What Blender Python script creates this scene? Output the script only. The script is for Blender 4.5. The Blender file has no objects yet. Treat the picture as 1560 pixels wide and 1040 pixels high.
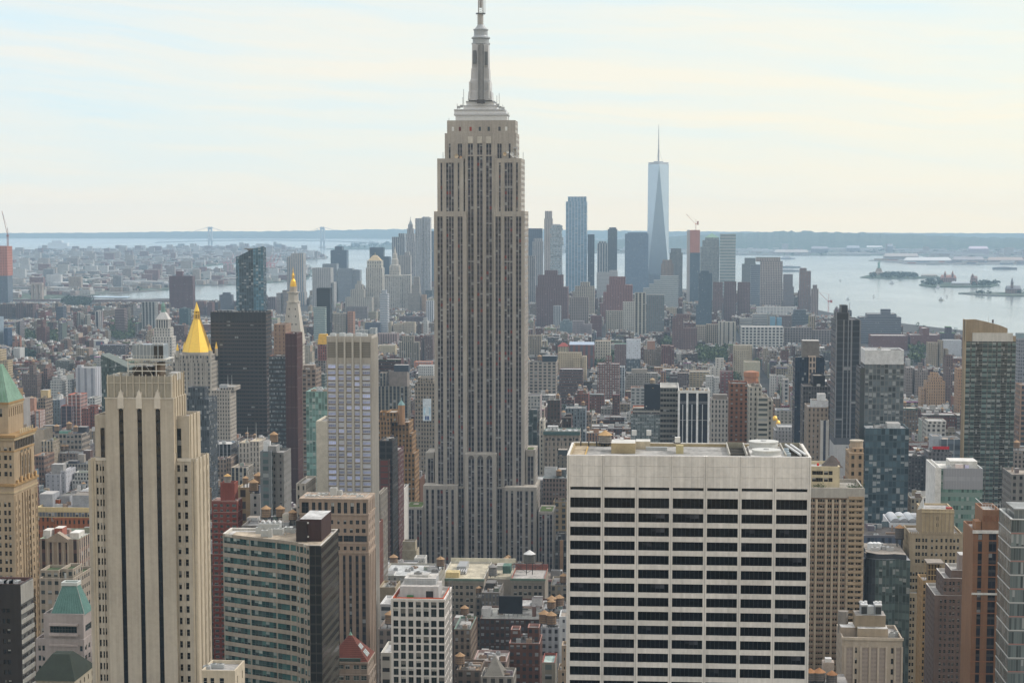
import bpy,math,random
import numpy as np
from mathutils import Vector,Matrix
# ------------------------------------------------------------------ camera
F = 2900.0
CAMZ = 256.0
TANP = 0.0933
PITCH = math.atan(TANP)
THETA = math.atan(226*math.cos(PITCH)/F)
PY0 = 332+F*TANP
ct,st_,cp,sp = math.cos(THETA),math.sin(THETA),math.cos(PITCH),math.sin(PITCH)
DV = (-st_*cp,ct*cp,-sp)
RV = (ct,st_,0.0)
UV_ = (-st_*sp,ct*sp,cp)
C = bpy.context.scene
COL = C.collection
cam = bpy.data.objects.new("camera",bpy.data.cameras.new("camera"))
COL.objects.link(cam)
cam.matrix_world = Matrix(((RV[0],UV_[0],-DV[0],0),(RV[1],UV_[1],-DV[1],0),(RV[2],UV_[2],-DV[2],CAMZ),(0,0,0,1)))
cam.data.sensor_width = 36
cam.data.lens = F/1560*36
cam.data.shift_y = (PY0-520)/1560
cam.data.clip_start = 5
cam.data.clip_end = 90000
C.camera = cam
# ------------------------------------------------------------------ light
HAZE_D = 4.6e-5
SUN_EL,SUN_AZ = math.radians(40),math.radians(24)
C.view_settings.view_transform = 'Standard'
C.view_settings.look = 'None'
C.view_settings.gamma = 1
C.view_settings.exposure = 0.13
sd = Vector((math.cos(SUN_EL)*math.cos(SUN_AZ),math.cos(SUN_EL)*math.sin(SUN_AZ),math.sin(SUN_EL)))
sl = bpy.data.lights.new("sun",'SUN')
sl.energy = 2.3
sl.angle = math.radians(4)
sl.color = (1.0,0.94,0.86)
so = bpy.data.objects.new("sun",sl)
so.rotation_euler = sd.to_track_quat('Z','Y').to_euler()
COL.objects.link(so)
W = bpy.data.worlds.new("World")
C.world = W
W.use_nodes = True
class NT:
 """small helper to wire shader nodes"""
 def __init__(s,tree):
  s.t = tree
  s.t.nodes.clear()
 def n(s,typ,**kw):
  nd = s.t.nodes.new(typ)
  for k,v in kw.items():
   setattr(nd,k,v)
  return nd
 def link(s,a,b):
  s.t.links.new(a,b)
 def put(s,sock,v):
  if hasattr(v,'is_linked'):
   s.t.links.new(v,sock)
  elif v is not None:
   if isinstance(v,(tuple,list)) and len(v)==3 and sock.type=='RGBA':
    v = (*v,1)
   sock.default_value = v
 def m(s,op,a,b=None,c=None):
  nd = s.n('ShaderNodeMath',operation=op)
  for i,v in enumerate((a,b,c)):
   if v is not None:
    s.put(nd.inputs[i],v)
  return nd.outputs[0]
 def mix(s,f,a,b,blend='MIX'):
  nd = s.n('ShaderNodeMix',data_type='RGBA',blend_type=blend)
  s.put(nd.inputs[0],f)
  s.put(nd.inputs[6],a)
  s.put(nd.inputs[7],b)
  return nd.outputs[2]
 def noise(s,vec,scale,detail=3,rough=.5,dims='3D'):
  nd = s.n('ShaderNodeTexNoise',noise_dimensions=dims)
  s.put(nd.inputs['Vector'],vec)
  nd.inputs['Scale'].default_value = scale
  nd.inputs['Detail'].default_value = detail
  nd.inputs['Roughness'].default_value = rough
  return nd.outputs[0]
 def mapr(s,v,a,b,c,d):
  nd = s.n('ShaderNodeMapRange')
  s.put(nd.inputs[0],v)
  for i,x in enumerate((a,b,c,d)):
   nd.inputs[i+1].default_value = x
  return nd.outputs[0]
 def sep(s,v):
  nd = s.n('ShaderNodeSeparateXYZ')
  s.put(nd.inputs[0],v)
  return nd.outputs
 def comb(s,x,y,z):
  nd = s.n('ShaderNodeCombineXYZ')
  for i,v in enumerate((x,y,z)):
   s.put(nd.inputs[i],v)
  return nd.outputs[0]
nt = NT(W.node_tree)
tc = nt.n('ShaderNodeTexCoord')
x,y,z = nt.sep(tc.outputs['Generated'])
zc = nt.m('MAXIMUM',z,0.012)
sky = nt.n('ShaderNodeTexSky',sky_type='NISHITA',sun_disc=False,sun_elevation=SUN_EL,sun_rotation=math.pi/2-SUN_AZ,altitude=200,air_density=1.0,dust_density=1.5,ozone_density=1.0)
nt.link(nt.comb(x,y,zc),sky.inputs[0])
az = nt.m('DIVIDE',x,nt.m('MAXIMUM',nt.m('ABSOLUTE',y),0.15))
warp = nt.m('MULTIPLY',nt.m('SUBTRACT',nt.noise(nt.comb(nt.m('MULTIPLY',az,3.0),nt.m('MULTIPLY',z,9.0),5.1),2.0,3,.5),.5),.5)
zw = nt.m('ADD',z,nt.m('MULTIPLY',warp,.05))
zw = nt.m('ADD',zw,nt.m('MULTIPLY',az,.05))
n1 = nt.noise(nt.comb(nt.m('MULTIPLY',az,1.0),nt.m('MULTIPLY',zw,7.0),0.3),3.2,6,.6)
n2 = nt.noise(nt.comb(nt.m('ADD',nt.m('MULTIPLY',az,1.6),nt.m('MULTIPLY',z,6.0)),nt.m('MULTIPLY',zw,26.0),2.7),4.0,6,.62)
cl = nt.mapr(nt.m('ADD',nt.m('MULTIPLY',n1,.55),nt.m('MULTIPLY',n2,.45)),.37,.63,0,1)
side = nt.mapr(az,-.35,.3,0,1)
veil_c = nt.mix(side,(9.4,9.25,8.5),(10.0,9.5,7.8))
veil_b = nt.mix(side,(7.3,9.1,9.8),(8.2,9.3,9.1))
veil = nt.mix(cl,veil_b,veil_c)
up = nt.mapr(z,0.10,0.9,0,1)
veil = nt.mix(up,veil,(13.6,13.2,12.9))
skyc = nt.mix(.82,sky.outputs[0],veil)
low = nt.mapr(z,.0,.06,.8,0)
skyc = nt.mix(low,skyc,nt.mix(side,(8.4,8.5,7.7),(9.0,8.85,7.5)))
OD = nt.m('DIVIDE',-HAZE_D*196,nt.m('MAXIMUM',z,.0071))
T_ = nt.m('EXPONENT',OD)
q = nt.sep(skyc)
o3 = []
for k,h in enumerate((4.9,6.9,8.0)):
 v = nt.m('ADD',nt.m('DIVIDE',nt.m('SUBTRACT',q[k],h),T_),h)
 o3.append(nt.m('MAXIMUM',v,0.0))
skyc = nt.comb(*o3)
bg = nt.n('ShaderNodeBackground')
nt.link(skyc,bg.inputs[0])
bg.inputs[1].default_value = 0.1
wo = nt.n('ShaderNodeOutputWorld')
nt.link(bg.outputs[0],wo.inputs[0])
C.cycles.volume_bounces = 2
C.cycles.max_bounces = 6
C.cycles.diffuse_bounces = 3
C.cycles.glossy_bounces = 3
C.cycles.use_denoising = True
rnd = random.Random(11)
# ------------------------------------------------------------------ picture <-> world (measuring helpers)
def U(px,py,Y):
 """world X, Z of the point seen at photo pixel (px, py) that stands Y metres down the avenue"""
 a,b = (px-780)/F,(PY0-py)/F
 d = [DV[i]+RV[i]*a+UV_[i]*b for i in range(3)]
 t = Y/d[1]
 return d[0]*t,CAMZ+d[2]*t
def G(px,py,z=0.0):
 """world X, Y of the ground point seen at (px, py)"""
 a,b = (px-780)/F,(PY0-py)/F
 d = [DV[i]+RV[i]*a+UV_[i]*b for i in range(3)]
 t = (z-CAMZ)/d[2]
 return d[0]*t,d[1]*t
def proj(X,Y,Z):
 """photo pixel of a world point (arrays allowed)"""
 Zr = Z-CAMZ
 dd = X*DV[0]+Y*DV[1]+Zr*DV[2]
 return 780+F*(X*RV[0]+Y*RV[1])/dd,PY0-F*(X*UV_[0]+Y*UV_[1]+Zr*UV_[2])/dd
 # ------------------------------------------------------------------ materials
def new_mat(name):
 m = bpy.data.materials.new(name)
 m.use_nodes = True
 t = NT(m.node_tree)
 b = t.n('ShaderNodeBsdfPrincipled')
 o = t.n('ShaderNodeOutputMaterial')
 t.link(b.outputs[0],o.inputs[0])
 return m,t,b
def attr(t,name):
 return t.n('ShaderNodeAttribute',attribute_type='GEOMETRY',attribute_name=name)
def mk_facade():
 m,t,b = new_mat("facade")
 u,v,_ = t.sep(t.n('ShaderNodeUVMap',uv_map="UVMap").outputs[0])
 aw,ag,asp,an = attr(t,'wall'),attr(t,'glass'),attr(t,'span'),attr(t,'win')
 w,h,mul = t.sep(an.outputs['Vector'])
 fu,fv = t.m('FRACT',u),t.m('FRACT',v)
 mu = t.m('MULTIPLY',u,t.m('MAXIMUM',mul,1.0))
 incol = t.m('LESS_THAN',t.m('ABSOLUTE',t.m('SUBTRACT',fu,.5)),t.m('MULTIPLY',w,.5))
 inrow = t.m('LESS_THAN',t.m('ABSOLUTE',t.m('SUBTRACT',fv,.5)),t.m('MULTIPLY',h,.5))
 wn = t.n('ShaderNodeTexWhiteNoise',noise_dimensions='2D')
 t.link(t.comb(t.m('FLOOR',mu),t.m('FLOOR',v),0),wn.inputs['Vector'])
 r1,r2,r3 = t.sep(wn.outputs['Color'])
 mull = t.m('GREATER_THAN',t.m('ABSOLUTE',t.m('SUBTRACT',t.m('FRACT',mu),.5)),.44)
 mull = t.m('MULTIPLY',mull,t.m('GREATER_THAN',mul,.5))
 top = t.m('ADD',.5,t.m('MULTIPLY',h,.5))
 drop = t.m('MULTIPLY',h,t.m('ADD',.25,t.m('MULTIPLY',r2,.8)))
 isbl = t.m('MULTIPLY',t.m('LESS_THAN',r1,ag.outputs['Alpha']),t.m('GREATER_THAN',fv,t.m('SUBTRACT',top,drop)))
 amp = t.m('MINIMUM',1.0,t.m('ADD',.12,t.m('MULTIPLY',ag.outputs['Alpha'],8)))
 gl = t.mix(1.0,ag.outputs['Color'],t.comb(*[t.m('ADD',1.0,t.m('MULTIPLY',amp,t.mapr(r3,0,1,-.55,.6)))]*3),'MULTIPLY')
 bl = t.mix(.5,ag.outputs['Color'],(.46,.47,.46))
 gl = t.mix(isbl,gl,bl)
 red = t.m('GREATER_THAN',r3,t.m('SUBTRACT',1.0,asp.outputs['Alpha']))
 gl = t.mix(red,gl,(.16,.035,.035))
 gl = t.mix(mull,gl,asp.outputs['Color'])
 tcn = t.n('ShaderNodeTexCoord')
 ob = tcn.outputs['Object']
 oi = t.n('ShaderNodeObjectInfo')
 off = t.n('ShaderNodeVectorMath',operation='ADD')
 t.link(ob,off.inputs[0])
 t.link(t.comb(t.m('MULTIPLY',oi.outputs['Random'],300),0,0),off.inputs[1])
 na = t.noise(off.outputs[0],.045,4,.6)
 nm = t.n('ShaderNodeMapping')
 t.link(off.outputs[0],nm.inputs[0])
 nm.inputs['Scale'].default_value = (.9,.9,.03)
 nb = t.noise(nm.outputs[0],1.0,3,.6)
 nc = t.noise(off.outputs[0],.7,4,.7)
 tone = t.m('ADD',t.m('ADD',t.mapr(na,.3,.7,-.13,.11),t.mapr(nb,.3,.7,-.14,.09)),t.mapr(nc,.3,.7,.92,1.08))
 wl = t.mix(1.0,aw.outputs['Color'],t.comb(tone,tone,tone),'MULTIPLY')
 belt = t.m('LESS_THAN',t.m('FRACT',t.m('DIVIDE',v,5.0)),.035)
 belt = t.m('MULTIPLY',belt,t.m('GREATER_THAN',w,.05))
 wl = t.mix(t.m('MULTIPLY',belt,.35),wl,t.mix(.5,wl,(.42,.39,.35)))
 col = t.mix(incol,wl,t.mix(inrow,asp.outputs['Color'],gl))
 iw = t.m('MULTIPLY',incol,inrow)
 t.link(col,b.inputs['Base Color'])
 t.put(b.inputs['Roughness'],t.m('SUBTRACT',.88,t.m('MULTIPLY',iw,.76)))
 t.put(b.inputs['Specular IOR Level'],t.m('ADD',.2,t.m('MULTIPLY',iw,.02)))
 return m
def mk_plain(name,rough=.85,noise=.18,scale=.35,spec=.3,metal=0):
 m,t,b = new_mat(name)
 aw = attr(t,'wall')
 tcn = t.n('ShaderNodeTexCoord')
 ob = tcn.outputs['Object']
 na,nb = t.noise(ob,scale,4,.65),t.noise(ob,scale*6,3,.6)
 tone = t.m('ADD',t.mapr(na,.3,.7,1-noise,1+noise),t.mapr(nb,.3,.7,-noise*.6,noise*.6))
 t.link(t.mix(1.0,aw.outputs['Color'],t.comb(tone,tone,tone),'MULTIPLY'),b.inputs['Base Color'])
 b.inputs['Roughness'].default_value = rough
 b.inputs['Specular IOR Level'].default_value = spec
 b.inputs['Metallic'].default_value = metal
 return m
FAC = mk_facade()
PL = mk_plain("masonry")
RM = mk_plain("roofing",.9,.42,.13)
MT = mk_plain("painted_metal",.45,.08,.8,.5)
GOLD = mk_plain("gilding",.38,.07,.5,.5,.85)
GM = mk_plain("window_glass",.1,.25,.35,.06)
MIRROR = mk_plain("mirror_glass",.25,.05,.02,.5,.6)
LEAF = mk_plain("leaves",.8,.35,.05,.2)
# ------------------------------------------------------------------ styles
def ST(wall,glass=(.028,.032,.038),blind=.12,span=None,red=0.0,w=.5,h=.52,bay=3.2,fh=3.6,mul=0):
 if span is None:
  span = tuple(c*.8 for c in wall)
 return dict(wall=wall,glass=glass,blind=blind,span=span,red=red,w=w,h=h,bay=bay,fh=fh,mul=mul)
def P(*c):
 return dict(wall=c,glass=(0,0,0),blind=0,span=c,red=0,w=0,h=0,bay=50,fh=50,mul=0)
class MB:
 """collects faces; build() links them as ONE mesh object"""
 def __init__(s):
  s.v,s.f,s.uv,s.mi,s.st,s.mats = [],[],[],[],[],[]
 def poly(s,pts,st,mat=None,uv=None):
  mat = mat or PL
  if mat not in s.mats:
   s.mats.append(mat)
  i = len(s.v)
  s.v.extend(pts)
  s.f.append(tuple(range(i,i+len(pts))))
  s.uv.append(uv or[(0,0)]*len(pts))
  s.mi.append(s.mats.index(mat))
  s.st.append(st)
 def wallq(s,a,b,z0,z1,st,mat=None,bays=None,floors=None):
  """vertical facade quad from plan point a to b (outside on the right-hand side when going a->b)"""
  L = math.hypot(b[0]-a[0],b[1]-a[1])
  n = bays or max(1,round(L/st['bay']))
  m = floors or max(1,round((z1-z0)/st['fh']))
  o,q = rnd.randrange(200),rnd.randrange(200)
  s.poly([(a[0],a[1],z0),(b[0],b[1],z0),(b[0],b[1],z1),(a[0],a[1],z1)],st,mat or FAC,[(o,q),(o+n,q),(o+n,q+m),(o,q+m)])
 def box(s,x0,x1,y0,y1,z0,z1,st,mat=None,top=True,topst=None,topmat=None,bottom=False,walls='nesw'):
  m = mat or(FAC if st['w'] else PL)
  if 'n' in walls:s.wallq((x0,y0),(x1,y0),z0,z1,st,m)
  if 'w' in walls:s.wallq((x1,y0),(x1,y1),z0,z1,st,m)
  if 's' in walls:s.wallq((x1,y1),(x0,y1),z0,z1,st,m)
  if 'e' in walls:s.wallq((x0,y1),(x0,y0),z0,z1,st,m)
  if top:
   s.poly([(x0,y0,z1),(x1,y0,z1),(x1,y1,z1),(x0,y1,z1)],topst or st,topmat or(RM if m is FAC else m))
  if bottom:
   s.poly([(x0,y1,z0),(x1,y1,z0),(x1,y0,z0),(x0,y0,z0)],st,PL if m is FAC else m)
 def prism(s,pts,z0,z1,st,mat=None,top=True,topst=None,topmat=None):
  """pts counter-clockwise seen from above"""
  m = mat or(FAC if st['w'] else PL)
  for i in range(len(pts)):
   s.wallq(pts[i],pts[(i+1)%len(pts)],z0,z1,st,m)
  if top:
   s.poly([(p[0],p[1],z1) for p in pts],topst or st,topmat or(RM if m is FAC else m))
 def frus(s,x,y,r0,r1,z0,z1,n,st,mat=None,cap=True,rot=0.0,sy=1.0):
  a = [(x+math.cos(rot+2*math.pi*i/n)*r0,y+math.sin(rot+2*math.pi*i/n)*r0*sy,z0) for i in range(n)]
  b = [(x+math.cos(rot+2*math.pi*i/n)*r1,y+math.sin(rot+2*math.pi*i/n)*r1*sy,z1) for i in range(n)]
  for i in range(n):
   j = (i+1)%n
   if r1<1e-4:
    s.poly([a[i],a[j],b[i]],st,mat)
   else:
    s.poly([a[i],a[j],b[j],b[i]],st,mat)
  if cap and r1>1e-4:
   s.poly(b,st,mat)
 def lathe(s,x,y,prof,n,st,mat=None,rot=0.0):
  for(r0,z0),(r1,z1) in zip(prof,prof[1:]):
   s.frus(x,y,max(r0,1e-3),r1,z0,z1,n,st,mat,False,rot)
 def pyr(s,x0,x1,y0,y1,z0,z1,st,mat=None,tx=0.0,ty=0.0):
  """hipped / pyramid roof: top rectangle is tx, ty of the base"""
  cx,cy = (x0+x1)/2,(y0+y1)/2
  hx,hy = (x1-x0)/2*max(tx,.004),(y1-y0)/2*max(ty,.004)
  a = [(x0,y0,z0),(x1,y0,z0),(x1,y1,z0),(x0,y1,z0)]
  b = [(cx-hx,cy-hy,z1),(cx+hx,cy-hy,z1),(cx+hx,cy+hy,z1),(cx-hx,cy+hy,z1)]
  for i in range(4):
   j = (i+1)%4
   s.poly([a[i],a[j],b[j],b[i]],st,mat)
  s.poly(b,st,mat)
 def beam(s,p,q,r,st,mat=None,n=4):
  p,q = Vector(p),Vector(q)
  d = (q-p).normalized()
  e = d.cross(Vector((0,0,1)) if abs(d.z)<.9 else Vector((1,0,0))).normalized()
  g = d.cross(e)
  R = [e*math.cos(2*math.pi*(i+.5)/n)*r+g*math.sin(2*math.pi*(i+.5)/n)*r for i in range(n)]
  for i in range(n):
   j = (i+1)%n
   s.poly([tuple(p+R[i]),tuple(q+R[i]),tuple(q+R[j]),tuple(p+R[j])],st,mat)
  s.poly([tuple(p+k) for k in R],st,mat)
  s.poly([tuple(q+k) for k in reversed(R)],st,mat)
 def mesh(s,name):
  me = bpy.data.meshes.new(name)
  me.from_pydata(s.v,[],s.f)
  uvl = me.uv_layers.new(name="UVMap")
  uvl.data.foreach_set("uv",np.array([c for q in s.uv for p in q for c in p],dtype=np.float32))
  for m in s.mats:
   me.materials.append(m)
  me.polygons.foreach_set("material_index",np.array(s.mi,dtype=np.int32))
  for nm,typ,g in(('wall','FLOAT_COLOR',lambda q:(*q['wall'],1)),('glass','FLOAT_COLOR',lambda q:(*q['glass'],q['blind'])),('span','FLOAT_COLOR',lambda q:(*q['span'],q['red'])),('win','FLOAT_VECTOR',lambda q:(q['w'],q['h'],q['mul']))):
   a = me.attributes.new(nm,typ,'FACE')
   cache,out = {},[]
   for q in s.st:
    k = id(q)
    if k not in cache:
     cache[k] = g(q)
    out.append(cache[k])
   a.data.foreach_set("color" if typ=='FLOAT_COLOR' else "vector",np.array(out,dtype=np.float32).ravel())
  me.update()
  return me
 def build(s,name,parent=None,label=None,loc=None):
  o = bpy.data.objects.new(name,s.mesh(name))
  COL.objects.link(o)
  if parent is not None:
   o.parent = parent
  if loc:
   o.location = loc
  if label:
   o['label'] = label
  return o
def tag(o,label,cat,group=None,kind=None):
 o['label'],o['category'] = label,cat
 if group:o['group'] = group
 if kind:o['kind'] = kind
 return o
def root(name,label,cat,loc=(0,0,0),rz=0.0,group=None):
 o = bpy.data.objects.new(name,None)
 o.empty_display_size = 5
 COL.objects.link(o)
 o.location = loc
 o.rotation_euler = (0,0,rz)
 return tag(o,label,cat,group)
def shade_smooth(o):
 o.data.polygons.foreach_set("use_smooth",np.ones(len(o.data.polygons),dtype=bool))
 # ================================================================== setting
def mk_water():
 m,t,b = new_mat("water")
 ob = t.n('ShaderNodeTexCoord').outputs['Object']
 mp = t.n('ShaderNodeMapping')
 t.link(ob,mp.inputs[0])
 mp.inputs['Scale'].default_value = (.0016,.0005,1)
 n = t.noise(mp.outputs[0],1.0,5,.6)
 t.link(t.mix(t.mapr(n,.35,.65,0,1),(.13,.155,.16),(.19,.205,.20)),b.inputs['Base Color'])
 t.put(b.inputs['Roughness'],t.mapr(n,.35,.65,.20,.11))
 b.inputs['IOR'].default_value = 1.33
 bp = t.n('ShaderNodeBump')
 bp.inputs['Strength'].default_value = .06
 bp.inputs['Distance'].default_value = 2.0
 t.link(t.noise(ob,.02,4,.6),bp.inputs['Height'])
 t.link(bp.outputs[0],b.inputs['Normal'])
 return m
def mk_ground(name,cols,scale,thr):
 m,t,b = new_mat(name)
 ob = t.n('ShaderNodeTexCoord').outputs['Object']
 n1,n2,n3 = t.noise(ob,scale,5,.6),t.noise(ob,scale*5,4,.6),t.noise(ob,scale*23,3,.6)
 c = t.mix(t.mapr(n1,thr-.06,thr+.06,0,1),cols[0],cols[1])
 c = t.mix(t.mapr(n2,.5,.62,0,1),c,cols[2])
 c = t.mix(t.mapr(n3,.56,.64,0,.8),c,cols[3])
 t.link(c,b.inputs['Base Color'])
 b.inputs['Roughness'].default_value = .9
 b.inputs['Specular IOR Level'].default_value = .2
 return m
WATER = mk_water()
ASPH = mk_ground("asphalt",((.045,.045,.047),(.06,.06,.06),(.05,.05,.05),(.09,.09,.09)),.01,.5)
URBAN = mk_ground("far_urban_ground",((.05,.075,.05),(.14,.13,.125),(.045,.07,.04),(.25,.24,.23)),.0016,.5)
WOODS = mk_ground("far_woods",((.032,.055,.032),(.045,.07,.04),(.03,.05,.03),(.14,.14,.13)),.0012,.5)
def sheet(name,pts,z,mat,label,cat='ground',skirt=0.0):
 mb = MB()
 st = P(.1,.1,.1)
 mb.poly([(p[0],p[1],z) for p in pts],st,mat)
 if skirt:
  ar = sum(pts[i][0]*pts[(i+1)%len(pts)][1]-pts[(i+1)%len(pts)][0]*pts[i][1] for i in range(len(pts)))
  q = pts if ar>0 else pts[::-1]
  mb.v,mb.f,mb.uv,mb.mi,mb.st = [],[],[],[],[]
  mb.poly([(p[0],p[1],z) for p in q],st,mat)
  for i in range(len(q)):
   a,b = q[i],q[(i+1)%len(q)]
   mb.poly([(a[0],a[1],z-skirt),(b[0],b[1],z-skirt),(b[0],b[1],z),(a[0],a[1],z)],st,mat)
 o = mb.build(name)
 return tag(o,label,cat,kind='structure')
sheet('water',[(-16000,-600),(16000,-600),(16000,26400),(-16000,26400)],0,WATER,'pale grey harbour and bay water reaching the horizon','water')
MANH = [(-2600,-500),(1900,-500),(1750,1500),(1350,2600),(1000,3500),(800,4100),(640,4500),(500,4900),(440,5300),(390,5800),(340,6200),(210,6750),(-40,7000),(-300,6850),(-560,6400),(-860,5850),(-1180,5700),(-1560,5900),(-1800,5600),(-2150,5250),(-2600,5000)]
sheet('ground',MANH,2.5,ASPH,'dark street level ground of the island between the buildings','ground',4)
def pxpoly(pts,z=2.5):
 return[G(a,b,z) for a,b in pts]
BK = pxpoly([(-120,383.5),(60,382),(200,380),(330,377),(420,376),(470,381),(500,391),(498,394),(440,397),(360,401),(300,406),(262,407),(262,412),(330,412),(400,404),(470,403),(478,410),(470,424),(440,428),(380,432),(340,434),(297,434),(255,441),(140,449),(60,455),(-120,460)])
sheet('ground',BK,2.5,URBAN,'flat low built-up shore across the river on the left','land',4)
HOOK = pxpoly([(494,379.5),(540,373.5),(597,371),(660,371),(760,374),(860,373),(860,378),(640,378.5),(560,380)])
sheet('ground',HOOK,2.5,WOODS,'thin dark wooded point right of the suspension bridge','land',4)
SI = pxpoly([(800,384),(1000,386),(1120,388),(1180,389),(1300,389),(1400,388.5),(1420,392),(1560,393),(1760,394),(1760,362),(800,362)])
sheet('ground',SI,2.5,URBAN,'distant hazy shore with pale sheds below the right-hand hills','land',4)
PIERS = pxpoly([(1323,396.5),(1345,393.5),(1480,394.5),(1760,394.5),(1760,402.5),(1480,402.5),(1385,402),(1365,399)])
sheet('ground',PIERS,2.5,mk_ground("pier_ground",((.13,.13,.125),(.2,.19,.18),(.1,.1,.1),(.3,.28,.26)),.004,.5),'long flat container pier behind the statue island','land',4)
LIB = pxpoly([(1310,422),(1322,419),(1340,417.5),(1370,417),(1392,418),(1400,421),(1430,420),(1432,422.5),(1400,423.5),(1360,423.8),(1325,423.5)])
sheet('ground',LIB,2.5,WOODS,'small green island carrying the tall statue','island',4)
ELL = pxpoly([(1400,433.5),(1412,428),(1430,427),(1470,429.5),(1515,430.5),(1523,433),(1510,436.5),(1460,437),(1415,436.3)])
sheet('ground',ELL,2.5,WOODS,'green island with brick halls right of the statue island','island',4)
TERM = pxpoly([(1460,446),(1480,444.7),(1530,445),(1760,443),(1760,450),(1560,450.5),(1520,450),(1490,448.5)])
sheet('ground',TERM,2.5,URBAN,'low quay on the far right shore with a towered terminal','land',4)
def ridge(name,Y,prof,depth,mat,label,jag=.2):
 """prof: (px, py of crest) points; a solid ridge with real depth"""
 xs,zs = [],[]
 for(a,ya),(b,yb) in zip(prof,prof[1:]):
  n = max(2,int((b-a)/6))
  for i in range(n):
   t = i/n
   X,Z = U(a+(b-a)*t,ya+(yb-ya)*t,Y)
   xs.append(X)
   zs.append(max(3,Z*(1+rnd.uniform(-jag,jag)*.25)))
 mb = MB()
 s = P(.1,.1,.1)
 rows = 9
 grid = []
 for k in range(rows):
  f = k/(rows-1)
  hgt = math.sin(math.pi*min(1,f*1.0))**.7 if 0<f<1 else 0
  grid.append([(X*(1+(f-.5)*depth/Y),Y+(f-.5)*depth,1.5+Zz*hgt*rnd.uniform(.93,1.0)) for X,Zz in zip(xs,zs)])
 for k in range(rows-1):
  for i in range(len(xs)-1):
   mb.poly([grid[k][i],grid[k][i+1],grid[k+1][i+1],grid[k+1][i]],s,mat)
 o = mb.build(name)
 shade_smooth(o)
 return tag(o,label,'hills',kind='structure')
ridge('hills',25000,[(-260,356.5),(0,355),(130,354.5),(260,352.8),(330,352),(400,352.5),(520,350.2),(600,348.6),(660,348.5),(740,349),(820,349),(900,350.5),(1000,352),(1150,353),(1300,354.5),(1450,355),(1800,356)],3000,WOODS,'long pale blue ridge along the whole horizon')
ridge('hills',17500,[(900,366),(1000,362),(1060,358.5),(1130,354.5),(1200,351.5),(1260,353),(1330,355),(1400,357.5),(1480,361),(1600,364),(1800,367)],4200,WOODS,'hazy blue-green wooded hills behind the bay on the right',.3)
# ================================================================== building library
VIS,FOOT = [],[]
ROOF_C = [(.24,.235,.23),(.32,.31,.30),(.15,.145,.14),(.38,.37,.36),(.2,.18,.16),(.27,.235,.2)]
STEEL = P(.33,.34,.35)
DARK = P(.03,.03,.033)
WOOD_T = P(.22,.15,.10)
CONE_T = P(.33,.21,.115)
GALV = P(.36,.37,.37)
SNOW = P(.58,.58,.57)
def atk(parent,x,y,z,r=2.0,h=3.4,leg=2.4,wood=WOOD_T,cone=CONE_T,pieces=True):
 """timber rooftop water tank on a steel stand"""
 mb = MB()
 mb.frus(x,y,r,r*.95,z+leg,z+leg+h,10,wood,PL,False)
 mb.frus(x,y,r*1.02,r,z+leg-.35,z+leg,10,DARK,PL,False)
 for k in(.25,.5,.75):
  mb.frus(x,y,r*(1.02-.05*k),r*(1.02-.05*k),z+leg+h*k-.06,z+leg+h*k+.06,10,DARK,MT,False)
 for a in range(4):
  ca,sa = math.cos(a*math.pi/2+.78)*r*.75,math.sin(a*math.pi/2+.78)*r*.75
  mb.beam((x+ca,y+sa,z),(x+ca,y+sa,z+leg-.2),.16,DARK,MT)
 o = mb.build('water_tank',parent)
 c = MB()
 c.frus(x,y,r*1.15,0,z+leg+h,z+leg+h+r*.75,10,cone,PL)
 c.build('tank_roof',o)
 return o
def aac(parent,x,y,z,w=3.5,d=2.2,h=1.8,st=GALV,name='air_handler'):
 mb = MB()
 mb.box(x-w/2,x+w/2,y-d/2,y+d/2,z,z+h,st,MT)
 for k in range(max(1,int(w/1.7))):
  fx = x-w/2+(k+.5)*w/max(1,int(w/1.7))
  mb.frus(fx,y,.62,.62,z+h,z+h+.25,8,st,MT,False)
  mb.frus(fx,y,.5,.5,z+h+.02,z+h+.12,8,DARK,MT)
 return mb.build(name,parent)
def abp(parent,name,x0,x1,y0,y1,z0,z1,st,mat=None,topst=None,label=None):
 mb = MB()
 mb.box(x0,x1,y0,y1,z0,z1,st,mat,topst=topst)
 return mb.build(name,parent,label)
def rdk(mb,x0,x1,y0,y1,z,deck,cope,ph=1.0,t=.4):
 """parapet ring with its own thickness and a sunken deck; wall box below ends at z"""
 zi = z-ph
 mb.poly([(x0+t,y0+t,zi),(x1-t,y0+t,zi),(x1-t,y1-t,zi),(x0+t,y1-t,zi)],deck,RM)
 o = [(x0,y0),(x1,y0),(x1,y1),(x0,y1)]
 i = [(x0+t,y0+t),(x1-t,y0+t),(x1-t,y1-t),(x0+t,y1-t)]
 for k in range(4):
  n = (k+1)%4
  mb.poly([(*o[k],z),(*o[n],z),(*i[n],z),(*i[k],z)],cope,PL)
  mb.poly([(*i[k],z),(*i[n],z),(*i[n],zi),(*i[k],zi)],cope,PL)
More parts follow.
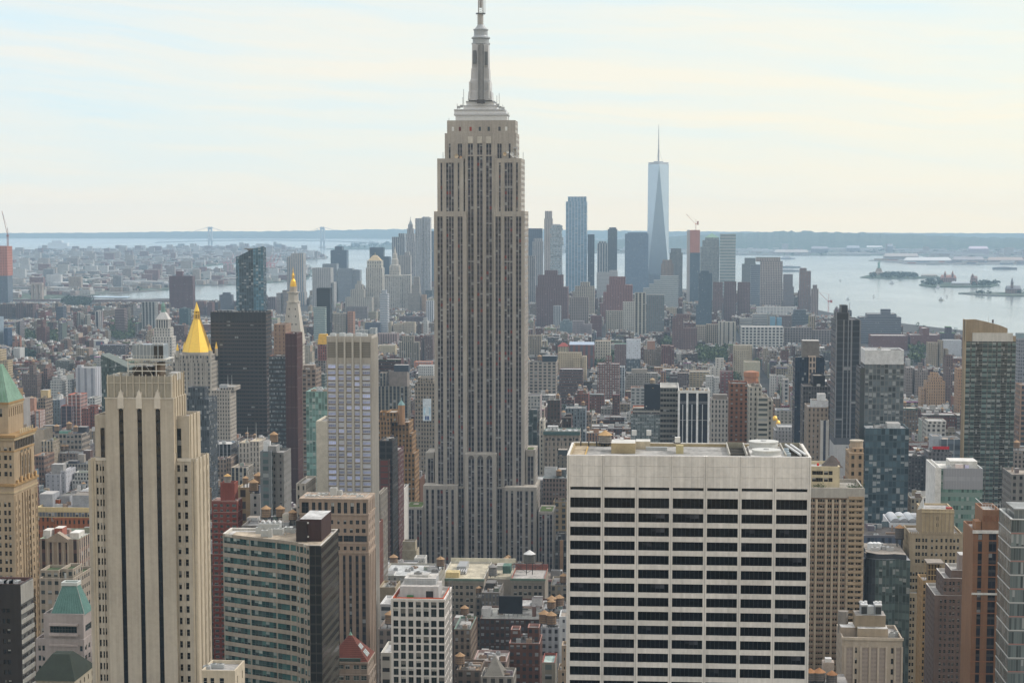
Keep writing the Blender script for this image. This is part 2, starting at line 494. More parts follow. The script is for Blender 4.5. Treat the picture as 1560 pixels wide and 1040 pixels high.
def B(kind,label,cat,Y,vols,st,ybot,pent=(),tank=(),roof=None,cope=None,dep=26,rz=0.0,clutter=None,group=None,foot=True,lowest=2.5,extra=None):
 """building measured on the photo: vols = (px left, px right, py top[, dy, depth, style]) as seen on the front face at Y metres"""
 zh = 20+max(0,min(1,(ybot-560)/160))*25
 if Y<3900 and not(ybot>=630 and('tower' in kind or 'slab' in kind)) and ybot<760 and 256-(ybot-332)*Y/2900>zh:
  Y = (256-zh)*2900/(ybot-332)
 Xa,_ = U(vols[0][0],vols[0][2],Y)
 Xb,_ = U(vols[0][1],vols[0][2],Y)
 cx = (Xa+Xb)/2
 r = root(kind,label,cat,(cx,Y,0),rz,group)
 w,ro = MB(),MB()
 done = []
 roofc = P(*(roof or rnd.choice(ROOF_C)))
 for v in vols:
  x0,x1,yt = v[:3]
  dy = v[3] if len(v)>3 else 0
  d = v[4] if len(v)>4 and v[4] else dep
  s = v[5] if len(v)>5 and v[5] else st
  if Y>3300:s = dict(s,blind=min(s['blind'],.025))
  xa,z1 = U(x0,yt,Y+dy)
  xb,_ = U(x1,yt,Y+dy)
  if Y>1700:
   wd = xb-xa
   if x1<1006:xb = max(U(x1,yt,Y+dy+d)[0],xa+wd*.5)
   elif x0>1006:xa = min(U(x0,yt,Y+dy+d)[0],xb-wd*.5)
  xa,xb = xa-cx,xb-cx
  if rz:
   k = (abs(math.cos(rz))+abs(math.sin(rz))*d/max(xb-xa,1))
   m_,h_ = (xa+xb)/2,(xb-xa)/2/k
   xa,xb = m_-h_,m_+h_
  z0 = lowest
  for(a,b,c,e,zz) in done:
   if z1>zz+1.5 and a-.6<=(xa+xb)/2<=b+.6 and c-.6<=dy+d/2<=e+.6:
    z0 = max(z0,zz)
  if z1<z0+1:z1 = z0+1
  if done and z0>lowest:
   xa,xb,dy,d = xa+.15,xb-.15,dy+.15,d-.3
   z0 -= 1.2
  w.box(xa,xb,dy,dy+d,z0,z1,s,top=False)
  cp = P(*(cope or tuple(min(.75,c*1.08) for c in s['wall'])))
  rdk(ro,xa,xb,dy,dy+d,z1,roofc,cp,min(1.1,(z1-z0)*.3))
  done.append((xa,xb,dy,dy+d,z1))
  VIS.append((Y+dy,x0,x1,yt,ybot))
  if foot:FOOT.append((xa+cx-2,xb+cx+2,Y+dy-3,Y+dy+d+3))
 w.build('wall',r)
 ro.build('roof',r)
 def under(x,y):
  zz = lowest
  for(a,b,c,e,z) in done:
   if a<=x<=b and c<=y<=e:zz = max(zz,z)
  return zz
 for p in pent:
  x0,x1,yt = p[:3]
  dy = p[3] if len(p)>3 else dep*.3
  d = p[4] if len(p)>4 and p[4] else dep*.4
  c = p[5] if len(p)>5 else P(*[q*.85 for q in st['wall']])
  xa,z1 = U(x0,yt,Y+dy)
  xb,_ = U(x1,yt,Y+dy)
  z0 = under((xa+xb)/2-cx,dy+d/2)-1.0
  abp(r,'bulkhead',xa-cx,xb-cx,dy,dy+d,z0,max(z1,z0+1.5),c,topst=P(*rnd.choice(ROOF_C)))
  VIS.append((Y+dy,x0,x1,yt,ybot))
  done.append((xa-cx,xb-cx,dy,dy+d,z1))
 for q in tank:
  px = q[0]
  dy = q[1] if len(q)>1 else dep*.5
  rr = q[2] if len(q)>2 else 2.0
  x = U(px,500,Y+dy)[0]-cx
  atk(r,x,dy,under(x,dy)-1.0,rr,rr*1.7)
 n = clutter if clutter is not None else(11 if Y<1300 else 4 if Y<2400 else 0)
 big = max(done,key=lambda q:(q[1]-q[0])*(q[3]-q[2]))
 a,b,c,e,z = big
 if b-a>8 and e-c>8:
  for _ in range(n):
   x,y = rnd.uniform(a+3,b-3),rnd.uniform(c+3,e-3)
   if abs(under(x,y)-z)<.01:
    zz,cc,q = z-1.1,rnd.choice([GALV,STEEL,P(.42,.41,.40),P(.16,.15,.14),P(.3,.22,.17)]),rnd.random()
    if q<.4:aac(r,x,y,zz,rnd.uniform(1.6,min(4,(b-a)/3)),rnd.uniform(1.4,2.4),rnd.uniform(1,2),cc)
    elif q<.6:
     l_ = rnd.uniform(3,min(9,(b-a)/2))
     x = max(a+1,min(x,b-l_-1))
     abp(r,'duct',x,x+l_,y,y+.7,zz+.3,zz+1.1,cc,MT)
    elif q<.8:
     mb = MB()
     mb.frus(x,y,.4,.4,zz,zz+rnd.uniform(1.2,2.6),8,cc,MT)
     mb.build('vent_pipe',r)
    else:abp(r,'roof_hut',x,x+rnd.uniform(1.6,3.4),y,y+2.2,zz,zz+rnd.uniform(1.6,2.8),P(*[c*rnd.uniform(.7,1.1) for c in st['wall']]),topst=P(*rnd.choice(ROOF_C)))
 if extra:extra(r,cx,Y,done)
 return r
 # ---- real window openings -----------------------------------------
PANES = [P(.012,.014,.018),P(.022,.025,.03),P(.032,.032,.032),P(.008,.009,.012)]
def window_meshes(w,h,frame,tint=None,rails=1,mull=0,blinds=True,split=False):
 """a few window units of one size, origin at the lower left, facing -Y"""
 out = []
 ps = [P(*tint),P(*[c*.6 for c in tint]),P(*[c*1.5 for c in tint])] if tint else PANES
 for k in range(5):
  mb = MB()
  mb.mats = [GM,PL,MT]
  f = min(.09,w*.06)
  gs = ps[k%len(ps)]
  mb.poly([(0,0,0),(w,0,0),(w,0,h),(0,0,h)],gs,GM)
  if split:
   bh = h*(.42,.5,.3,.85,.42)[k]
   mb.poly([(f,-.015,h-bh),(w-f,-.015,h-bh),(w-f,-.015,h-f),(f,-.015,h-f)],P(.48,.50,.54),PL)
  elif blinds and k in(1,3):
   bh = h*(.35 if k==1 else.62)
   mb.poly([(f,-.015,h-bh),(w-f,-.015,h-bh),(w-f,-.015,h-f),(f,-.015,h-f)],P(.4,.4,.38) if k==1 else P(.17,.165,.15),PL)
  mb.box(0,f,-.06,-.005,0,h,frame,MT)
  mb.box(w-f,w,-.06,-.005,0,h,frame,MT)
  mb.box(f,w-f,-.06,-.005,0,f,frame,MT)
  mb.box(f,w-f,-.06,-.005,h-f,h,frame,MT)
  for q in range(rails):
   zz = h*(q+1)/(rails+1)
   mb.box(f,w-f,-.05,-.004,zz-f*.4,zz+f*.4,frame,MT)
  for q in range(mull):
   xx = w*(q+1)/(mull+1)
   mb.box(xx-f*.4,xx+f*.4,-.065,-.004,f,h-f,frame,MT)
  out.append((mb.mesh("window"),mb))
 return out
class Windows:
 """places window units in openings; 100 at most as parts, the rest merged into one part"""
 def __init__(s,parent,limit=100,name='window'):
  s.r,s.n,s.limit,s.rest,s.name = parent,0,limit,[],name
 def put(s,meshes,x,y,z,rz=0.0):
  me = rnd.choices(meshes,(5,2,3,1,4))[0]
  if s.n<s.limit:
   o = bpy.data.objects.new(s.name,me[0])
   COL.objects.link(o)
   o.parent = s.r
   o.location = (x,y,z)
   o.rotation_euler = (0,0,rz)
   s.n += 1
  else:
   s.rest.append((me[1],x,y,z,rz))
 def done(s):
  if not s.rest:return
  mb = MB()
  mb.mats = [GM,PL,MT]
  for src,x,y,z,rz in s.rest:
   c,q,k = math.cos(rz),math.sin(rz),len(mb.v)
   mb.v.extend([(p[0]*c-p[1]*q+x,p[0]*q+p[1]*c+y,p[2]+z) for p in src.v])
   mb.f.extend([tuple(i+k for i in f) for f in src.f])
   mb.uv.extend(src.uv)
   mb.mi.extend(src.mi)
   mb.st.extend(src.st)
  mb.build(s.name,s.r)['kind'] = 'stuff'
def prc(mb,a,b,z0,z1,holes,depth,st,mat=None):
 """wall from plan point a to b (outside on the right) with rectangular openings (u0,u1,v0,v1) and their reveals"""
 L = math.hypot(b[0]-a[0],b[1]-a[1])
 ux,uy = (b[0]-a[0])/L,(b[1]-a[1])/L
 nx,ny = uy,-ux
 us = sorted({0.0,L}|{round(h[0],3) for h in holes}|{round(h[1],3) for h in holes})
 vs = sorted({z0,z1}|{round(h[2],3) for h in holes}|{round(h[3],3) for h in holes})
 ui,vi = {u:i for i,u in enumerate(us)},{v:i for i,v in enumerate(vs)}
 g = np.zeros((len(us)-1,len(vs)-1),dtype=bool)
 for h in holes:
  g[ui[round(h[0],3)]:ui[round(h[1],3)],vi[round(h[2],3)]:vi[round(h[3],3)]] = True
 def pt(u,v,d=0.0):
  return(a[0]+ux*u-nx*d,a[1]+uy*u-ny*d,v)
 for i in range(len(us)-1):
  j = 0
  while j<len(vs)-1:
   if g[i,j]:
    j += 1
    continue
   k = j
   while k<len(vs)-1 and not g[i,k]:k += 1
   mb.poly([pt(us[i],vs[j]),pt(us[i+1],vs[j]),pt(us[i+1],vs[k]),pt(us[i],vs[k])],st,mat or FAC)
   j = k
 for u0,u1,v0,v1 in holes:
  for p,q in(((u0,v0),(u0,v1)),((u0,v1),(u1,v1)),((u1,v1),(u1,v0)),((u1,v0),(u0,v0))):
   mb.poly([pt(*p),pt(*q),pt(*q,depth),pt(*p,depth)],st,mat or FAC)
 return lambda u,v,d:pt(u,v,d)
 # ================================================================== the tall stepped limestone skyscraper in the middle
LIME = (.345,.315,.28)
def esb():
 Y = 1317.0
 cx = U(732,500,Y)[0]
 r = root('skyscraper','tall stepped limestone skyscraper with silver mast rising in the middle of the city','skyscraper',(cx,Y,0))
 stone = ST(LIME,w=0)
 strip = ST((.33,.31,.295),(.030,.030,.040),.2,(.088,.078,.085),.05,.74,.54,fh=3.72)
 sidest = ST(tuple(c*1.0 for c in LIME),(.035,.035,.04),.2,(.13,.115,.11),.03,.42,.5,4.6,3.72)
 w = MB()
 def lx(px,py,dy):return U(px,py,Y+dy)[0]-cx
 def lz(py,dy):return U(732,py,Y+dy)[1]
 def tier(x0,x1,yt,ybase,dy,dep,strips,ytop_s,ybot_s=None,roof=P(.36,.33,.29),arch=False,arches=()):
  xa,xb,z1 = lx(x0,yt,dy),lx(x1,yt,dy),lz(yt,dy)
  z0 = 2.5 if ybase is None else lz(ybase,dy)
  zs1 = lz(ytop_s,dy)
  holes,parts = [],[]
  for s in strips:
   sb = s[3] if len(s)>3 else ybot_s
   b = z0+.01 if sb is None else lz(sb,dy)
   if sb is None and ybase is None:b = 6.0
   u0,u1 = lx(s[0],yt,dy)-xa,lx(s[1],yt,dy)-xa
   holes.append((round(max(.3,u0),3),round(min(u1,xb-xa-.3),3),round(b,3),round(zs1,3)))
   parts.append(s[2])
  at = prc(w,(xa,dy),(xb,dy),z0,z1,holes,.75,stone)
  for h,n in zip(holes,parts):
   mb = MB()
   p = at(h[0],0,.72)
   mb.wallq((p[0],p[1]),(p[0]+h[1]-h[0],p[1]),h[2],h[3],strip,FAC,bays=n)
   for k in range(1,n):
    xm = p[0]+(h[1]-h[0])*k/n
    mb.box(xm-.13,xm+.13,dy+.42,dy+.72,h[2],h[3],P(.30,.29,.28),MT)
   for k in range(2):
    xm = p[0]+(.09 if k==0 else h[1]-h[0]-.09)
    mb.box(xm-.08,xm+.08,dy+.5,dy+.72,h[2],h[3],P(.30,.29,.28),MT)
   mb.build('window_strip',r)
  w.wallq((xb,dy),(xb,dy+dep),z0,z1-2,sidest)
  w.wallq((xb,dy),(xb,dy+dep),z1-2,z1,stone,FAC)
  w.wallq((xb,dy+dep),(xa,dy+dep),z0,z1,sidest)
  w.wallq((xa,dy+dep),(xa,dy),z0,z1,sidest)
  w.poly([(xa,dy,z1),(xb,dy,z1),(xb,dy+dep,z1),(xa,dy+dep,z1)],roof,RM)
  for a,b in zip(holes,holes[1:]):
   m = (a[1]+b[0])/2
   if b[0]-a[1]>1.2:
    w.box(xa+m-.28,xa+m+.28,dy-.22,dy,max(z0,a[2]),min(z1-1.0,a[3]+2.0),stone,FAC)
  VIS.append((Y+dy,x0,x1+4,yt,855))
  FOOT.append((xa+cx-8,xb+cx+8,Y+dy-6,Y+dy+dep+6))
  return xa,xb,z1
 green = P(.09,.13,.035)
 a = tier(617,643.6,773.5,None,-14,26,[(622,630.6,2),(634.5,642.6,2)],777)
 b = tier(820.4,843,777.8,None,-14,30,[(821.4,829.7,2),(832.8,841.6,2)],782)
 for q in(a,b):
  g = MB()
  g.box(q[0]+1,q[1]-1,-12.5,9,q[2]+.02,q[2]+.35,green,LEAF)
  g.build('roof_lawn',r)
  pv = MB()
  pv.box(q[0]+4.5,q[0]+8,-3,1,q[2]+.36,q[2]+.6,P(.5,.42,.38),PL)
  pv.build('terrace',r)
 tier(644.6,697.4,740,None,-8,40,[(648.5,653,1),(656.8,661.4,1),(665.4,675,2),(678.6,683,1),(687,691.6,1)],746)
 tier(768.9,817.5,741,None,-8,40,[(769.9,774,1),(777.8,782.2,1),(786.9,796,2),(799.8,804.5,1),(808.4,812.8,1)],747)
 a = tier(648,661,690,742,6,26,[(651.5,660.5,2)],699)
 b = tier(801,815.6,684,742,6,26,[(803.4,813,2)],694)
 g = MB()
 g.box(b[0]+1,b[1]-1.5,8,16,b[2]+.02,b[2]+.35,green,LEAF)
 g.build('roof_lawn',r)
 q = tier(707.8,756,691.5,None,-8.6,30,[(713.2,722.6,2),(726.8,736.6,2),(740.8,750.2,2)],699)
 for px in(717.9,731.7,745.5):
  x = lx(px,695,-8.6)
  mb = MB()
  R_ = 2.05
  pts = [(x+R_*math.cos(t),-8.62,lz(699,-8.6)+R_*1.25*math.sin(t)) for t in[math.pi*i/10 for i in range(11)]]
  mb.poly(pts[::-1],P(.11,.10,.095),PL)
  mb.build('arch',r)
 tier(696.6,708.2,742,None,-4,20,[(698.3,706.7,2)],744)
 tier(755.6,769.4,742,None,-4,20,[(757,765,2)],744)
 L3 = [(665.8,674.4,2),(679.4,691.4,3),(696.8,704.8,2)]
 tier(661,710.8,322,743,0,38,L3,330)
 R3 = [(754.4,763.2,2),(768.0,781,3),(785.6,794.4,2)]
 tier(752,799.3,322,743,0,38,R3,330)
 tier(708,755,236,745,4.5,30,[(712.2,721.6,2),(726,735.4,2),(740,749.6,2)],238)
 tier(666,706,241.5,323,3,34,[(670.8,673.8,1),(679.2,691.4,3),(697,699.9,1)],248)
 tier(754.6,794.2,241.5,323,3,34,[(760,762.8,1),(768.4,781,3),(786,789,1)],248)
 tier(677.5,786.5,203,242,7,28,[(683.4,686.4,1),(697,704,2),(712.4,720.6,2),(726.4,735,2),(740.4,748.6,2),(757.4,764.4,2),(774.8,778,1)],219)
 for px in(716.5,730.7,744.5):
  x = lx(px,212,7)
  w.box(x-1.6,x+1.6,6.75,7,lz(218,7),lz(208,7),P(.45,.42,.37),PL)
 tier(681,785,183.5,204,9,24,[],190)
 for px,c in((690,SNOW),(700.6,P(.12,.03,.03)),(717,P(.3,.06,.05)),(731,P(.06,.07,.08)),(744.6,P(.05,.06,.07)),(761,P(.06,.06,.07)),(771.2,SNOW)):
  x = lx(px,196.5,9)
  mb = MB()
  mb.box(x-.75,x+.75,8.8,9.0,lz(199.6,9),lz(193.4,9),c,PL)
  mb.build('window',r)
 w.build('wall',r)
 sil = P(.40,.41,.43)
 lite = P(.56,.57,.59)
 ob = MB()
 zc = lz
 def slab(x0,x1,y0,y1,dy,dep,st,ov=.0):
  ob.box(lx(x0,y1,dy)-ov,lx(x1,y1,dy)+ov,dy-ov,dy+dep+ov,zc(y1,dy),zc(y0,dy),st,MT)
 slab(694,772.5,176,184,12,18,ST((.5,.51,.52),(.09,.1,.11),.3,(.4,.41,.42),0,.6,.95,1.7,20))
 slab(691.5,773.5,173.4,176,11.4,19,sil)
 slab(692,771,168.6,173.4,12.5,17,lite)
 slab(691.5,769,166.5,168.6,12,18,sil)
 slab(706,757,162.2,166.5,13.5,15,lite)
 slab(705,758,160.4,162.2,13.2,15.6,sil)
 slab(710.6,753,156,160.4,14,14,lite)
 slab(709.6,754,154,156,13.7,14.6,sil)
 ob.build('observation_deck',r)
 an = MB()
 for px,y0,y1 in((696.5,158,170),(705,148,164),(706.4,136,160),(757,146,164),(760.5,142,162),(766,160,170),(775,172,184),(684,180,187),(788,196,206),(675,232,243),(797,232,243)):
  x = lx(px,y1,14)
  an.beam((x,14,zc(y1,14)),(x,14,zc(y0,14)),.22,STEEL,MT)
 for px,y in((699,163),(703,161.5),(758,160),(762,163.5),(766.5,165)):
  x = lx(px,y,14)
  an.box(x-1,x+1,13.4,14.6,zc(y+2.5,14),zc(y-1.5,14),STEEL,MT)
 an.build('aerial',r)
 ma = MB()
 cxm = lx(732.6,110,20)
 prof_px = [(20,154),(19,141),(17.4,139),(16.4,124),(15.3,121),(14.6,106),(13.6,104),(13.4,68)]
 prof = [(p*.4541,zc(y,20)) for p,y in prof_px]
 for(r0,z0),(r1,z1) in zip(prof,prof[1:]):
  ma.frus(cxm,20,r0*1.3,r1*1.3,z0,z1,4,P(.42,.42,.43),MT,True,math.pi/4)
 ma.lathe(cxm,20,[(6.7,zc(154,20)),(6.4,zc(110,20)),(5.9,zc(68,20))],16,P(.42,.42,.43),MT)
 for px in(717.5,747):
  x = lx(px,120,20)
  ma.box(x-.5,x+.5,10.5,29,zc(152,20),zc(126,20),P(.52,.52,.52),MT)
 ma.build('mast',r)
 gs = MB()
 x0,x1 = lx(727.6,110,10),lx(737.6,110,10)
 gs.poly([(x0,10.2,zc(152,10)),(x1,10.2,zc(152,10)),(x1,10.2,zc(68.5,10)),(x0,10.2,zc(68.5,10))],P(.12,.125,.13),GM)
 for k in range(6):
  xm = x0+(x1-x0)*k/5
  gs.box(xm-.14,xm+.14,9.7,10.2,zc(152,10),zc(68.5,10),P(.45,.45,.46),MT)
 gs.box(x0-.4,x1+.4,9.4,10.2,zc(158,10),zc(152,10),P(.05,.05,.055),MT)
 gs.build('glass_shaft',r)
 for px,h0,h1 in((723,97,77),(740.4,99,79)):
  x = lx(px,90,11)
  mb = MB()
  mb.box(x-1.1,x+1.1,10.9,12.6,zc(h0,11),zc(h1,11),P(.10,.11,.12),MT)
  mb.build('mast_louvre',r)
 do = MB()
 S = .4541
 do.lathe(cxm,20,[(13.6*S,zc(69,20)),(14.4*S,zc(67.6,20)),(14.4*S,zc(66.2,20)),(12.6*S,zc(65.8,20)),(12.6*S,zc(60,20)),(14.4*S,zc(59.2,20)),(14.4*S,zc(57.6,20)),(11.4*S,zc(56,20)),(10.6*S,zc(54.5,20)),(10.6*S,zc(47,20)),(11.6*S,zc(46.6,20)),(11.6*S,zc(45,20)),(9.4*S,zc(44.4,20)),(6.6*S,zc(40.8,20)),(4.9*S,zc(38,20))],20,P(.30,.32,.34),MT)
 do.build('dome',r)
 tw = MB()
 tw.lathe(cxm-.3,20,[(4.3*S,zc(40,20)),(4.1*S,zc(21,20))],12,P(.36,.34,.32),MT)
 for y in range(24,40,3):
  tw.frus(cxm-.3,20,5.1*S,5.1*S,zc(y+.9,20),zc(y,20),12,P(.42,.41,.4),MT)
 tw.frus(cxm-.1,20,7.4*S,7.4*S,zc(22,20),zc(20.4,20),14,P(.12,.13,.14),MT)
 for dx,dyy in((-1.6,-1.6),(1.6,-1.6),(1.6,1.6),(-1.6,1.6)):
  tw.beam((cxm+dx,20+dyy,zc(21,20)),(cxm+dx*.8,20+dyy*.8,zc(-70,20)),.28,P(.33,.31,.30),MT)
 for k in range(30):
  y0 = 20-k*3
  a0 = 1.5
  tw.beam((cxm-a0,18.4,zc(y0,20)),(cxm+a0,18.4,zc(y0-3,20)),.13,P(.33,.31,.3),MT)
  tw.beam((cxm+a0,18.4,zc(y0,20)),(cxm-a0,18.4,zc(y0-3,20)),.13,P(.33,.31,.3),MT)
 tw.frus(cxm,20,1.0,.9,zc(12,20),zc(-72,20),8,P(.36,.34,.33),MT)
 for px in(728.6,738.8):
  x = lx(px,10,20)
  tw.beam((x,20,zc(20,20)),(x,20,zc(-20,20)),.3,P(.4,.4,.4),MT)
 tw.build('antenna',r)
 for px,py,rr,c in((695.5,238,1.5,P(.45,.36,.25)),(702,239.6,1.0,P(.42,.28,.18)),(769,235,1.3,P(.45,.33,.2)),(773.6,232,.9,SNOW),(779.8,235,1.3,SNOW),(782,238,1.0,SNOW),(787.4,238.6,1.0,SNOW)):
  x = lx(px,py,5)
  mb = MB()
  ring = [(x+rr*math.cos(t),4.6,zc(py,5)+rr*math.sin(t)) for t in[2*math.pi*i/12 for i in range(12)]]
  mid = (x,5.2,zc(py,5))
  for i in range(12):
   mb.poly([ring[(i+1)%12],ring[i],mid],c,MT)
  mb.beam(mid,(x,5.4,zc(241.5,5)),.14,STEEL,MT)
  mb.build('dish',r)
 lc = MB()
 x = lx(783,230,6)
 for k in range(4):
  lc.beam((x+k%2*2,5+k//2*2,zc(241,6)),(x+k%2*2,5+k//2*2,zc(225,6)),.18,STEEL,MT)
 lc.box(x-.3,x+2.3,4.7,7.3,zc(227,6),zc(225,6),STEEL,MT)
 lc.build('aerial_frame',r)
esb()
# ================================================================== generic near tower with true window openings
def hv(r,w,win,cx,Y,x0,x1,yt,st,cols=(),rows=None,z0=2.5,dy=0,dep=20,side=None,frame=P(.12,.11,.1),tint=None,depth=.35,rails=1,mull=0,strips=(),roofst=None,cope=None,ybot=1040,backst=None,cache={},stripst=None,blinds=True,split=False,deckz=1.1,sidest=None,west=True):
 xa,z1 = U(x0,yt,Y+dy)
 xb = U(x1,yt,Y+dy)[0]-cx
 xa -= cx
 def Z(py):return U((x0+x1)/2,py,Y+dy)[1]
 holes,put = [],[]
 rowz = []
 for rw in([rows] if rows and not isinstance(rows,list) else(rows or[])):
  top,pitch,h,n = rw[:4]
  zt,dz,hh = Z(top),Z(top)-Z(top+pitch),Z(top)-Z(top+h)
  k = 0
  while(n is None or k<n) and zt-k*dz-hh>z0+1.5:
   rowz.append((zt-k*dz-hh,zt-k*dz,rw[4] if len(rw)>4 else None))
   k += 1
 for(v0,v1,cc) in rowz:
  for(cl,cr) in(cc or cols):
   u0,u1 = U(cl,yt,Y+dy)[0]-cx-xa,U(cr,yt,Y+dy)[0]-cx-xa
   h = (round(u0,3),round(u1,3),round(v0,3),round(v1,3))
   holes.append(h)
 sh = []
 for s in strips:
  u0,u1 = U(s[0],yt,Y+dy)[0]-cx-xa,U(s[1],yt,Y+dy)[0]-cx-xa
  v1 = Z(s[2])
  v0 = Z(s[3]) if len(s)>3 and s[3] else max(z0+.5,3)
  h = (round(u0,3),round(u1,3),round(v0,3),round(v1,3))
  sh.append(h)
 at = prc(w,(xa,dy),(xb,dy),z0,z1,holes+sh,depth,st)
 def meshes(wd,hg):
  k = (round(wd,1),round(hg,1),str(frame),str(tint),rails,mull,blinds,split)
  if k not in cache:
   cache[k] = window_meshes(k[0],k[1],frame,tint,rails,mull,blinds,split)
  return cache[k]
 for h in holes:
  p = at(h[0],h[2],depth-.02)
  win.put(meshes(h[1]-h[0],h[3]-h[2]),*p)
 for h in sh:
  p = at(h[0],h[2],depth-.02)
  mb = MB()
  s_ = stripst or ST((.09,.09,.09),(.02,.023,.028),.08,(.03,.032,.036),0,.9,.6,3,3.5)
  mb.wallq((p[0],p[1]),(p[0]+h[1]-h[0],p[1]),h[2],h[3],s_,FAC)
  mb.build('window_strip',r)
 right = west if west is not None else x1<1006
 zmin = z0
 a,b = ((xb,dy),(xb,dy+dep)) if right else((xa,dy+dep),(xa,dy))
 if side and rowz:
  n,ww = side[:2]
  hs = []
  for(v0,v1,_c) in rowz:
   for k in range(n):
    c = dep*(k+.5)/n
    hs.append((round(c-ww/2,3),round(c+ww/2,3),round(v0,3),round(v1,3)))
  at2 = prc(w,a,b,z0,z1,hs,depth,sidest or st)
  for h in hs:
   p = at2(h[0],h[2],depth-.02) if right else at2(h[0],h[2],depth-.02)
   win.put(meshes(h[1]-h[0],h[3]-h[2]),*p,math.pi/2 if right else-math.pi/2)
 else:
  w.wallq(a,b,z0,z1,sidest or st,FAC)
 back = backst or sidest or st
 w.wallq((xb,dy+dep),(xa,dy+dep),z0,z1,back,FAC)
 if right:w.wallq((xa,dy+dep),(xa,dy),z0,z1,back,FAC)
 else:w.wallq((xb,dy),(xb,dy+dep),z0,z1,back,FAC)
 rdk(w,xa,xb,dy,dy+dep,z1,roofst or P(.33,.32,.31),cope or P(*[min(.75,c*1.12) for c in st['wall']]),deckz,.45)
 VIS.append((Y+dy,x0,x1,yt,ybot))
 FOOT.append((xa+cx-2,xb+cx+2,Y+dy-3,Y+dy+dep+3))
 return xa,xb,z1
def hero(kind,label,cat,Y,xc):
 cx = U(xc,700,Y)[0]
 r = root(kind,label,cat,(cx,Y,0))
 return r,MB(),Windows(r),cx
def grace():
 Y = 515.0
 r,w,win,cx = hero('office_slab','white office slab with wide dark window bands and a broad blank crown, nearest on the right','office building',Y,1050)
 white = ST((.60,.575,.545),w=0)
 xa,zt = U(863.5,693,Y)
 xb = U(1236.3,693,Y)[0]
 xa,xb = xa-cx,xb-cx
 dep = 31.5
 def Z(py):return U(1050,py,Y)[1]
 pitch = (Z(782.4)-Z(974.8))/9
 hgt = pitch*.645
 zw1 = Z(782.4)
 bay = (xb-xa-.95)/7
 pc = [xa+.475+bay*k for k in range(8)]
 core = MB()
 w.wallq((xb,1),(xb,dep),2.5,zt,white,FAC)
 w.wallq((xb,dep),(xa,dep),2.5,zt,ST((.55,.53,.5),w=1,h=.6,bay=9,fh=3.8),FAC)
 w.wallq((xa,dep),(xa,1),2.5,zt,white,FAC)
 back = .95
 w.poly([(xa,back,2.5),(xb,back,2.5),(xb,back,zt-9),(xa,back,zt-9)],P(.02,.02,.022),PL)
 for x in pc:
  w.box(x-.475,x-.05,0,1,2.5,zt,white,FAC)
  w.box(x+.05,x+.475,0,1,2.5,zt,white,FAC)
  w.box(x-.05,x+.05,.2,1,2.5,zt,P(.3,.29,.28),PL)
 zslot0,zslot1 = Z(747.5),Z(743)
 ms = None
 for k in range(7):
  x0,x1 = pc[k]+.475,pc[k+1]-.475
  zz = [zslot1,zslot1+(zt-zslot1)*.34,zslot1+(zt-zslot1)*.67,zt]
  for q in range(3):
   n = 5
   for j in range(n):
    a,b = x0+(x1-x0)*j/n,x0+(x1-x0)*(j+1)/n
    tone = rnd.uniform(.96,1.04)
    w.box(a+.015,b-.015,.14,.4,zz[q]+.02,zz[q+1]-.02,P(*[c*tone for c in white['wall']]),FAC)
  w.box(x0,x1,.4,1,zslot1,zt,P(.35,.34,.33),PL)
  ztop0 = Z(759.2)
  w.box(x0,x1,.12,1,ztop0,zslot0,white,FAC)
  zr = [(Z(774.9),ztop0)]+[(zw1-i*pitch-hgt,zw1-i*pitch) for i in range(int((zw1-8)/pitch))]
  for i in range(len(zr)-1):
   w.box(x0,x1,.12,1,zr[i+1][1],zr[i][0],white,FAC,bottom=True)
  w.box(x0,x1,.12,1,2.5,zr[-1][0],white,FAC)
  if ms is None:
   ms = window_meshes(x1-x0,hgt,P(.03,.03,.033),(.004,.005,.007),0,6,False)
   for i,(me,mb) in enumerate(ms):
    if i in(1,2,3):
     a = rnd.randrange(4)
     for q in range(rnd.randrange(1,4)):
      u0 = (x1-x0)*(a+q)/7
      hh = hgt*rnd.uniform(.3,.8)
      mb.poly([(u0+.06,-.004,hgt-hh),(u0+(x1-x0)/7-.06,-.004,hgt-hh),(u0+(x1-x0)/7-.06,-.004,hgt-.08),(u0+.06,-.004,hgt-.08)],P(*[c*(1+q) for c in(.017,.018,.022)]),GM)
     ms[i] = (mb.mesh("window"),mb)
   mt = window_meshes(x1-x0,zr[0][1]-zr[0][0],P(.03,.03,.033),(.005,.006,.008),0,6,False)
  for i,(v0,v1) in enumerate(zr):
   win.put(mt if i==0 else ms,x0,.62,v0)
 win.done()
 VIS.append((Y,863,1237,672,1040))
 FOOT.append((xa+cx-4,xb+cx+4,Y-4,Y+dep+4))
 zd = zt-1.05
 rdk(w,xa,xb,1.02,dep,zt,P(.27,.265,.255),P(.62,.60,.57),1.05,.6)
 w.build('wall',r)
 ro = MB()
 yel = P(.33,.265,.16)
 ro.box(xa+.62,xb-.62,dep-.95,dep-.62,zd,zt-.25,yel,PL)
 ro.box(xa+.62,xa+1.0,1.7,dep-1,zd,zt-.25,yel,PL)
 ro.box(xa+1.0,xa+4.6,1.7,dep-1,zd+.01,zd+.06,P(.33,.27,.19),RM)
 ro.box(xa+4.6,xa+4.9,1.7,dep-5,zd+.01,zd+.4,P(.45,.3,.1),PL)
 ro.build('roof',r)
 def D(px,py):
  a = G(px,py,zd)
  return a[0]-cx,a[1]-Y
 def at(px,py,w_,d_,h_,name,st,mat=None,z=zd,topst=None):
  x,y = D(px,py)
  return abp(r,name,x-w_/2,x+w_/2,y,y+d_,z,z+h_,st,mat,topst)
 x,y = D(922,679)
 atk(r,x,y,zd,1.9,2.2,1.0,P(.26,.24,.22),P(.40,.26,.13))
 m = .1777
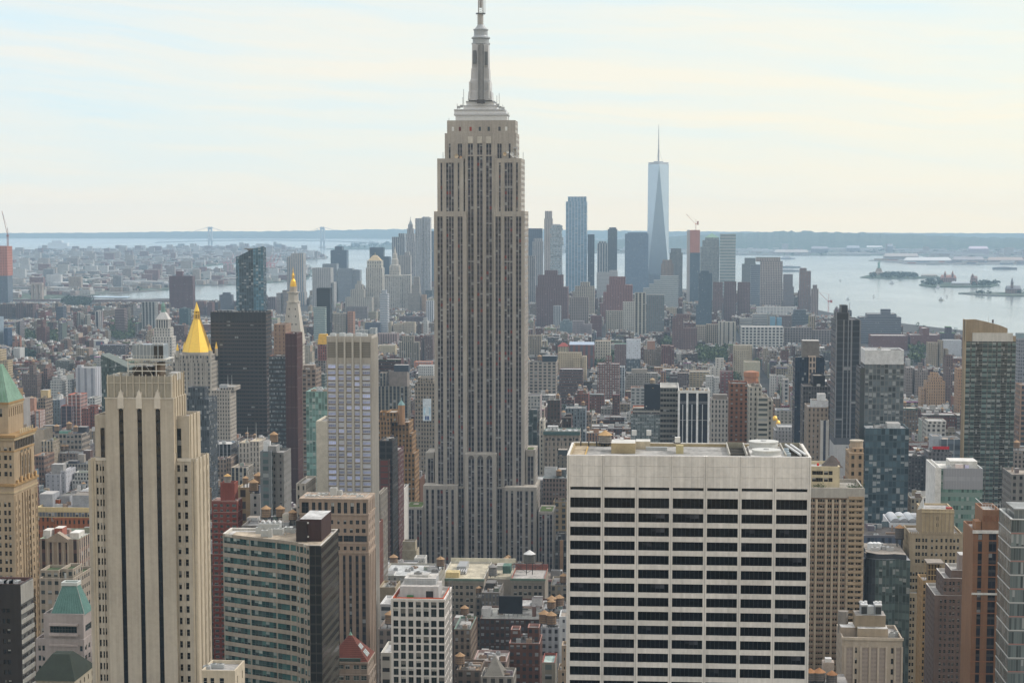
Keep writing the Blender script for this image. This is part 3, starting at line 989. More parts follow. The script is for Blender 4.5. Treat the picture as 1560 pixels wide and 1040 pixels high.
 at(949.3,690.5,37.5*m,9,2.9,'bulkhead',yel,topst=P(.5,.49,.46))
 at(979.5,684,23*m,6,2.2,'bulkhead',P(.46,.40,.30),topst=P(.5,.49,.46))
 at(1000,686,34*m,1.2,1.0,'duct',GALV,MT)
 x,y = D(1035.5,691)
 b = at(1035.5,691,2.1,2.2,2.3,'stair_shed',P(.42,.36,.2))
 at(1036,690.98,.7,.05,1.4,'shed_door',P(.04,.05,.04))
 at(1032,688,1.5,1.5,1.5,'vent',SNOW,MT,z=zd+2.6)
 at(1031.5,687.5,2.0,2.0,.5,'vent_curb',DARK,MT,z=zd+2.3)
 for px,py,hh in((966,676,3.2),(988.4,676,3.2)):
  x,y = D(px,py)
  mb = MB()
  mb.beam((x,y,zd),(x,y,zd+hh),.12,GALV,MT)
  mb.box(x-.7,x+.7,y-.5,y+.6,zd+hh-.7,zd+hh+.8,SNOW,MT)
  mb.build('roof_vent',r)
 x,y = D(949.5,680)
 mb = MB()
 mb.beam((x,y,zd),(x,y,zd+4),.07,GALV,MT)
 mb.box(x-.5,x+.5,y-.1,y+.1,zd+3.4,zd+3.6,SNOW,MT)
 mb.build('aerial',r)
 for px in range(874,930,12):
  x,y = D(px,676)
  mb = MB()
  mb.frus(x,dep-1.6,.18,.18,zd,zd+1.4,6,DARK,MT)
  mb.build('pipe',r)
 for p0,p1 in((1110,1134),(1193,1231)):
  xa_,ya_ = D(p0,690)
  xb_,yb_ = D(p1,690)
  mb = MB()
  y0,y1 = 3.0,dep-2.0
  xa_,xb_ = xa_,min(xb_,xb-1.2)
  mb.poly([(xa_,y0,zd+.05),(xb_,y0,zd+.05),(xb_,y1,zd+.05),(xa_,y1,zd+.05)],P(.018,.016,.014),RM)  # dark sheet above the deck, painting the shade of an open pit
  for q in((xa_-.3,xa_),(xb_,xb_+.3)):
   mb.box(q[0],q[1],y0,y1,zd,zd+1.5,P(.40,.38,.34),PL)
  mb.box(xa_-.3,xb_+.3,y1,y1+.3,zd,zd+1.5,P(.3,.28,.22),PL)
  for k in range(4):
   mb.box(xa_,xb_,y0+3+k*6,y0+3.3+k*6,zd+.3,zd+.6,P(.12,.11,.09),MT)
  mb.build('plant_well',r)
 for k in range(2):
  mb = MB()
  x,y = D(1214+k*8,690)
  mb.beam((x,4,zd+1.2),(x-2.5,dep-4,zd+1.2),.35,P(.62,.62,.62),MT,8)
  mb.build('pipe',r)
 x0,y = D(1165,688)
 mb = MB()
 fr = P(.46,.46,.44)
 mb.box(x0-4.6,x0+4.6,4,dep-4,zd,zd+.7,P(.5,.49,.47),PL)
 for yy,zz,rr in((dep-8.5,.7,4.0),(9.0,0,3.8)):
  mb.frus(x0-.2,yy,rr*1.02,rr,zd+.7,zd+zz+2.0,28,fr,MT,False)
  mb.frus(x0-.2,yy,rr*1.05,rr*1.05,zd+zz+1.7,zd+zz+2.05,28,P(.50,.50,.48),MT)
  mb.frus(x0-.2,yy,rr*.2,rr*.2,zd+zz+2.0,zd+zz+2.3,10,P(.4,.4,.4),MT)
 mb.build('cooling_tower',r)
 for k in range(3):
  aac(r,x0+5.6+rnd.uniform(-.4,.5),6+k*5,zd,1.6,1.6,1.4,P(.4,.46,.5))
grace()
def fifth():
 Y = 560.0
 r,w,win,cx = hero('setback_tower','beige brick tower with three long black stripes and a carved stone crown on the left','office tower',Y,212)
 bri = ST((.40,.358,.298),w=0)
 warm = ST((.42,.36,.275),w=0)  # sunlit copy of the brick, warmth of the sun mixed into its colour
 pale = P(.52,.48,.42)
 fr = P(.17,.15,.125)
 R = (707.3,17.97,10.4,None)
 a = hv(r,w,win,cx,Y,134,296,700,bri,[(142,149.2),(151.6,158.2),(266.8,274),(278,285.2)],R,dy=2,dep=19,side=(4,1.15),frame=fr,sidest=warm,tint=(.016,.015,.014))
 b = hv(r,w,win,cx,Y,144,288,632,bri,(),None,z0=a[2]-1.2,dy=3.5,dep=14,sidest=warm,strips=[(152.4,158.8,652,697),(269,275.6,652,697)])
 c = hv(r,w,win,cx,Y,160,264,606,bri,(),None,dy=0,dep=15.5,sidest=warm,strips=[(180.4,187.4,624),(208.5,215.5,624),(236.5,243.6,624)],stripst=ST((.012,.013,.015),(.010,.012,.015),.0,(.011,.012,.014),0,.9,.8,2,3.5))
 d = hv(r,w,win,cx,Y,162,262,572.5,ST((.32,.30,.255),w=0),(),None,z0=c[2]-1.2,dy=.9,dep=14,sidest=warm,deckz=1.6)
 win.done()
 def X(px):return U(px,620,Y)[0]-cx
 def Z(py):return U(212,py,Y)[1]
 for px in(141,150.6,265.4,276,286.5):
  w.box(X(px)-.16,X(px)+.16,1.75,2,4,Z(703),bri,FAC)
 for px in(136,139.5,289,293):
  w.box(X(px)-.3,X(px)+.3,1.7,2,4,Z(699),warm,FAC)
 for px in(184,212,240):
  w.frus(X(px),-.05,.7,0,Z(624),Z(621),4,P(.02,.02,.02),PL,False,math.pi/4)
  w.box(X(px)-.95,X(px)+.95,-.3,0,Z(622),Z(606),pale,FAC)
  w.pyr(X(px)-.95,X(px)+.95,-.3,.9,Z(606),Z(593),pale,FAC,.05,.2)
  w.box(X(px)-.75,X(px)+.75,.45,.9,Z(606),Z(597),pale,FAC)
 for k in range(11):
  px = 164+k*9.65
  w.box(X(px)-.13,X(px)+.13,.5,.9,Z(605),Z(570.5),P(.47,.43,.36),FAC)
 w.box(X(160)-.15,X(264)+.15,-.2,.0,Z(607.4),Z(605.4),pale,FAC)
 w.box(X(162)-.1,X(262)+.1,.7,.9,Z(584),Z(583),pale,FAC)
 for k in range(5):
  y = 1.5+k*2.9
  w.box(c[1],c[1]+.28,y,y+.55,Z(690),c[2],warm,FAC)
  w.box(c[1]+.01,c[1]+.06,y+1.1,y+2.0,Z(690),Z(640),P(.10,.095,.08),PL)
  w.box(d[1],d[1]+.3,y+1.0,y+1.5,d[2]-8,d[2]+.5,warm,FAC)
 for k in range(4):
  y = 3.2+k*4.6
  w.box(a[1],a[1]+.25,y,y+.5,6,a[2]+.6,warm,FAC)
  w.box(a[1]+.01,a[1]+.05,y+1.2,y+1.6,6,a[2]-5,P(.13,.11,.09),PL)
 for q in range(3):
  w.box(b[1],b[1]+.25,4.5+q*4,5+q*4,a[2],b[2]+.4,warm,FAC)
 w.box(X(134),X(160),1.8,2.0,Z(703),Z(700)+.3,pale,FAC)
 w.box(X(266),X(296),1.8,2.0,Z(703),Z(700)+.3,pale,FAC)
 w.build('wall',r)
 zr = d[2]-1.6
 ro = MB()
 ro.box(d[0]+.8,d[1]-.8,1.8,14,zr+.01,zr+.2,P(.05,.048,.045),RM)
 ro.build('roof',r)
 fm = MB()
 x0,x1 = X(192),X(235)
 z1 = Z(549)
 for x in(x0,(x0+x1)/2,x1):
  for y in(3,11):
   fm.beam((x,y,zr),(x,y,z1),.18,P(.52,.51,.48),MT)
 for y in(3,11):
  for z in(z1,Z(556),Z(566)):
   fm.beam((x0-.3,y,z),(x1+3,y,z),.2,P(.55,.54,.5),MT)
  fm.beam((x0,y,zr),((x0+x1)/2,y,z1),.1,P(.35,.34,.32),MT)
  fm.beam((x1,y,zr),((x0+x1)/2,y,z1),.1,P(.35,.34,.32),MT)
 fm.box(x0-.6,x1+3.2,2.4,11.6,z1,z1+.3,P(.55,.54,.5),MT)
 for k in range(16):
  x = x0-.5+k*(x1+3.6-x0)/15
  fm.beam((x,2.5,z1+.3),(x,2.5,z1+1.3),.05,P(.6,.6,.58),MT)
 fm.beam((x0-.5,2.5,z1+1.3),(x1+3.1,2.5,z1+1.3),.06,P(.6,.6,.58),MT)
 fm.build('plant_frame',r)
 abp(r,'bulkhead',x0+1,x1-1.5,4,10,zr,z1-2.5,P(.07,.06,.05))
 abp(r,'bulkhead',X(232),X(241),3.4,9,zr,z1-1.0,P(.10,.075,.055))
 ch = MB()
 xa,xb,za,zb = X(199),X(246.4),z1+.35,Z(526)
 ch.box(xa,xb,3,9,za,zb,P(.20,.235,.265),MT)
 for p0,p1 in((232,237),(239.5,246)):
  ch.box(X(p0),X(p1),2.9,3.0,za+.2,zb-.3,P(.012,.012,.014),MT)
 for k in range(5):
  ch.beam((X(205+k*5.4),3-.06,za),(X(205+k*5.4),3-.06,zb),.07,P(.5,.54,.58),MT)
 ch.build('chiller',r)
 pi = MB()
 for px,pz in((207,524),(212,523.4),(232.5,523),(237.5,523),(243.6,523.4)):
  x = X(px)
  prev = None
  for k in range(7):
   t = math.pi*k/6
   q = (x-.55*math.cos(t),3.2,zb-.4+.9*math.sin(t))
   if prev:pi.beam(prev,q,.2,P(.42,.43,.44),MT,6)
   prev = q
 pi.build('pipe',r)
 for px in(171,181,255,248,224):
  aac(r,X(px),6+rnd.uniform(-2,4),zr+.2,1.8,1.5,1.5,P(.5,.49,.46))
 mb = MB()
 mb.box(X(249),X(262),6,11,zr,zr+2.2,P(.42,.42,.41),PL)
 mb.build('roof_hut',r)
 r2,w2,win2,cx2 = hero('roof_annexe','low beige stone annexe with pale flat roof at the foot of the black-striped tower','building',535.0,340)
 hv(r2,w2,win2,cx2,535.0,307,358,1020,ST((.46,.40,.31),w=0),[(309.5,315),(320,326),(334,341)],(1032,19,12,None),dep=13,side=(2,1.1),frame=P(.5,.49,.46))
 win2.done()
 w2.build('wall',r2)
 for px in(312,320,330):
  x = U(px,1020,537)[0]-cx2
  aac(r2,x,4+rnd.random()*4,U(330,1020,535)[1]-1.1,2.2,1.6,1.2)
fifth()
def copper_tower():
 Y = 700.0
 r,w,win,cx = hero('stone_tower','tan stone tower with green copper roof and arched windows at the far left edge','office tower',Y,5)
 st = ST((.36,.285,.20),w=0)
 sd = ST((.33,.25,.165),w=0)
 trim = P(.30,.19,.085)
 orn = P(.38,.30,.19)
 fr = P(.28,.22,.15)
 cols = [(-24,-20),(-14,-10),(-4,0),(5,9),(11.6,15.4)]
 a = hv(r,w,win,cx,Y,-46,21,738,st,cols,(764.5,12.4,7.3,None),dep=27.5,side=(7,1.25),frame=fr,sidest=sd,tint=(.022,.02,.018))
 b = hv(r,w,win,cx,Y,-44,20.4,664,st,[(-14,-10),(-4,0),(5,10),(13,16.5)],(681,12.4,7.0,5),z0=a[2]-1.2,dy=1,dep=23.5,frame=fr,sidest=sd)
 d = hv(r,w,win,cx,Y,-42,12,614,st,[(-20,-15),(-2,3)],(622,18,13,1),z0=b[2]-1.2,dy=5,dep=17,frame=fr,sidest=sd,side=(7,.9))
 win.done()
 def band(q,z,hh,ov,s):
  w.box(q[0]-ov,q[1]+ov,q[3]-ov,q[4]+ov,z,z+hh,s,PL)
 aa,bb,dd = (*a,0,27.5),(*b,1,24.5),(*d,5,22)
 band(aa,a[2]-.6,1.0,.5,trim)
 band(aa,a[2]-3.2,.6,.3,orn)
 band(bb,b[2]-.5,1.0,.9,trim)
 band(bb,b[2]-1.6,.9,.5,orn)
 band(bb,b[2]-6.0,.45,.2,trim)
 band(dd,d[2]-.4,.8,.5,trim)
 band(dd,d[2]-1.3,.7,.25,orn)
 for k in range(7):
  mb = MB()
  y = 6.6+k*2.35
  mb.box(b[1]+.55,b[1]+.9,y,y+.55,b[2]+.5,b[2]+2.3,P(.5,.42,.28),PL)
  mb.build('finial',r)
 for k in range(12):
  w.box(b[1],b[1]+.3,2+k*1.9,2.9+k*1.9,b[2]-5,b[2]-2.0,P(.07,.06,.05),PL)
 for k in range(3):
  y = 8.6+k*3.9
  mb = MB()
  z0,z1 = a[2]+2.5,b[2]-9.5
  pts = [(b[1]+.04,y,z0),(b[1]+.04,y+2.3,z0)]+[(b[1]+.04,y+1.15+1.15*math.cos(t),z1+1.3*math.sin(t)) for t in[math.pi*i/8 for i in range(9)]]
  mb.poly(pts,P(.03,.03,.032),GM)
  for q in range(5):
   mb.box(b[1]+.04,b[1]+.12,y,y+2.3,z0+2.4+q*3.3,z0+3.2+q*3.3,P(.10,.085,.06),MT)
  mb.box(b[1]+.04,b[1]+.14,y+1.05,y+1.25,z0,z1+.8,P(.16,.13,.1),MT)
  mb.build('arched_window',r)
 for k in range(4):
  y = 8.0+k*3.9
  w.box(b[1],b[1]+.45,y-.1,y+.5,a[2]+1,b[2]-7,sd,FAC)
 for k in range(4):
  w.box(a[1],a[1]+.4,9+k*3.0,9.7+k*3.0,4,a[2]-4,sd,FAC)
 for yy in(1.0,4.5,24.5,26.5):
  w.box(a[1],a[1]+.22,yy-.3,yy+.3,4,a[2]-4,sd,FAC)
 for k in range(6):
  mb = MB()
  y = 2.5+k*4.2
  mb.box(a[1]+.2,a[1]+.8,y,y+1.4,a[2]+.3,a[2]+1.6+(k%2)*.8,P(.44,.28,.13),PL)
  mb.build('urn',r)
 w.build('wall',r)
 ro = MB()
 cop = P(.165,.26,.205)
 z1 = U(0,556,Y+9)[1]
 ro.pyr(d[0]-.3,d[1]+.3,4.7,22.3,d[2]+.45,z1,cop,PL,.28,.12)
 x0,x1,y0,y1 = d[0]-.3,d[1]+.3,4.7,22.3
 mx,my = (x0+x1)/2,(y0+y1)/2
 for k in range(1,14):
  t = k/14
  p = (x0+(x1-x0)*t,y0,d[2]+.5)
  q = (mx+(x1-x0)*.28*(t-.5),my-(y1-y0)*.06,z1+.03)
  ro.beam(p,q,.06,P(.22,.40,.29),MT)
 for k in range(1,10):
  t = k/10
  p = (x1,y0+(y1-y0)*t,d[2]+.5)
  q = (mx+(x1-x0)*.14,my+(y1-y0)*.12*(t-.5),z1+.03)
  ro.beam(p,q,.06,P(.22,.40,.29),MT)
 for t in(.2,.33):
  ro.poly([(x0+(x1-x0)*(.55+t),y0+.3,d[2]+1.2),(x0+(x1-x0)*(.62+t),y0+.3,d[2]+1.2),(x0+(x1-x0)*(.585+t*.8),y0+1.9,d[2]+4.2),(x0+(x1-x0)*(.54+t*.8),y0+2.0,d[2]+4.6)],P(.13,.24,.17),PL)
 ro.build('roof',r)
copper_tower()
def dark_corner():
 Y = 560.0
 r,w,win,cx = hero('office_block','dark brown office block with white striped flank in the bottom left corner','office building',Y,0)
 dk = ST((.035,.03,.028),w=0)
 wt = ST((.62,.60,.57),w=0)
 a = hv(r,w,win,cx,Y,-60,31,888,dk,[(3,7),(9,14),(-20,-15)],[(926,15.6,6.5,None)],dep=11.4,frame=P(.03,.03,.03),sidest=ST((.6,.59,.56),(.05,.05,.055),.3,(.2,.2,.2),0,1,.5,5,3.1,3),tint=(.03,.035,.04),cope=P(.10,.05,.045),roofst=P(.17,.16,.16))
 win.done()
 w.box(a[1],a[1]+.25,.2,11.2,a[2]-6.2,a[2]-.4,wt,FAC)
 zz = a[2]-6.2
 k = 0
 while zz>6:
  w.box(a[1],a[1]+.35,.2,11.2,zz-3.1,zz-1.8,wt,FAC,bottom=True)
  zz -= 3.1
 w.build('wall',r)
 for px in(4,14,22):
  aac(r,U(px,880,Y+5)[0]-cx,5.5,a[2]-1.1,3,2.6,1.2,P(.42,.42,.42))
dark_corner()
def pink_block():
 Y = 640.0
 r,w,win,cx = hero('stone_block','pinkish stone block with a truncated green pyramid roof at lower left','office building',Y,98)
 st = ST((.33,.29,.275),w=0)
 fr = P(.1,.1,.1)
 tint = (.03,.05,.055)
 a = hv(r,w,win,cx,Y,54,128,972,st,[(58,62),(64,68),(121.5,125.5)],(983,15.3,8,None),dep=12,side=(3,2.2),frame=fr,tint=tint)
 b = hv(r,w,win,cx,Y,66,127,934,st,[(75.5,116.5)],(953.5,15.6,10,3),z0=a[2]-1.2,dy=.6,dep=11,side=(1,7),frame=fr,tint=tint,mull=8)
 win.done()
 for k in range(3):
  w.box(U(74,940,Y)[0]-cx,U(118,940,Y)[0]-cx,-.3,.55,U(98,952.6+k*15.6,Y)[1],U(98,949.6+k*15.6,Y)[1],P(.42,.36,.34),FAC)
 w.build('wall',r)
 ro = MB()
 x0,x1 = U(75,931,Y)[0]-cx,U(127,931,Y)[0]-cx
 zb,zt_ = b[2]-.4,U(104,891,Y+5)[1]
 cop = P(.10,.20,.18)
 ro.pyr(x0,x1,1.4,10.8,zb,zt_,cop,PL,.42,.42)
 mx,my,hx,hy = (x0+x1)/2,6.1,(x1-x0)/2,4.7
 for k in range(1,12):
  t = k/12
  ro.beam((x0+2*hx*t,1.4,zb),(mx+.42*hx*(2*t-1),my-.42*hy,zt_),.05,P(.15,.28,.25),MT)
  ro.beam((x1,1.4+2*hy*t,zb),(mx+.42*hx,my+.42*hy*(2*t-1),zt_),.05,P(.15,.28,.25),MT)
 for s in(-1,1):
  ro.beam((mx+s*hx,1.4,zb),(mx+.42*hx*s,my-.42*hy,zt_),.14,P(.3,.33,.31),MT)
 ro.build('roof',r)
 cr = MB()
 cr.box(mx-hx*.48,mx+hx*.48,my-hy*.5,my-hy*.36,zt_,zt_+1.2,P(.5,.52,.5),MT)
 cr.box(mx-hx*.48,mx+hx*.48,my+hy*.36,my+hy*.5,zt_,zt_+1.2,P(.5,.52,.5),MT)
 cr.box(mx-hx*.48,mx-hx*.4,my-hy*.36,my+hy*.36,zt_,zt_+1.2,P(.5,.52,.5),MT)
 cr.box(mx+hx*.4,mx+hx*.48,my-hy*.36,my+hy*.36,zt_,zt_+1.2,P(.5,.52,.5),MT)
 cr.build('roof_crown',r)
 mb = MB()
 zc_ = U(100,1008,Y)[1]
 xc = U(101,1008,Y)[0]-cx
 pr = None
 for k in range(15):
  t = math.pi*k/14
  q = (xc+4.0*math.cos(t),-.3,zc_+3.0*math.sin(t))
  if pr:mb.beam(pr,q,.28,P(.55,.52,.5),PL)
  pr = q
 mb.build('pediment',r)
 Y2 = 600.0
 r2,w2,win2,cx2 = hero('stone_building','low beige building with a dark green hipped roof and white dormers, bottom left','building',Y2,85)
 a = hv(r2,w2,win2,cx2,Y2,48,113,1034,ST((.40,.36,.28),w=0),[(55,59),(66,70),(78,82),(90,94),(102,106)],(1042,14,8,None),dep=22,side=(5,1.1))
 win2.done()
 w2.build('wall',r2)
 ro = MB()
 ro.pyr(a[0]-.4,a[1]+.4,-.4,22.4,a[2]-.3,U(80,994,Y2+10)[1],P(.022,.03,.022),PL,.38,.2)
 ro.build('roof',r2)
 for px in(100,106):
  x = U(px,1030,Y2+4)[0]-cx2
  abp(r2,'dormer',x-.8,x+.8,3.5,6.5,a[2],a[2]+2.6,SNOW)
pink_block()
def band_block():
 Y = 640.0
 X0 = U(420,830,Y)[0]
 r = root('office_block','curved office block with bands of teal windows and a dark brown roof bulkhead','office building',(X0,Y,0))
 w,win = MB(),Windows(r)
 plan = [(339.5,17),(380,11),(420,6),(441,3),(451,1.5),(455,-1),(462,-1.5),(466,-4),(471,-4.5)]
 zt = U(430,826,Y)[1]
 pts = [(U(p,826,Y+d)[0]-X0,d) for p,d in plan]
 xr = U(489.5,829,Y-4.5)[0]-X0
 xs = xr
 depth = 30
 stone = ST((.315,.275,.23),w=0)
 dark = ST((.05,.047,.042),(.018,.018,.018),.0,(.035,.034,.03),0,.88,.8,2.0,3.4)
 dark2 = ST((.085,.075,.06),(.02,.019,.017),.0,(.05,.045,.035),0,1,.55,30,3.4,12)
 zs = [U(430,831+15.42*k,Y)[1] for k in(0,1)]
 pitch = zs[0]-zs[1]
 wh = pitch*.60
 n = int((zs[0]-6)/pitch)
 wins = {}
 segs = [(0,1),(1,2),(2,3),(3,4),(4,5),(5,6),(6,7),(7,8)]
 for i,j in segs:
  a,b = pts[i],pts[j]
  L = math.hypot(b[0]-a[0],b[1]-a[1])
  holes = [(.25,round(L-.1,3),round(zs[0]-k*pitch-wh,3),round(zs[0]-k*pitch,3)) for k in range(n)]
  at = prc(w,a,b,2.5,zt,holes,.3,stone)
  if L>1.5:
   ms = []
   for v in range(5):
    mb = MB()
    mb.mats = [GM,PL,MT]
    ww = L-.35
    m = max(1,int(ww/1.5))
    for q in range(m):
     c = rnd.choice([(.025,.06,.06),(.04,.10,.10),(.02,.045,.048),(.015,.028,.03),(.075,.15,.145),(.05,.08,.08)])
     u0,u1 = ww*q/m,ww*(q+1)/m
     mb.poly([(u0,0,0),(u1,0,0),(u1,0,wh),(u0,0,wh)],P(*c),GM)
     if rnd.random()<.28:
      hh = wh*rnd.uniform(.3,.8)
      mb.poly([(u0+.05,-.02,wh-hh),(u1-.05,-.02,wh-hh),(u1-.05,-.02,wh-.05),(u0+.05,-.02,wh-.05)],P(*rnd.choice([(.22,.26,.25),(.35,.38,.36),(.1,.13,.13)])),PL)
     if rnd.random()<.3:
      mb.box(u0+.2,u1-.3,-.03,-.01,.05,wh*rnd.uniform(.2,.4),P(.02,.025,.025),PL)
     mb.box(u0-.035,u0+.035,-.09,-.005,0,wh,P(.10,.16,.155),MT)
    mb.box(0,.16,-.1,-.005,0,wh,P(.32,.42,.40),MT)
    mb.box(.16,ww,-.08,-.005,wh*.30,wh*.34,P(.08,.11,.11),MT)
    ms.append((mb.mesh("window"),mb))
   rz = math.atan2(b[1]-a[1],b[0]-a[0])
   for h in holes:
    win.put(ms,*at(h[0],h[2],.28),rz)
  else:
   for h in holes:
    p,q = at(h[0],0,.28),at(h[1],0,.28)
    w.wallq((p[0],p[1]),(q[0],q[1]),h[2],h[3],ST((.05,.07,.07),(.03,.06,.06),.1,w=1,h=1),FAC)
  for q in range(1,int(L/1.5)):
   t = q/int(L/1.5)
   x,y = a[0]+(b[0]-a[0])*t,a[1]+(b[1]-a[1])*t
   w.box(x-.02,x+.02,y-.03,y+.05,zs[0]+.02,zt,P(.3,.27,.23),PL)
 win.done()
 e = pts[-1]
 w.wallq(e,(xr,-4.5),2.5,zt-.3,dark)
 w.wallq((xr,-4.5),(xr,depth),2.5,zt-.3,dark2)
 w.wallq((xr,depth),(pts[0][0],depth),2.5,zt,stone,FAC)
 w.wallq((pts[0][0],depth),pts[0],2.5,zt,stone,FAC)
 w.build('wall',r)
 ro = MB()
 outl = pts+[(xr,-4.5),(xr,depth),(pts[0][0],depth)]
 ro.poly([(p[0],p[1],zt-.9) for p in outl],P(.34,.285,.22),RM)
 cen = (sum(p[0] for p in outl)/len(outl),sum(p[1] for p in outl)/len(outl))
 inn = [(p[0]+(cen[0]-p[0])*.035,p[1]+(cen[1]-p[1])*.05) for p in outl]
 inn2 = [(p[0]+(cen[0]-p[0])*.11,p[1]+(cen[1]-p[1])*.16) for p in outl]
 for k in range(len(outl)):
  q = (k+1)%len(outl)
  ro.poly([(*outl[k],zt),(*outl[q],zt),(*inn[q],zt),(*inn[k],zt)],P(.55,.52,.48),PL)
  ro.poly([(*inn[k],zt),(*inn[q],zt),(*inn[q],zt-.9),(*inn[k],zt-.9)],P(.5,.47,.42),PL)
  ro.poly([(*inn[k],zt-.87),(*inn[q],zt-.87),(*inn2[q],zt-.87),(*inn2[k],zt-.87)],P(.42,.41,.40),RM)
 ro.build('roof',r)
 zd = zt-.9
 def D(px,py):
  a = G(px,py,zd)
  return a[0]-X0,a[1]-Y
 xa,y0 = D(457,824)
 xb = D(487.5,824)[0]
 brn = P(.055,.03,.027)
 o = abp(r,'bulkhead',xa,xb+.6,y0,y0+20,zd,U(470,790.5,Y+y0)[1],brn,FAC,topst=P(.42,.42,.42))
 abp(r,'bulkhead',xa-1.2,xa+2.6,y0-.8,y0+6,zd,U(470,790.5,Y+y0)[1]-.5,P(.035,.024,.022),FAC)
 for py in(797,818):
  abp(r,'floodlight',xa+2.7,xa+3.2,y0-.5,y0-.02,U(470,py,Y+y0)[1],U(470,py-2.5,Y+y0)[1],SNOW,MT)
 for px,py,ww,dd,hh in((410,812,7.5,4.5,3.4),(402,818,2.6,2,2.2),(410,819,1.4,1.6,3.0),(423,815,3.4,3,2.2),(438,811,2.8,3,1.8),(394,813,2.6,2.2,2.2),(445,813,1.6,1.6,1.6)):
  x,y = D(px,py)
  aac(r,x,y+2,zd,ww,dd,hh,P(.40,.41,.40))
 x,y = D(412,812)
 fm = MB()
 for k in range(6):
  fm.beam((x-4.4+k*1.8,y+.3,zd),(x-4.4+k*1.8,y+.3,zd+4.6),.08,P(.5,.5,.5),MT)
 for zz in(3.4,4.6):
  fm.beam((x-4.6,y+.3,zd+zz),(x+4.8,y+.3,zd+zz),.08,P(.5,.5,.5),MT)
 for k in range(4):
  fm.frus(x-3+k*2,y+2,.9,0,zd+3.9,zd+4.7,8,P(.5,.5,.5),MT)
 fm.build('plant_frame',r)
 pb = MB()
 x,y = D(436,818)
 for k in range(3):
  pr = None
  for q in range(7):
   t = math.pi/2*q/6
   pt = (x+k*.9-2.2*math.cos(t),y+1,zd+.3+2.2*math.sin(t))
   if pr:pb.beam(pr,pt,.14,GALV,MT)
   pr = pt
 pb.build('duct',r)
 VIS.append((Y,339,490,806,1040))
 FOOT.append((pts[0][0]+X0-3,xr+X0+3,Y-8,Y+depth+4))
band_block()
def brown_stone_tower():
 Y = 800.0
 r,w,win,cx = hero('stone_tower','brown stone office tower with tall top-storey windows in front of the lavender-windowed tower','office tower',Y,508)
 st = ST((.30,.225,.17),w=0)
 sd = ST((.31,.24,.19),w=0)
 def z7(*a):return[300+v/3.4675 for v in a]
 def pairs(*a):return[tuple(z7(*p)) for p in a]
 ctop = pairs((552,590),(607,625),(640,658),(673,690),(708,725),(742,760),(775,793),(810,828),(842,860),(876,894))
 cmid = pairs((565,580),(600,615),(635,650),(668,684),(704,719),(740,752),(773,788),(806,822),(838,856),(870,890))
 rib = pairs((560,600),(605,645),(650,690),(700,732),(736,768),(772,826),(832,896))
 rows = [(765,99,16.8,1,ctop),(791.8,12.8,6.2,2,cmid),(815.2,99,9.4,1,rib),(831.5,99,6,1,cmid)]
 strips = [(a,b,845) for a,b in pairs((565,578),(600,613),(635,648),(668,682),(704,716),(735,748),(768,782),(800,815),(835,851),(868,888))]
 a = hv(r,w,win,cx,Y,456,561,759,st,(),rows,dep=19,side=(4,1.5),frame=P(.09,.085,.08),tint=(.025,.028,.032),strips=strips,sidest=sd,rails=1,mull=1,roofst=P(.25,.27,.28),cope=P(.36,.33,.30),stripst=ST((.06,.055,.05),(.022,.026,.034),.12,(.07,.06,.055),0,.86,.62,1.2,3.4))
 win.done()
 def Z(py):return U(508,py,Y)[1]
 for py,hh,ov in((784,.7,.35),(827.5,.5,.25),(842,.6,.3),(761,.5,.2)):
  w.box(a[0]-ov,a[1]+ov,-ov,19+ov,Z(py),Z(py)+hh,P(.34,.265,.205),FAC)
 for p,q in zip(strips,strips[1:]):
  x = U((p[1]+q[0])/2,900,Y)[0]-cx
  w.box(x-.3,x+.3,-.3,0,4,Z(845),st,FAC)
 for k in range(5):
  w.box(a[1],a[1]+.3,.3+k*4.4,.9+k*4.4,4,Z(845),sd,FAC)
 w.build('wall',r)
 zd = a[2]-1.1
 for px,py0,ww,hh in((508,752,3,4.5),(516,753,2.4,3.2),(480,755,5,1.6),(493,755,4,2),(535,755,5,1.5),(470,756,3,1.4),(550,754,3,1.6)):
  aac(r,U(px,py0,Y+10)[0]-cx,8+rnd.uniform(-3,5),zd,ww,2.4,hh,P(.42,.42,.40))
 fm = MB()
 for k in range(8):
  x = a[0]+2+k*(a[1]-a[0]-4)/7
  fm.beam((x,3,zd+1.4),(x,16.5,zd+1.4),.1,P(.4,.42,.42),MT)
  fm.beam((x,3,zd),(x,3,zd+1.4),.1,P(.4,.42,.42),MT)
  fm.beam((x,16.5,zd),(x,16.5,zd+1.4),.1,P(.4,.42,.42),MT)
 fm.beam((a[0]+2,3,zd+1.4),(a[1]-2,3,zd+1.4),.12,P(.4,.42,.42),MT)
 fm.beam((a[0]+2,16.5,zd+1.4),(a[1]-2,16.5,zd+1.4),.12,P(.4,.42,.42),MT)
 fm.build('roof_frame',r)
brown_stone_tower()
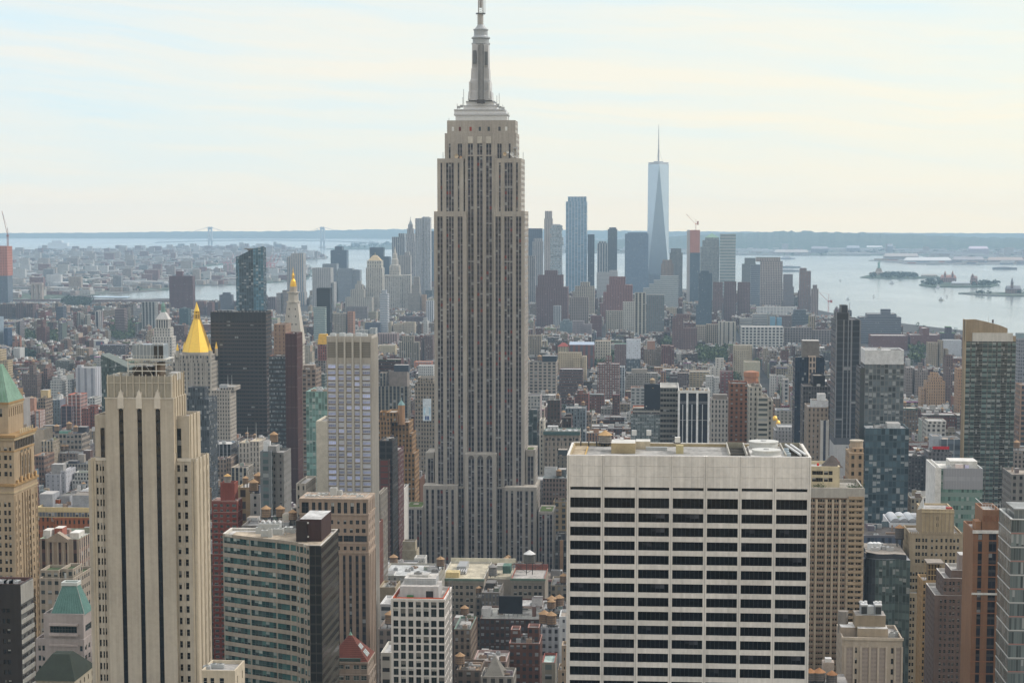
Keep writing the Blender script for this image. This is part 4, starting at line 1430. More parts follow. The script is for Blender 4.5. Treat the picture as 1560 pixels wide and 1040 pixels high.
def lavender_tower():
 Y = 860.0
 r,w,win,cx = hero('apartment_tower','slim grey tower with lavender windows and a louvred crown left of the stepped skyscraper','apartment tower',Y,530)
 st = ST((.36,.335,.30),w=0)
 sd = ST((.40,.375,.34),w=0)
 cols = [(499.2,510.8),(515,523.2),(527.2,534.8),(539.6,547.2),(551.6,563.4)]
 lou = ST((.22,.21,.19),(.15,.145,.13),0,(.2,.19,.175),0,1,.5,4,.8)
 a = hv(r,w,win,cx,Y,497.5,566,512,st,cols,(554,8.96,7.0,None),dep=18,frame=P(.5,.5,.52),tint=(.36,.40,.58),rails=0,mull=3,depth=.3,sidest=sd,ybot=980,split=True,strips=[(p[0]-.6,p[1]+.6,521,545) for p in cols],stripst=lou,roofst=P(.34,.34,.33),blinds=True)  # lavender pane tint carries the reflected sky in its colour
 win.done()
 def Z(py):return U(530,py,Y)[1]
 for p in cols:
  x0,x1 = U(p[0],600,Y)[0]-cx,U(p[1],600,Y)[0]-cx
  k = 0
  while True:
   z = Z(561.4+8.96*k)
   if z<6:break
   w.box(x0,x1,-.06,0,z-.32,z+.02,P(.13,.10,.085),PL)
   k += 1
 for c in(513,525.2,537.3,549.5):
  x = U(c,540,Y)[0]-cx
  w.box(x-.42,x+.42,-.55,0,4,Z(514),P(.42,.40,.36),FAC)
 x = U(513,540,Y)[0]-cx
 for k in range(6):
  y = .8+k*3.2
  w.box(a[1],a[1]+.4,y,y+1.0,4,a[2]-1,sd,FAC)
  w.box(a[1]+.01,a[1]+.08,y+1.1,y+3.0,4,Z(548),P(.30,.29,.28),FAC)
 w.build('wall',r)
 zd = a[2]-1.1
 for k,px in enumerate((508,520,533,545,556)):
  aac(r,U(px,512,Y+9)[0]-cx,8+(k%2)*4,zd,2.6,2.4,1.9,P(.45,.47,.48))
lavender_tower()
def red_brick():
 Y = 900.0
 r,w,win,cx = hero('brick_tower','bright red brick apartment tower with timber water tank right of the black-striped tower','apartment tower',Y,343)
 st = ST((.215,.062,.046),w=0)
 sd = ST((.25,.078,.055),w=0)
 cols = [(325,331),(335,339.5),(344.6,349.2),(353.4,359.4)]
 a = hv(r,w,win,cx,Y,322.4,361.5,762,st,cols,(767.5,8.0,4.1,None),dep=11,side=(2,1.2),frame=P(.3,.36,.35),tint=(.07,.095,.09),roofst=P(.36,.34,.32),cope=P(.42,.36,.33),sidest=sd,ybot=880)
 b = hv(r,w,win,cx,Y,335.6,357,735,st,(),None,z0=a[2]-1.2,dy=2,dep=8,sidest=sd)
 win.done()
 for k in range(24):
  z = U(340,763.5+16*k,Y)[1]
  if z<8:break
  w.box(a[0]-.02,a[1]+.02,-.05,11,z-.12,z+.12,P(.40,.26,.22),FAC)
 w.build('wall',r)
 x = U(346,733,Y+5)[0]-cx
 atk(r,x,6,b[2]-1.0,1.7,3.0,.8,P(.27,.25,.22),P(.5,.31,.12))
 mb = MB()
 mb.frus(a[1]-2.6,5,1.2,1.0,a[2]-.9,a[2]+.3,10,SNOW,MT)
 mb.build('roof_vent',r)
red_brick()
def grid_block():
 Y = 620.0
 r,w,win,cx = hero('concrete_frame_block','white concrete grid block with orange safety netting on its unfinished roof','building under construction',Y,636)
 st = ST((.56,.53,.50),w=0)
 m = 1/4.728
 cols = [(560+a*m,560+b*m) for a,b in((184,220),(237,273),(292,328),(347,383),(402,440),(456,496),(512,552))]
 rows = [(915.4,12.2,9.8,1),(926.8,12.2,12.4,1),(944.6,12.33,9.9,None)]
 a = hv(r,w,win,cx,Y,595.6,677.4,911.2,st,cols,rows,dep=22,side=(7,1.9),frame=P(.06,.06,.06),tint=(.02,.026,.025),rails=0,mull=1,depth=.55,roofst=P(.4,.39,.37),cope=P(.62,.60,.57),blinds=True)
 win.done()
 w.build('wall',r)
 zd = a[2]-1.1
 net = MB()
 for q in((a[0]+.6,a[1]-.6,.6,.7),(a[0]+.6,a[0]+.7,.7,21),(a[1]-.7,a[1]-.6,.7,21)):
  net.box(q[0],q[1],q[2],q[3],zd,zd+1.5,P(.5,.11,.05),PL)
 net.build('safety_net',r)
 def X(px,dy):return U(px,900,Y+dy)[0]-cx
 b = abp(r,'bulkhead',X(609,6),X(668,6),6,17,zd,U(640,893,Y+6)[1],P(.40,.40,.40),FAC,topst=P(.42,.4,.38))
 abp(r,'bulkhead',X(616,10),X(664,10),10,19,zd+2.0,U(640,880.5,Y+10)[1],P(.37,.38,.39),FAC,topst=P(.5,.48,.45))
 abp(r,'bulkhead',X(624,12),X(652,12),12,17,zd+4.6,U(640,875.5,Y+12)[1],P(.46,.45,.43),FAC)
 aac(r,X(636,12),14,U(640,877,Y+12)[1],2.6,1.8,1.0,P(.2,.2,.2))
 abp(r,'door',X(649,5.9),X(660,5.9),5.85,5.98,zd+.3,zd+2.6,P(.03,.03,.03))
 abp(r,'tarp',X(620,5.9),X(630,5.9),5.3,5.98,zd+.1,zd+1.2,P(.05,.16,.07))
 sc = MB()
 for k in range(8):
  x = X(610+k*8,9)
  sc.beam((x,9.7,zd+2),(x,9.7,zd+6.2),.06,P(.5,.5,.5),MT)
 for zz in(3.2,4.4,5.6):
  sc.beam((X(610,9),9.7,zd+zz),(X(668,9),9.7,zd+zz),.06,P(.5,.5,.5),MT)
 sc.build('scaffold',r)
 n2 = MB()
 n2.box(X(619,9),X(645,9),9.3,9.5,zd+3.0,zd+3.9,P(.45,.10,.06),PL)
 n2.build('safety_net',r)
 cr = MB()
 x = a[1]+.7
 for dx in(0,1.0):
  cr.beam((x+dx,8,2.5),(x+dx,8,a[2]+5),.12,P(.2,.2,.21),MT)
 for k in range(60):
  z = 2.5+k*(a[2]+2)/60
  cr.beam((x,8,z),(x+1.0,8,z+1.2),.06,P(.2,.2,.21),MT)
 cr.build('hoist_mast',r)
grid_block()
def red_roof():
 Y = 700.0
 r,w,win,cx = hero('stone_building','stone building under a red tiled pyramid roof with skylights at the bottom','building',Y,532)
 st = ST((.26,.21,.17),w=0)
 m = 1/3.4675
 cols = [(300+a*m,300+b*m) for a,b in((698,720),(742,775),(783,806),(826,856),(866,896))]
 a = hv(r,w,win,cx,Y,493,562,1026,st,cols,[(1028.5,14,7,None)],dep=19,side=(5,1.4),frame=P(.34,.36,.34),tint=(.05,.065,.06),mull=1)
 b = hv(r,w,win,cx,Y,498,559.5,1007,st,cols,[(1012,20,6.5,1)],z0=a[2]-1.2,dy=.8,dep=17,side=(5,1.2),frame=P(.34,.36,.34),tint=(.05,.065,.06),mull=1)
 win.done()
 w.box(b[0]-.3,b[1]+.3,.5,18,b[2]-.5,b[2]+.1,P(.32,.27,.22),FAC)
 w.build('wall',r)
 ro = MB()
 zt_ = U(540,967,Y+8)[1]
 tile = P(.135,.042,.03)
 x0,x1,y0,y1 = b[0]-.2,b[1]+.2,.6,18
 ro.pyr(x0,x1,y0,y1,b[2]+.12,zt_,tile,PL,.05,.05)
 mx,my = (x0+x1)/2,(y0+y1)/2
 for k in range(1,14):
  t = k/14
  za = b[2]+.12+(zt_-b[2])*t
  s = 1-t*.95
  ro.beam((mx-(mx-x0)*s,my-(my-y0)*s-.05,za),(mx+(x1-mx)*s,my-(my-y0)*s-.05,za),.07,P(.10,.035,.026),PL)
  ro.beam((mx+(x1-mx)*s+.05,my-(my-y0)*s,za),(mx+(x1-mx)*s+.05,my+(y1-my)*s,za),.07,P(.10,.035,.026),PL)
 ro.build('roof',r)
 cp = MB()
 cp.pyr(mx-.9,mx+.9,my-.9,my+.9,zt_-.9,zt_+1.0,P(.2,.34,.28),PL,.15,.15)
 cp.beam((mx,my,zt_+.8),(mx,my,zt_+2.2),.1,P(.2,.3,.26),MT)
 cp.build('finial',r)
 for t0,t1 in((.12,.34),(.42,.6)):
  sk = MB()
  for k in range(3):
   ya = y0+4+k*2.1
   def pt(t,y):return(x1+.12-(x1-mx)*.95*t,my+(y-my)*(1-t*.3),b[2]+.2+(zt_-b[2])*t)
   sk.poly([pt(t0,ya),pt(t0,ya+1.7),pt(t1,ya+1.7),pt(t1,ya)],P(.30,.32,.32),GM)
  sk.build('skylight',r)
 abp(r,'dormer',b[0]+2.6,b[1]-2.6,.55,3.5,b[2]+.2,b[2]+1.3,P(.05,.07,.06))
red_roof()
def z8(*a):
 return[1160+v/3.4675 for v in a]
def rib_tower():
 Y = 640.0
 r,w,win,cx = hero('ribbed_tower','tall beige ribbed apartment tower rising directly behind the right edge of the white slab','apartment tower',Y,1275)
 st = ST((.34,.28,.215),w=0)
 c = []
 for k,(a,b) in enumerate(((270,283),(297,317),(321,335),(350,369),(380,392),(398,410),(418,432),(436,448))):
  c.append(tuple(z8(a,b)))
 cols = [tuple(z8(a,b)) for a,b in((255,268),(272,283),(297,309),(311,322),(324,335),(349,360),(362,372),(384,396),(399,409),(418,430),(433,447))]
 bal = [tuple(z8(a,b)) for a,b in((462,476),(480,494),(500,513),(518,531))]
 p = 8.64
 rows = [(751,p,5.0,None,cols),(753,p,4.6,None,bal)]
 a = hv(r,w,win,cx,Y,1228,1316,742,st,cols,rows,dep=22,side=None,frame=P(.14,.12,.1),tint=(.035,.04,.042),west=False,roofst=P(.25,.24,.22),cope=P(.36,.34,.31),mull=1,rails=0)
 b = hv(r,w,win,cx,Y,1228,1279.5,710,ST((.50,.43,.30),w=0),[tuple(z8(q,q+22)) for q in(268,290,304,331,355)],[(717,10.5,6,3)],z0=a[2]-1.2,dy=4,dep=15,frame=P(.12,.1,.08),west=False)
 win.done()
 for q in(250,290,342,376,414,455,495,536):
  x = U(z8(q)[0],800,Y)[0]-cx
  w.box(x-.34,x+.34,-.55,0,4,a[2]-4 if q<455 else a[2]-3,P(.42,.35,.27),FAC)
 def Z(py):return U(1275,py,Y)[1]
 for k in range(60):
  z = Z(758.5+p*k)
  if z<6:break
  w.box(a[0],a[1],-.07,0,z-.35,z+.1,P(.24,.17,.13),PL)
  x0,x1 = U(z8(457)[0],800,Y)[0]-cx,U(z8(538)[0],800,Y)[0]-cx
  w.box(x0,x1,-1.1,-.08,z-.18,z+.75,P(.34,.26,.18),PL,bottom=True)
 w.box(a[0]-.3,a[1]+.3,-.6,0,a[2]-3.4,a[2]-.1,P(.36,.34,.31),FAC)
 w.build('wall',r)
 for px in(1244,1252,1297,1303,1311):
  x = U(px,745,Y+2)[0]-cx
  mb = MB()
  for k in range(60):
   q = Vector((rnd.gauss(0,.8),rnd.gauss(0,.5),abs(rnd.gauss(0,.7))))
   s = .35
   mb.poly([(x+q.x+rnd.uniform(-s,s),2+q.y+rnd.uniform(-s,s),a[2]-.4+q.z+rnd.uniform(-s,s)) for _ in range(3)],P(.045,.075,.03),LEAF)
  mb.build('planting',r)
 x = U(1268,708,Y+10)[0]-cx
 mb = MB()
 mb.pyr(x-3.4,x+3.4,7,14,b[2]-.8,b[2]+3.0,P(.10,.085,.08),PL,.1,.1)
 mb.build('roof_cap',r)
 abp(r,'beacon',U(1246,706,Y+6)[0]-cx-.35,U(1246,706,Y+6)[0]-cx+.35,5.5,6.2,b[2],b[2]+.9,P(.55,.04,.03))
 Y2 = 760.0
 r2,w2,win2,cx2 = hero('stone_tower','narrow stepped sandstone tower with a small round turret between ribbed tower and glass tower','tower',Y2,1303)
 st2 = ST((.34,.25,.17),(.03,.03,.03),.1,w=.4,h=.45,bay=2.4,fh=3.3)
 w2.box(U(1294,690,Y2)[0]-cx2,U(1316,690,Y2)[0]-cx2,0,16,2.5,U(1300,690,Y2)[1],st2)
 w2.box(U(1299,690,Y2)[0]-cx2,U(1316,690,Y2)[0]-cx2,1.5,15,U(1300,690,Y2)[1],U(1300,683,Y2)[1],st2)
 w2.build('wall',r2)
 mb = MB()
 mb.frus(U(1307,690,Y2)[0]-cx2,6,2.6,2.6,U(1300,684,Y2)[1],U(1300,673,Y2)[1],16,ST((.36,.29,.22),w=0),FAC)
 mb.frus(U(1307,690,Y2)[0]-cx2,6,2.8,2.8,U(1300,674.4,Y2)[1],U(1300,672.6,Y2)[1],16,P(.45,.40,.33),PL)
 mb.build('turret',r2)
 VIS.append((Y2,1293,1317,672,742))
rib_tower()
def deco_tower():
 Y = 800.0
 r,w,win,cx = hero('art_deco_tower','stepped yellow-beige brick tower with a blank square top in the lower right','office tower',Y,1420)
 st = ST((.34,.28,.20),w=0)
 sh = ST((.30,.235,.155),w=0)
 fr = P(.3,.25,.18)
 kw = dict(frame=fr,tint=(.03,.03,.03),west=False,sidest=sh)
 C1 = [tuple(z8(a,a+10)) for a in(772,786,800,815,833,847,862,880,895,912,930,947,962,978,1002,1020,1040,1060)]
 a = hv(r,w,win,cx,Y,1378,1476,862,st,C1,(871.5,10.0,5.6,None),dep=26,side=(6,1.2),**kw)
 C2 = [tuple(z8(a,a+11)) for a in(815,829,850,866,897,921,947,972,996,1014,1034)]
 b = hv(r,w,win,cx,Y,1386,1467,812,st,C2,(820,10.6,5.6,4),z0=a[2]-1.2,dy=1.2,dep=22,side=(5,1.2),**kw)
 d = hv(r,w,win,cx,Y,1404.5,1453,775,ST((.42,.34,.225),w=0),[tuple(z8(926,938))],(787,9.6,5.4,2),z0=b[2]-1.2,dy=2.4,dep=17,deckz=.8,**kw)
 win.done()
 for k in range(9):
  x = d[0]+(d[1]-d[0])*k/8
  w.box(x-.22,x+.22,2.1,2.4,b[2]-.5,d[2],st,FAC)
 w.box(d[0]-.2,d[1]+.2,2.0,2.4,d[2]-1.5,d[2]-.9,P(.50,.41,.27),FAC)
 for k in range(24):
  t = k/23
  w.box(b[0]+(b[1]-b[0]-.6)*t,b[0]+(b[1]-b[0]-.6)*t+.6,1.0,1.2,b[2]-.4,b[2]+.7,st,FAC)
  w.box(a[0]+(a[1]-a[0]-.6)*t,a[0]+(a[1]-a[0]-.6)*t+.6,-.2,0,a[2]-.4,a[2]+.7,st,FAC)
 w.build('wall',r)
 x = U(1402,775,Y+3)[0]-cx
 mb = MB()
 mb.poly([(x-1.3,3,d[2]-.5),(x+1.4,3,d[2]+.4),(x+1.2,3.2,d[2]+5.2)],SNOW,PL)
 mb.poly([(x+1.4,3,d[2]+.4),(x+1.9,4.6,d[2]-.3),(x+1.2,3.2,d[2]+5.2)],P(.5,.55,.62),PL)
 mb.build('tarp',r)
 abp(r,'planter',U(1442,772,Y+3)[0]-cx,U(1451,772,Y+3)[0]-cx,3,5,d[2]-.5,d[2]+.7,P(.35,.06,.05))
 Y2 = 790.0
 r2,w2,win2,cx2 = hero('brick_wing','yellow-beige brick wing stepping down on the left of the art deco tower','office building',Y2,1390)
 hv(r2,w2,win2,cx2,Y2,1372,1403,903,st,[tuple(z8(q,q+10)) for q in(770,785,800,822)],(910,9.9,5.4,None),dep=9,side=(3,1.2),frame=fr,west=False,sidest=sh)
 win2.done()
 w2.build('wall',r2)
deco_tower()
def lattice_tower():
 Y = 745.0
 r,w,win,cx = hero('brick_tower','narrow ochre brick tower with steel lattice crown in front of the stepped beige tower','tower',Y,1422)
 st = ST((.33,.225,.12),w=0)
 cols = [tuple(z8(q,q+9)) for q in(857,880,897,915,937)]
 a = hv(r,w,win,cx,Y,1405,1437,884,st,cols,(890,9.6,5.6,None),dep=14,side=(3,1.2),frame=P(.25,.17,.1),west=False)
 win.done()
 w.build('wall',r)
 mb = MB()
 x0,x1 = U(1414,860,Y)[0]-cx,U(1437,860,Y)[0]-cx
 z1 = U(1422,859,Y)[1]
 for k in range(6):
  x = x0+(x1-x0)*k/5
  mb.beam((x,.5,a[2]-1),(x,.5,z1),.14,P(.40,.27,.12),MT)
  mb.beam((x,9,a[2]-1),(x,9,z1),.14,P(.40,.27,.12),MT)
 for zz in(.0,.33,.66,1):
  z = a[2]+(z1-a[2])*zz
  for y in(.5,9):
   mb.beam((x0,y,z),(x1,y,z),.16,P(.40,.27,.12),MT)
 mb.box(x0+.5,x1-.5,2,7.5,a[2]-1,z1-1,P(.07,.05,.035),PL)
 mb.box(x0-.3,x1+.4,.2,9.4,z1,z1+.5,P(.25,.22,.19),PL)
 mb.build('lattice_crown',r)
lattice_tower()
def dark_brick():
 Y = 700.0
 r,w,win,cx = hero('brick_tower','dark grey-brown brick tower with white-blinded windows and stepped snowy-white copings at lower right','apartment tower',Y,1455)
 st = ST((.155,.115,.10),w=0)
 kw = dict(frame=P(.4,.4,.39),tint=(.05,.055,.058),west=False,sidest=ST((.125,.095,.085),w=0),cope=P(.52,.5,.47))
 C1 = [tuple(z8(q,q+11)) for q in(944,967,993,1011,1037,1061,1083)]
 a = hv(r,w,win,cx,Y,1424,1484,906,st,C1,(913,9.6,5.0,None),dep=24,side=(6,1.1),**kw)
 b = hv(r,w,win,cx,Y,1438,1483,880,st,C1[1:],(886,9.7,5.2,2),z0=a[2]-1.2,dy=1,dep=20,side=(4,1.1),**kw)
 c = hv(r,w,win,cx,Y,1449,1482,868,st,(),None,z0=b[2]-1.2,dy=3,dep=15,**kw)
 win.done()
 w.build('wall',r)
 abp(r,'bulkhead',U(1462,850,Y+5)[0]-cx,U(1479,850,Y+5)[0]-cx,5,12,c[2]-1,U(1470,845,Y+5)[1],P(.30,.25,.23),FAC,topst=P(.5,.5,.49))
dark_brick()
def orange_tower():
 Y = 660.0
 r,w,win,cx = hero('brick_tower','slender orange-brown brick tower with white banding beside the glass block at right edge','apartment tower',Y,1500)
 st = ST((.225,.12,.07),w=0)
 kw = dict(frame=P(.05,.05,.05),tint=(.022,.022,.026),west=False,sidest=ST((.26,.15,.09),w=0))
 sg = [tuple(z8(a,b)) for a,b in((1146,1168),(1203,1243))]
 a = hv(r,w,win,cx,Y,1483,1524,808,st,(),None,dep=22,strips=[(sg[0][0],sg[0][1],812),(sg[1][0],sg[1][1],812)],stripst=ST((.05,.05,.055),(.022,.022,.03),.08,(.055,.05,.05),0,.9,.72,1.5,3.3),**kw)
 b = hv(r,w,win,cx,Y,1497,1524,776,st,(),None,z0=a[2]-1.2,dy=2,dep=16,**kw)
 win.done()
 wh = P(.62,.6,.57)
 w.box(a[0]-.3,a[1]+.3,-.3,0,a[2]-.9,a[2]+.2,wh,PL)
 z = U(1500,904,Y)[1]
 w.box(a[0]-.15,a[1]+.15,-.28,0,z-.35,z+.35,wh,PL)
 for k in range(30):
  zz = U(1500,823+18.4*k,Y)[1]
  if zz<6:break
  w.box(a[0],a[1],-.06,0,zz-.2,zz+.2,P(.24,.11,.06),PL)
 for q in range(5):
  x = b[0]+.6+q*(b[1]-b[0]-1.2)/4
  w.box(x-.3,x+.3,1.8,2,b[2]-4,b[2]-2,P(.22,.10,.055),PL)
 w.build('wall',r)
 mb = MB()
 zr = b[2]
 for k in range(7):
  x = b[0]+k*(b[1]-b[0])/6
  mb.beam((x,2.3,zr),(x,2.3,zr+1.8),.08,P(.6,.6,.6),MT)
 mb.beam((b[0],2.3,zr+1.8),(b[1],2.3,zr+1.8),.1,P(.65,.65,.65),MT)
 mb.beam((b[0],2.3,zr+1.8),(b[0],17,zr+1.8),.1,P(.65,.65,.65),MT)
 mb.build('railing',r)
 abp(r,'bulkhead',U(1488,800,Y)[0]-cx,U(1497,800,Y)[0]-cx,3,9,a[2]-1,U(1490,796,Y)[1],st['wall'] and P(.33,.18,.1),FAC)
 Y2 = 600.0
 X0 = U(1541,800,Y2)[0]
 r2 = root('glass_block','grey glass block with slanting white floor lines cut off by the right edge','office building',(X0,Y2,0))
 gl = ST((.32,.33,.33),(.10,.12,.12),.15,(.17,.18,.18),0,1,.84,3.2,4.4,4)
 xa,z1 = U(1541,790,Y2)
 xl = U(1541,790,Y2)[0]-X0
 xb = U(1700,790,Y2)[0]-X0
 mb = MB()
 mb.box(xl,xb,0,22,2.5,z1,gl,top=False)
 rdk(mb,xl,xb,0,22,z1,P(.3,.3,.3),P(.5,.51,.5),1.2,.5)
 mb.build('wall',r2)
 ln = MB()
 for k in range(40):
  z = z1-4.4*k
  if z<6:break
  ln.box(xl-.12,xl,0,22,z-.28,z,P(.55,.55,.54),MT)
  ln.box(xl-.05,xb,-.12,0,z-.30,z,P(.30,.14,.12) if k%2 else P(.45,.45,.44),MT)
 ln.build('floor_line',r2)
 abp(r2,'bulkhead',xl+1.5,xl+26,4,19,z1-1.2,z1+2.6,ST((.22,.23,.23),(.12,.13,.13),.0,(.2,.2,.2),0,.9,.8,1.4,4))
 VIS.append((Y2,1522,1600,775,1040))
 FOOT.append((X0+xl-4,X0+xb,Y2-4,Y2+50))
orange_tower()
def cooling_block():
 Y = 610.0
 r,w,win,cx = hero('stone_block','beige stone block with panelled bays and two roof chillers in the bottom right','office building',Y,1325)
 st = ST((.38,.325,.265),w=0)
 pan = ST((.34,.29,.25),(.30,.255,.235),0,(.33,.285,.25),0,.8,.5,1.3,1.4)
 fr = P(.1,.09,.08)
 cw = [tuple(z8(q,q+14)) for q in(493,686)]
 a = hv(r,w,win,cx,Y,1283,1375,970,st,cw,(986,16,8.5,None),dep=20,side=(4,1.1),frame=fr,west=False,tint=(.025,.025,.025),strips=[(*z8(q,q+34),986) for q in(533,579,622,645+0)][:3]+[(*z8(450,484),986),(*z8(712,738),986)],stripst=pan,depth=.25)
 win.done()
 for q in(440,488,525,573,617,660,706,742):
  x = U(z8(q)[0],1000,Y)[0]-cx
  w.box(x-.3,x+.3,-.28,0,4,U(1325,984,Y)[1],P(.42,.36,.30),FAC)
 w.box(a[0]-.3,a[1]+.3,-.4,0,a[2]-.8,a[2]+.1,P(.44,.38,.31),FAC)
 w.build('wall',r)
 def X(px,dy=0):return U(px,960,Y+dy)[0]-cx
 zd = a[2]-1.1
 b = abp(r,'bulkhead',X(1307,2),X(1353,2),2,14,zd,U(1325,957,Y+2)[1],ST((.35,.29,.22),w=0),FAC,topst=P(.55,.54,.52))
 z2 = U(1325,957,Y+2)[1]
 c = abp(r,'bulkhead',X(1303,5),X(1349,5),5,13,z2-.5,U(1325,937,Y+5)[1],ST((.27,.22,.16),w=0),FAC,topst=P(.3,.28,.26))
 z3 = U(1325,937,Y+5)[1]
 for p in(1316,1337.5):
  mb = MB()
  mb.box(X(p-5,6),X(p+5,6),6,11,z3,z3+3.0,P(.30,.32,.34),MT)
  mb.box(X(p-4.2,6),X(p+4.2,6),5.9,6,z3+.3,z3+2.6,P(.015,.018,.022),MT)
  mb.box(X(p-5.5,6),X(p+5.5,6),5.7,11.2,z3+3.0,z3+3.4,P(.55,.56,.57),MT)
  mb.build('chiller',r)
 mb = MB()
 mb.box(X(1321,6),X(1332,6),7,10,z3,z3+2.6,P(.4,.42,.43),MT)
 for p in(1312,1319,1335,1341):
  mb.frus(X(p,6),8,.5,.5,z3+3.4,z3+4.2,8,P(.65,.66,.67),MT)
 mb.build('chiller',r)
 abp(r,'roof_hut',X(1280,8),X(1303,8),6,14,zd-3,U(1290,953,Y+8)[1],ST((.33,.275,.22),w=0),FAC,topst=P(.66,.66,.65))
 for px in(1288,1296,1360,1366):
  aac(r,X(px,5),4+rnd.random()*6,zd,2,1.5,1.4)
 mb = MB()
 mb.frus(X(1284,12),12,1.7,1.7,zd,U(1284,930,Y+12)[1],12,P(.22,.20,.18),PL)
 mb.build('chimney',r)
 VIS.append((Y,1276,1387,925,1040))
 Y2 = 590.0
 r2,w2,win2,cx2 = hero('loft_building','low loft roof with three timber water tanks beside the foot of the white slab','building',Y2,1255)
 z1 = U(1255,1046,Y2)[1]
 w2.box(-8,9,0,18,2.5,z1,ST((.24,.2,.17)),top=True,topst=P(.3,.29,.28))
 w2.build('wall',r2)
 for px,rr in((1235,1.7),(1248.5,1.9),(1268,1.7)):
  atk(r2,U(px,1030,Y2+4)[0]-cx2,4+rr,z1,rr,2.6,.8 if px!=1268 else.2,P(.13,.115,.11),P(.30,.15,.07))
 mb = MB()
 x = U(1262,1030,Y2+10)[0]-cx2
 mb.box(x-1.8,x+1.8,10,14,z1,z1+5.5,P(.36,.31,.27),PL)
 mb.box(x-1.0,x+1.0,10.5,13,z1+5.5,z1+6.6,P(.6,.6,.6),MT)
 mb.build('roof_hut',r2)
 VIS.append((Y2,1233,1275,1020,1040))
cooling_block()
# ---- rooftops between the grid block and the white slab -------------
def cluster():
 m = 1/4.728
 def q(*a):return[560+v*m for v in a]
 def qy(v):return 820+v*m
 Y = 1100.0
 r,w,win,cx = hero('loft_building','long grey stone loft with broad cream roof and green copper cornice below the stepped skyscraper','building',Y,749)
 st = ST((.30,.265,.22),w=0)
 fr = P(.3,.28,.25)
 cols = [tuple(q(a,a+22)) for a in(534,556,582,600,632,664,708,738,782,808)]
 cols2 = [tuple(q(a,a+24)) for a in(1052,1088,1124,1156,1198,1230)]
 a = hv(r,w,win,cx,Y,671,737,880.5,st,cols,(qy(338),9.7,5.2,None),dep=56,frame=fr,roofst=P(.44,.40,.31),cope=P(.5,.48,.42),ybot=945,tint=(.03,.035,.035),side=None)
 b = hv(r,w,win,cx,Y,778.5,830,880.5,st,cols2,(qy(338),9.7,5.2,None),dep=34,frame=fr,roofst=P(.36,.34,.32),cope=P(.3,.12,.09),ybot=915,tint=(.03,.035,.035))
 c = hv(r,w,win,cx,Y,737,778.5,881,st,(),None,dy=20,dep=36,frame=fr,roofst=P(.44,.40,.31),cope=P(.5,.48,.42),ybot=900)
 win.done()
 cop = P(.16,.23,.18)
 for e in(a,b):
  w.box(e[0]-.4,e[1]+.4,-.7,0,e[2]-1.2,e[2]+.1,cop,PL)
  w.box(e[0]-.2,e[1]+.2,-.35,0,e[2]-2.4,e[2]-1.2,P(.34,.31,.25),FAC)
 w.box(a[0],c[1],55.9,56.6,a[2]-1,a[2]+2.2,P(.58,.54,.43),PL)
 w.box(b[0],b[1],33.9,34.5,b[2]-1,b[2]+2.4,P(.25,.1,.08),PL)
 w.build('wall',r)
 def X(px,dy):return U(px,870,Y+dy)[0]-cx
 zd = a[2]-1.1
 abp(r,'duct',X(697,30),X(711,30),26,44,zd,zd+3.6,P(.35,.36,.37),MT)
 for k in range(4):
  abp(r,'duct',X(699+k*3.4,22),X(700.6+k*3.4,22),18,26,zd+.3,zd+2.2,P(.5,.5,.5),MT)
 abp(r,'roof_hut',X(680,12),X(700,12),8,16,zd,zd+3.2,P(.55,.45,.24),FAC)
 abp(r,'roof_hut',X(767,30),X(779,30),24,34,zd,zd+4.5,P(.09,.16,.13),FAC)
 abp(r,'roof_hut',X(757,40),X(771,40),36,46,zd,zd+2.5,P(.4,.39,.36),FAC)
 atk(r,X(749,14),21.5,zd-2,2.6,5.0,1.5,P(.21,.20,.19),P(.24,.23,.22))
 atk(r,X(806,14),18,b[2]-1,3.3,5.0,7.5,P(.12,.115,.10),P(.6,.6,.59))
 atk(r,X(792.5,-8),4.5,b[2]-9,2.4,4.2,1.5,P(.30,.26,.22),P(.42,.26,.13))
 mb = MB()
 for k in range(5):
  mb.beam((X(782+k*11,30),33,b[2]-1),(X(782+k*11,30),33,b[2]+3),.15,DARK,MT)
 mb.beam((X(782,30),33,b[2]+3),(X(826,30),33,b[2]+3),.15,DARK,MT)
 mb.beam((X(782,30),33,b[2]+3),(X(804,30),24,b[2]-1),.12,DARK,MT)
 mb.beam((X(826,30),33,b[2]+3),(X(804,30),24,b[2]-1),.12,DARK,MT)
 mb.build('steel_frame',r)
 Y3 = 985.0
 x = U(778,930,Y3)[0]
 r3 = root('billboard','large black billboard seen from its back on a brown brick roof','billboard',(x,Y3,U(778,937,Y3)[1]-1))
 hw = (U(796,920,Y3)[0]-U(760,920,Y3)[0])/2
 hh = U(778,908,Y3)[1]-U(778,937,Y3)[1]
 mb = MB()
 mb.box(-hw,hw,-.35,.35,2.0,hh+1,P(.018,.02,.026),PL)
 mb.box(-hw-.3,hw+.2,-.45,.45,hh+1,hh+1.3,P(.05,.05,.055),MT)
 mb.build('panel',r3)
 mb = MB()
 for k in range(6):
  xx = -hw+.4+k*(2*hw-.8)/5
  mb.beam((xx,.5,0),(xx,.5,hh+.8),.15,STEEL,MT)
  mb.beam((xx,3.5,0),(xx,.5,hh*.7),.12,STEEL,MT)
  mb.beam((xx,-.5,0),(xx,-.5,2.2),.1,STEEL,MT)
 mb.build('stand',r3)
cluster()
TB = ST((.13,.062,.045),(.05,.055,.06),.3,w=.55,h=.5,bay=3.0,fh=3.4)
BRN = ST((.085,.05,.042),(.07,.075,.08),.3,w=.62,h=.5,bay=2.6,fh=3.5)
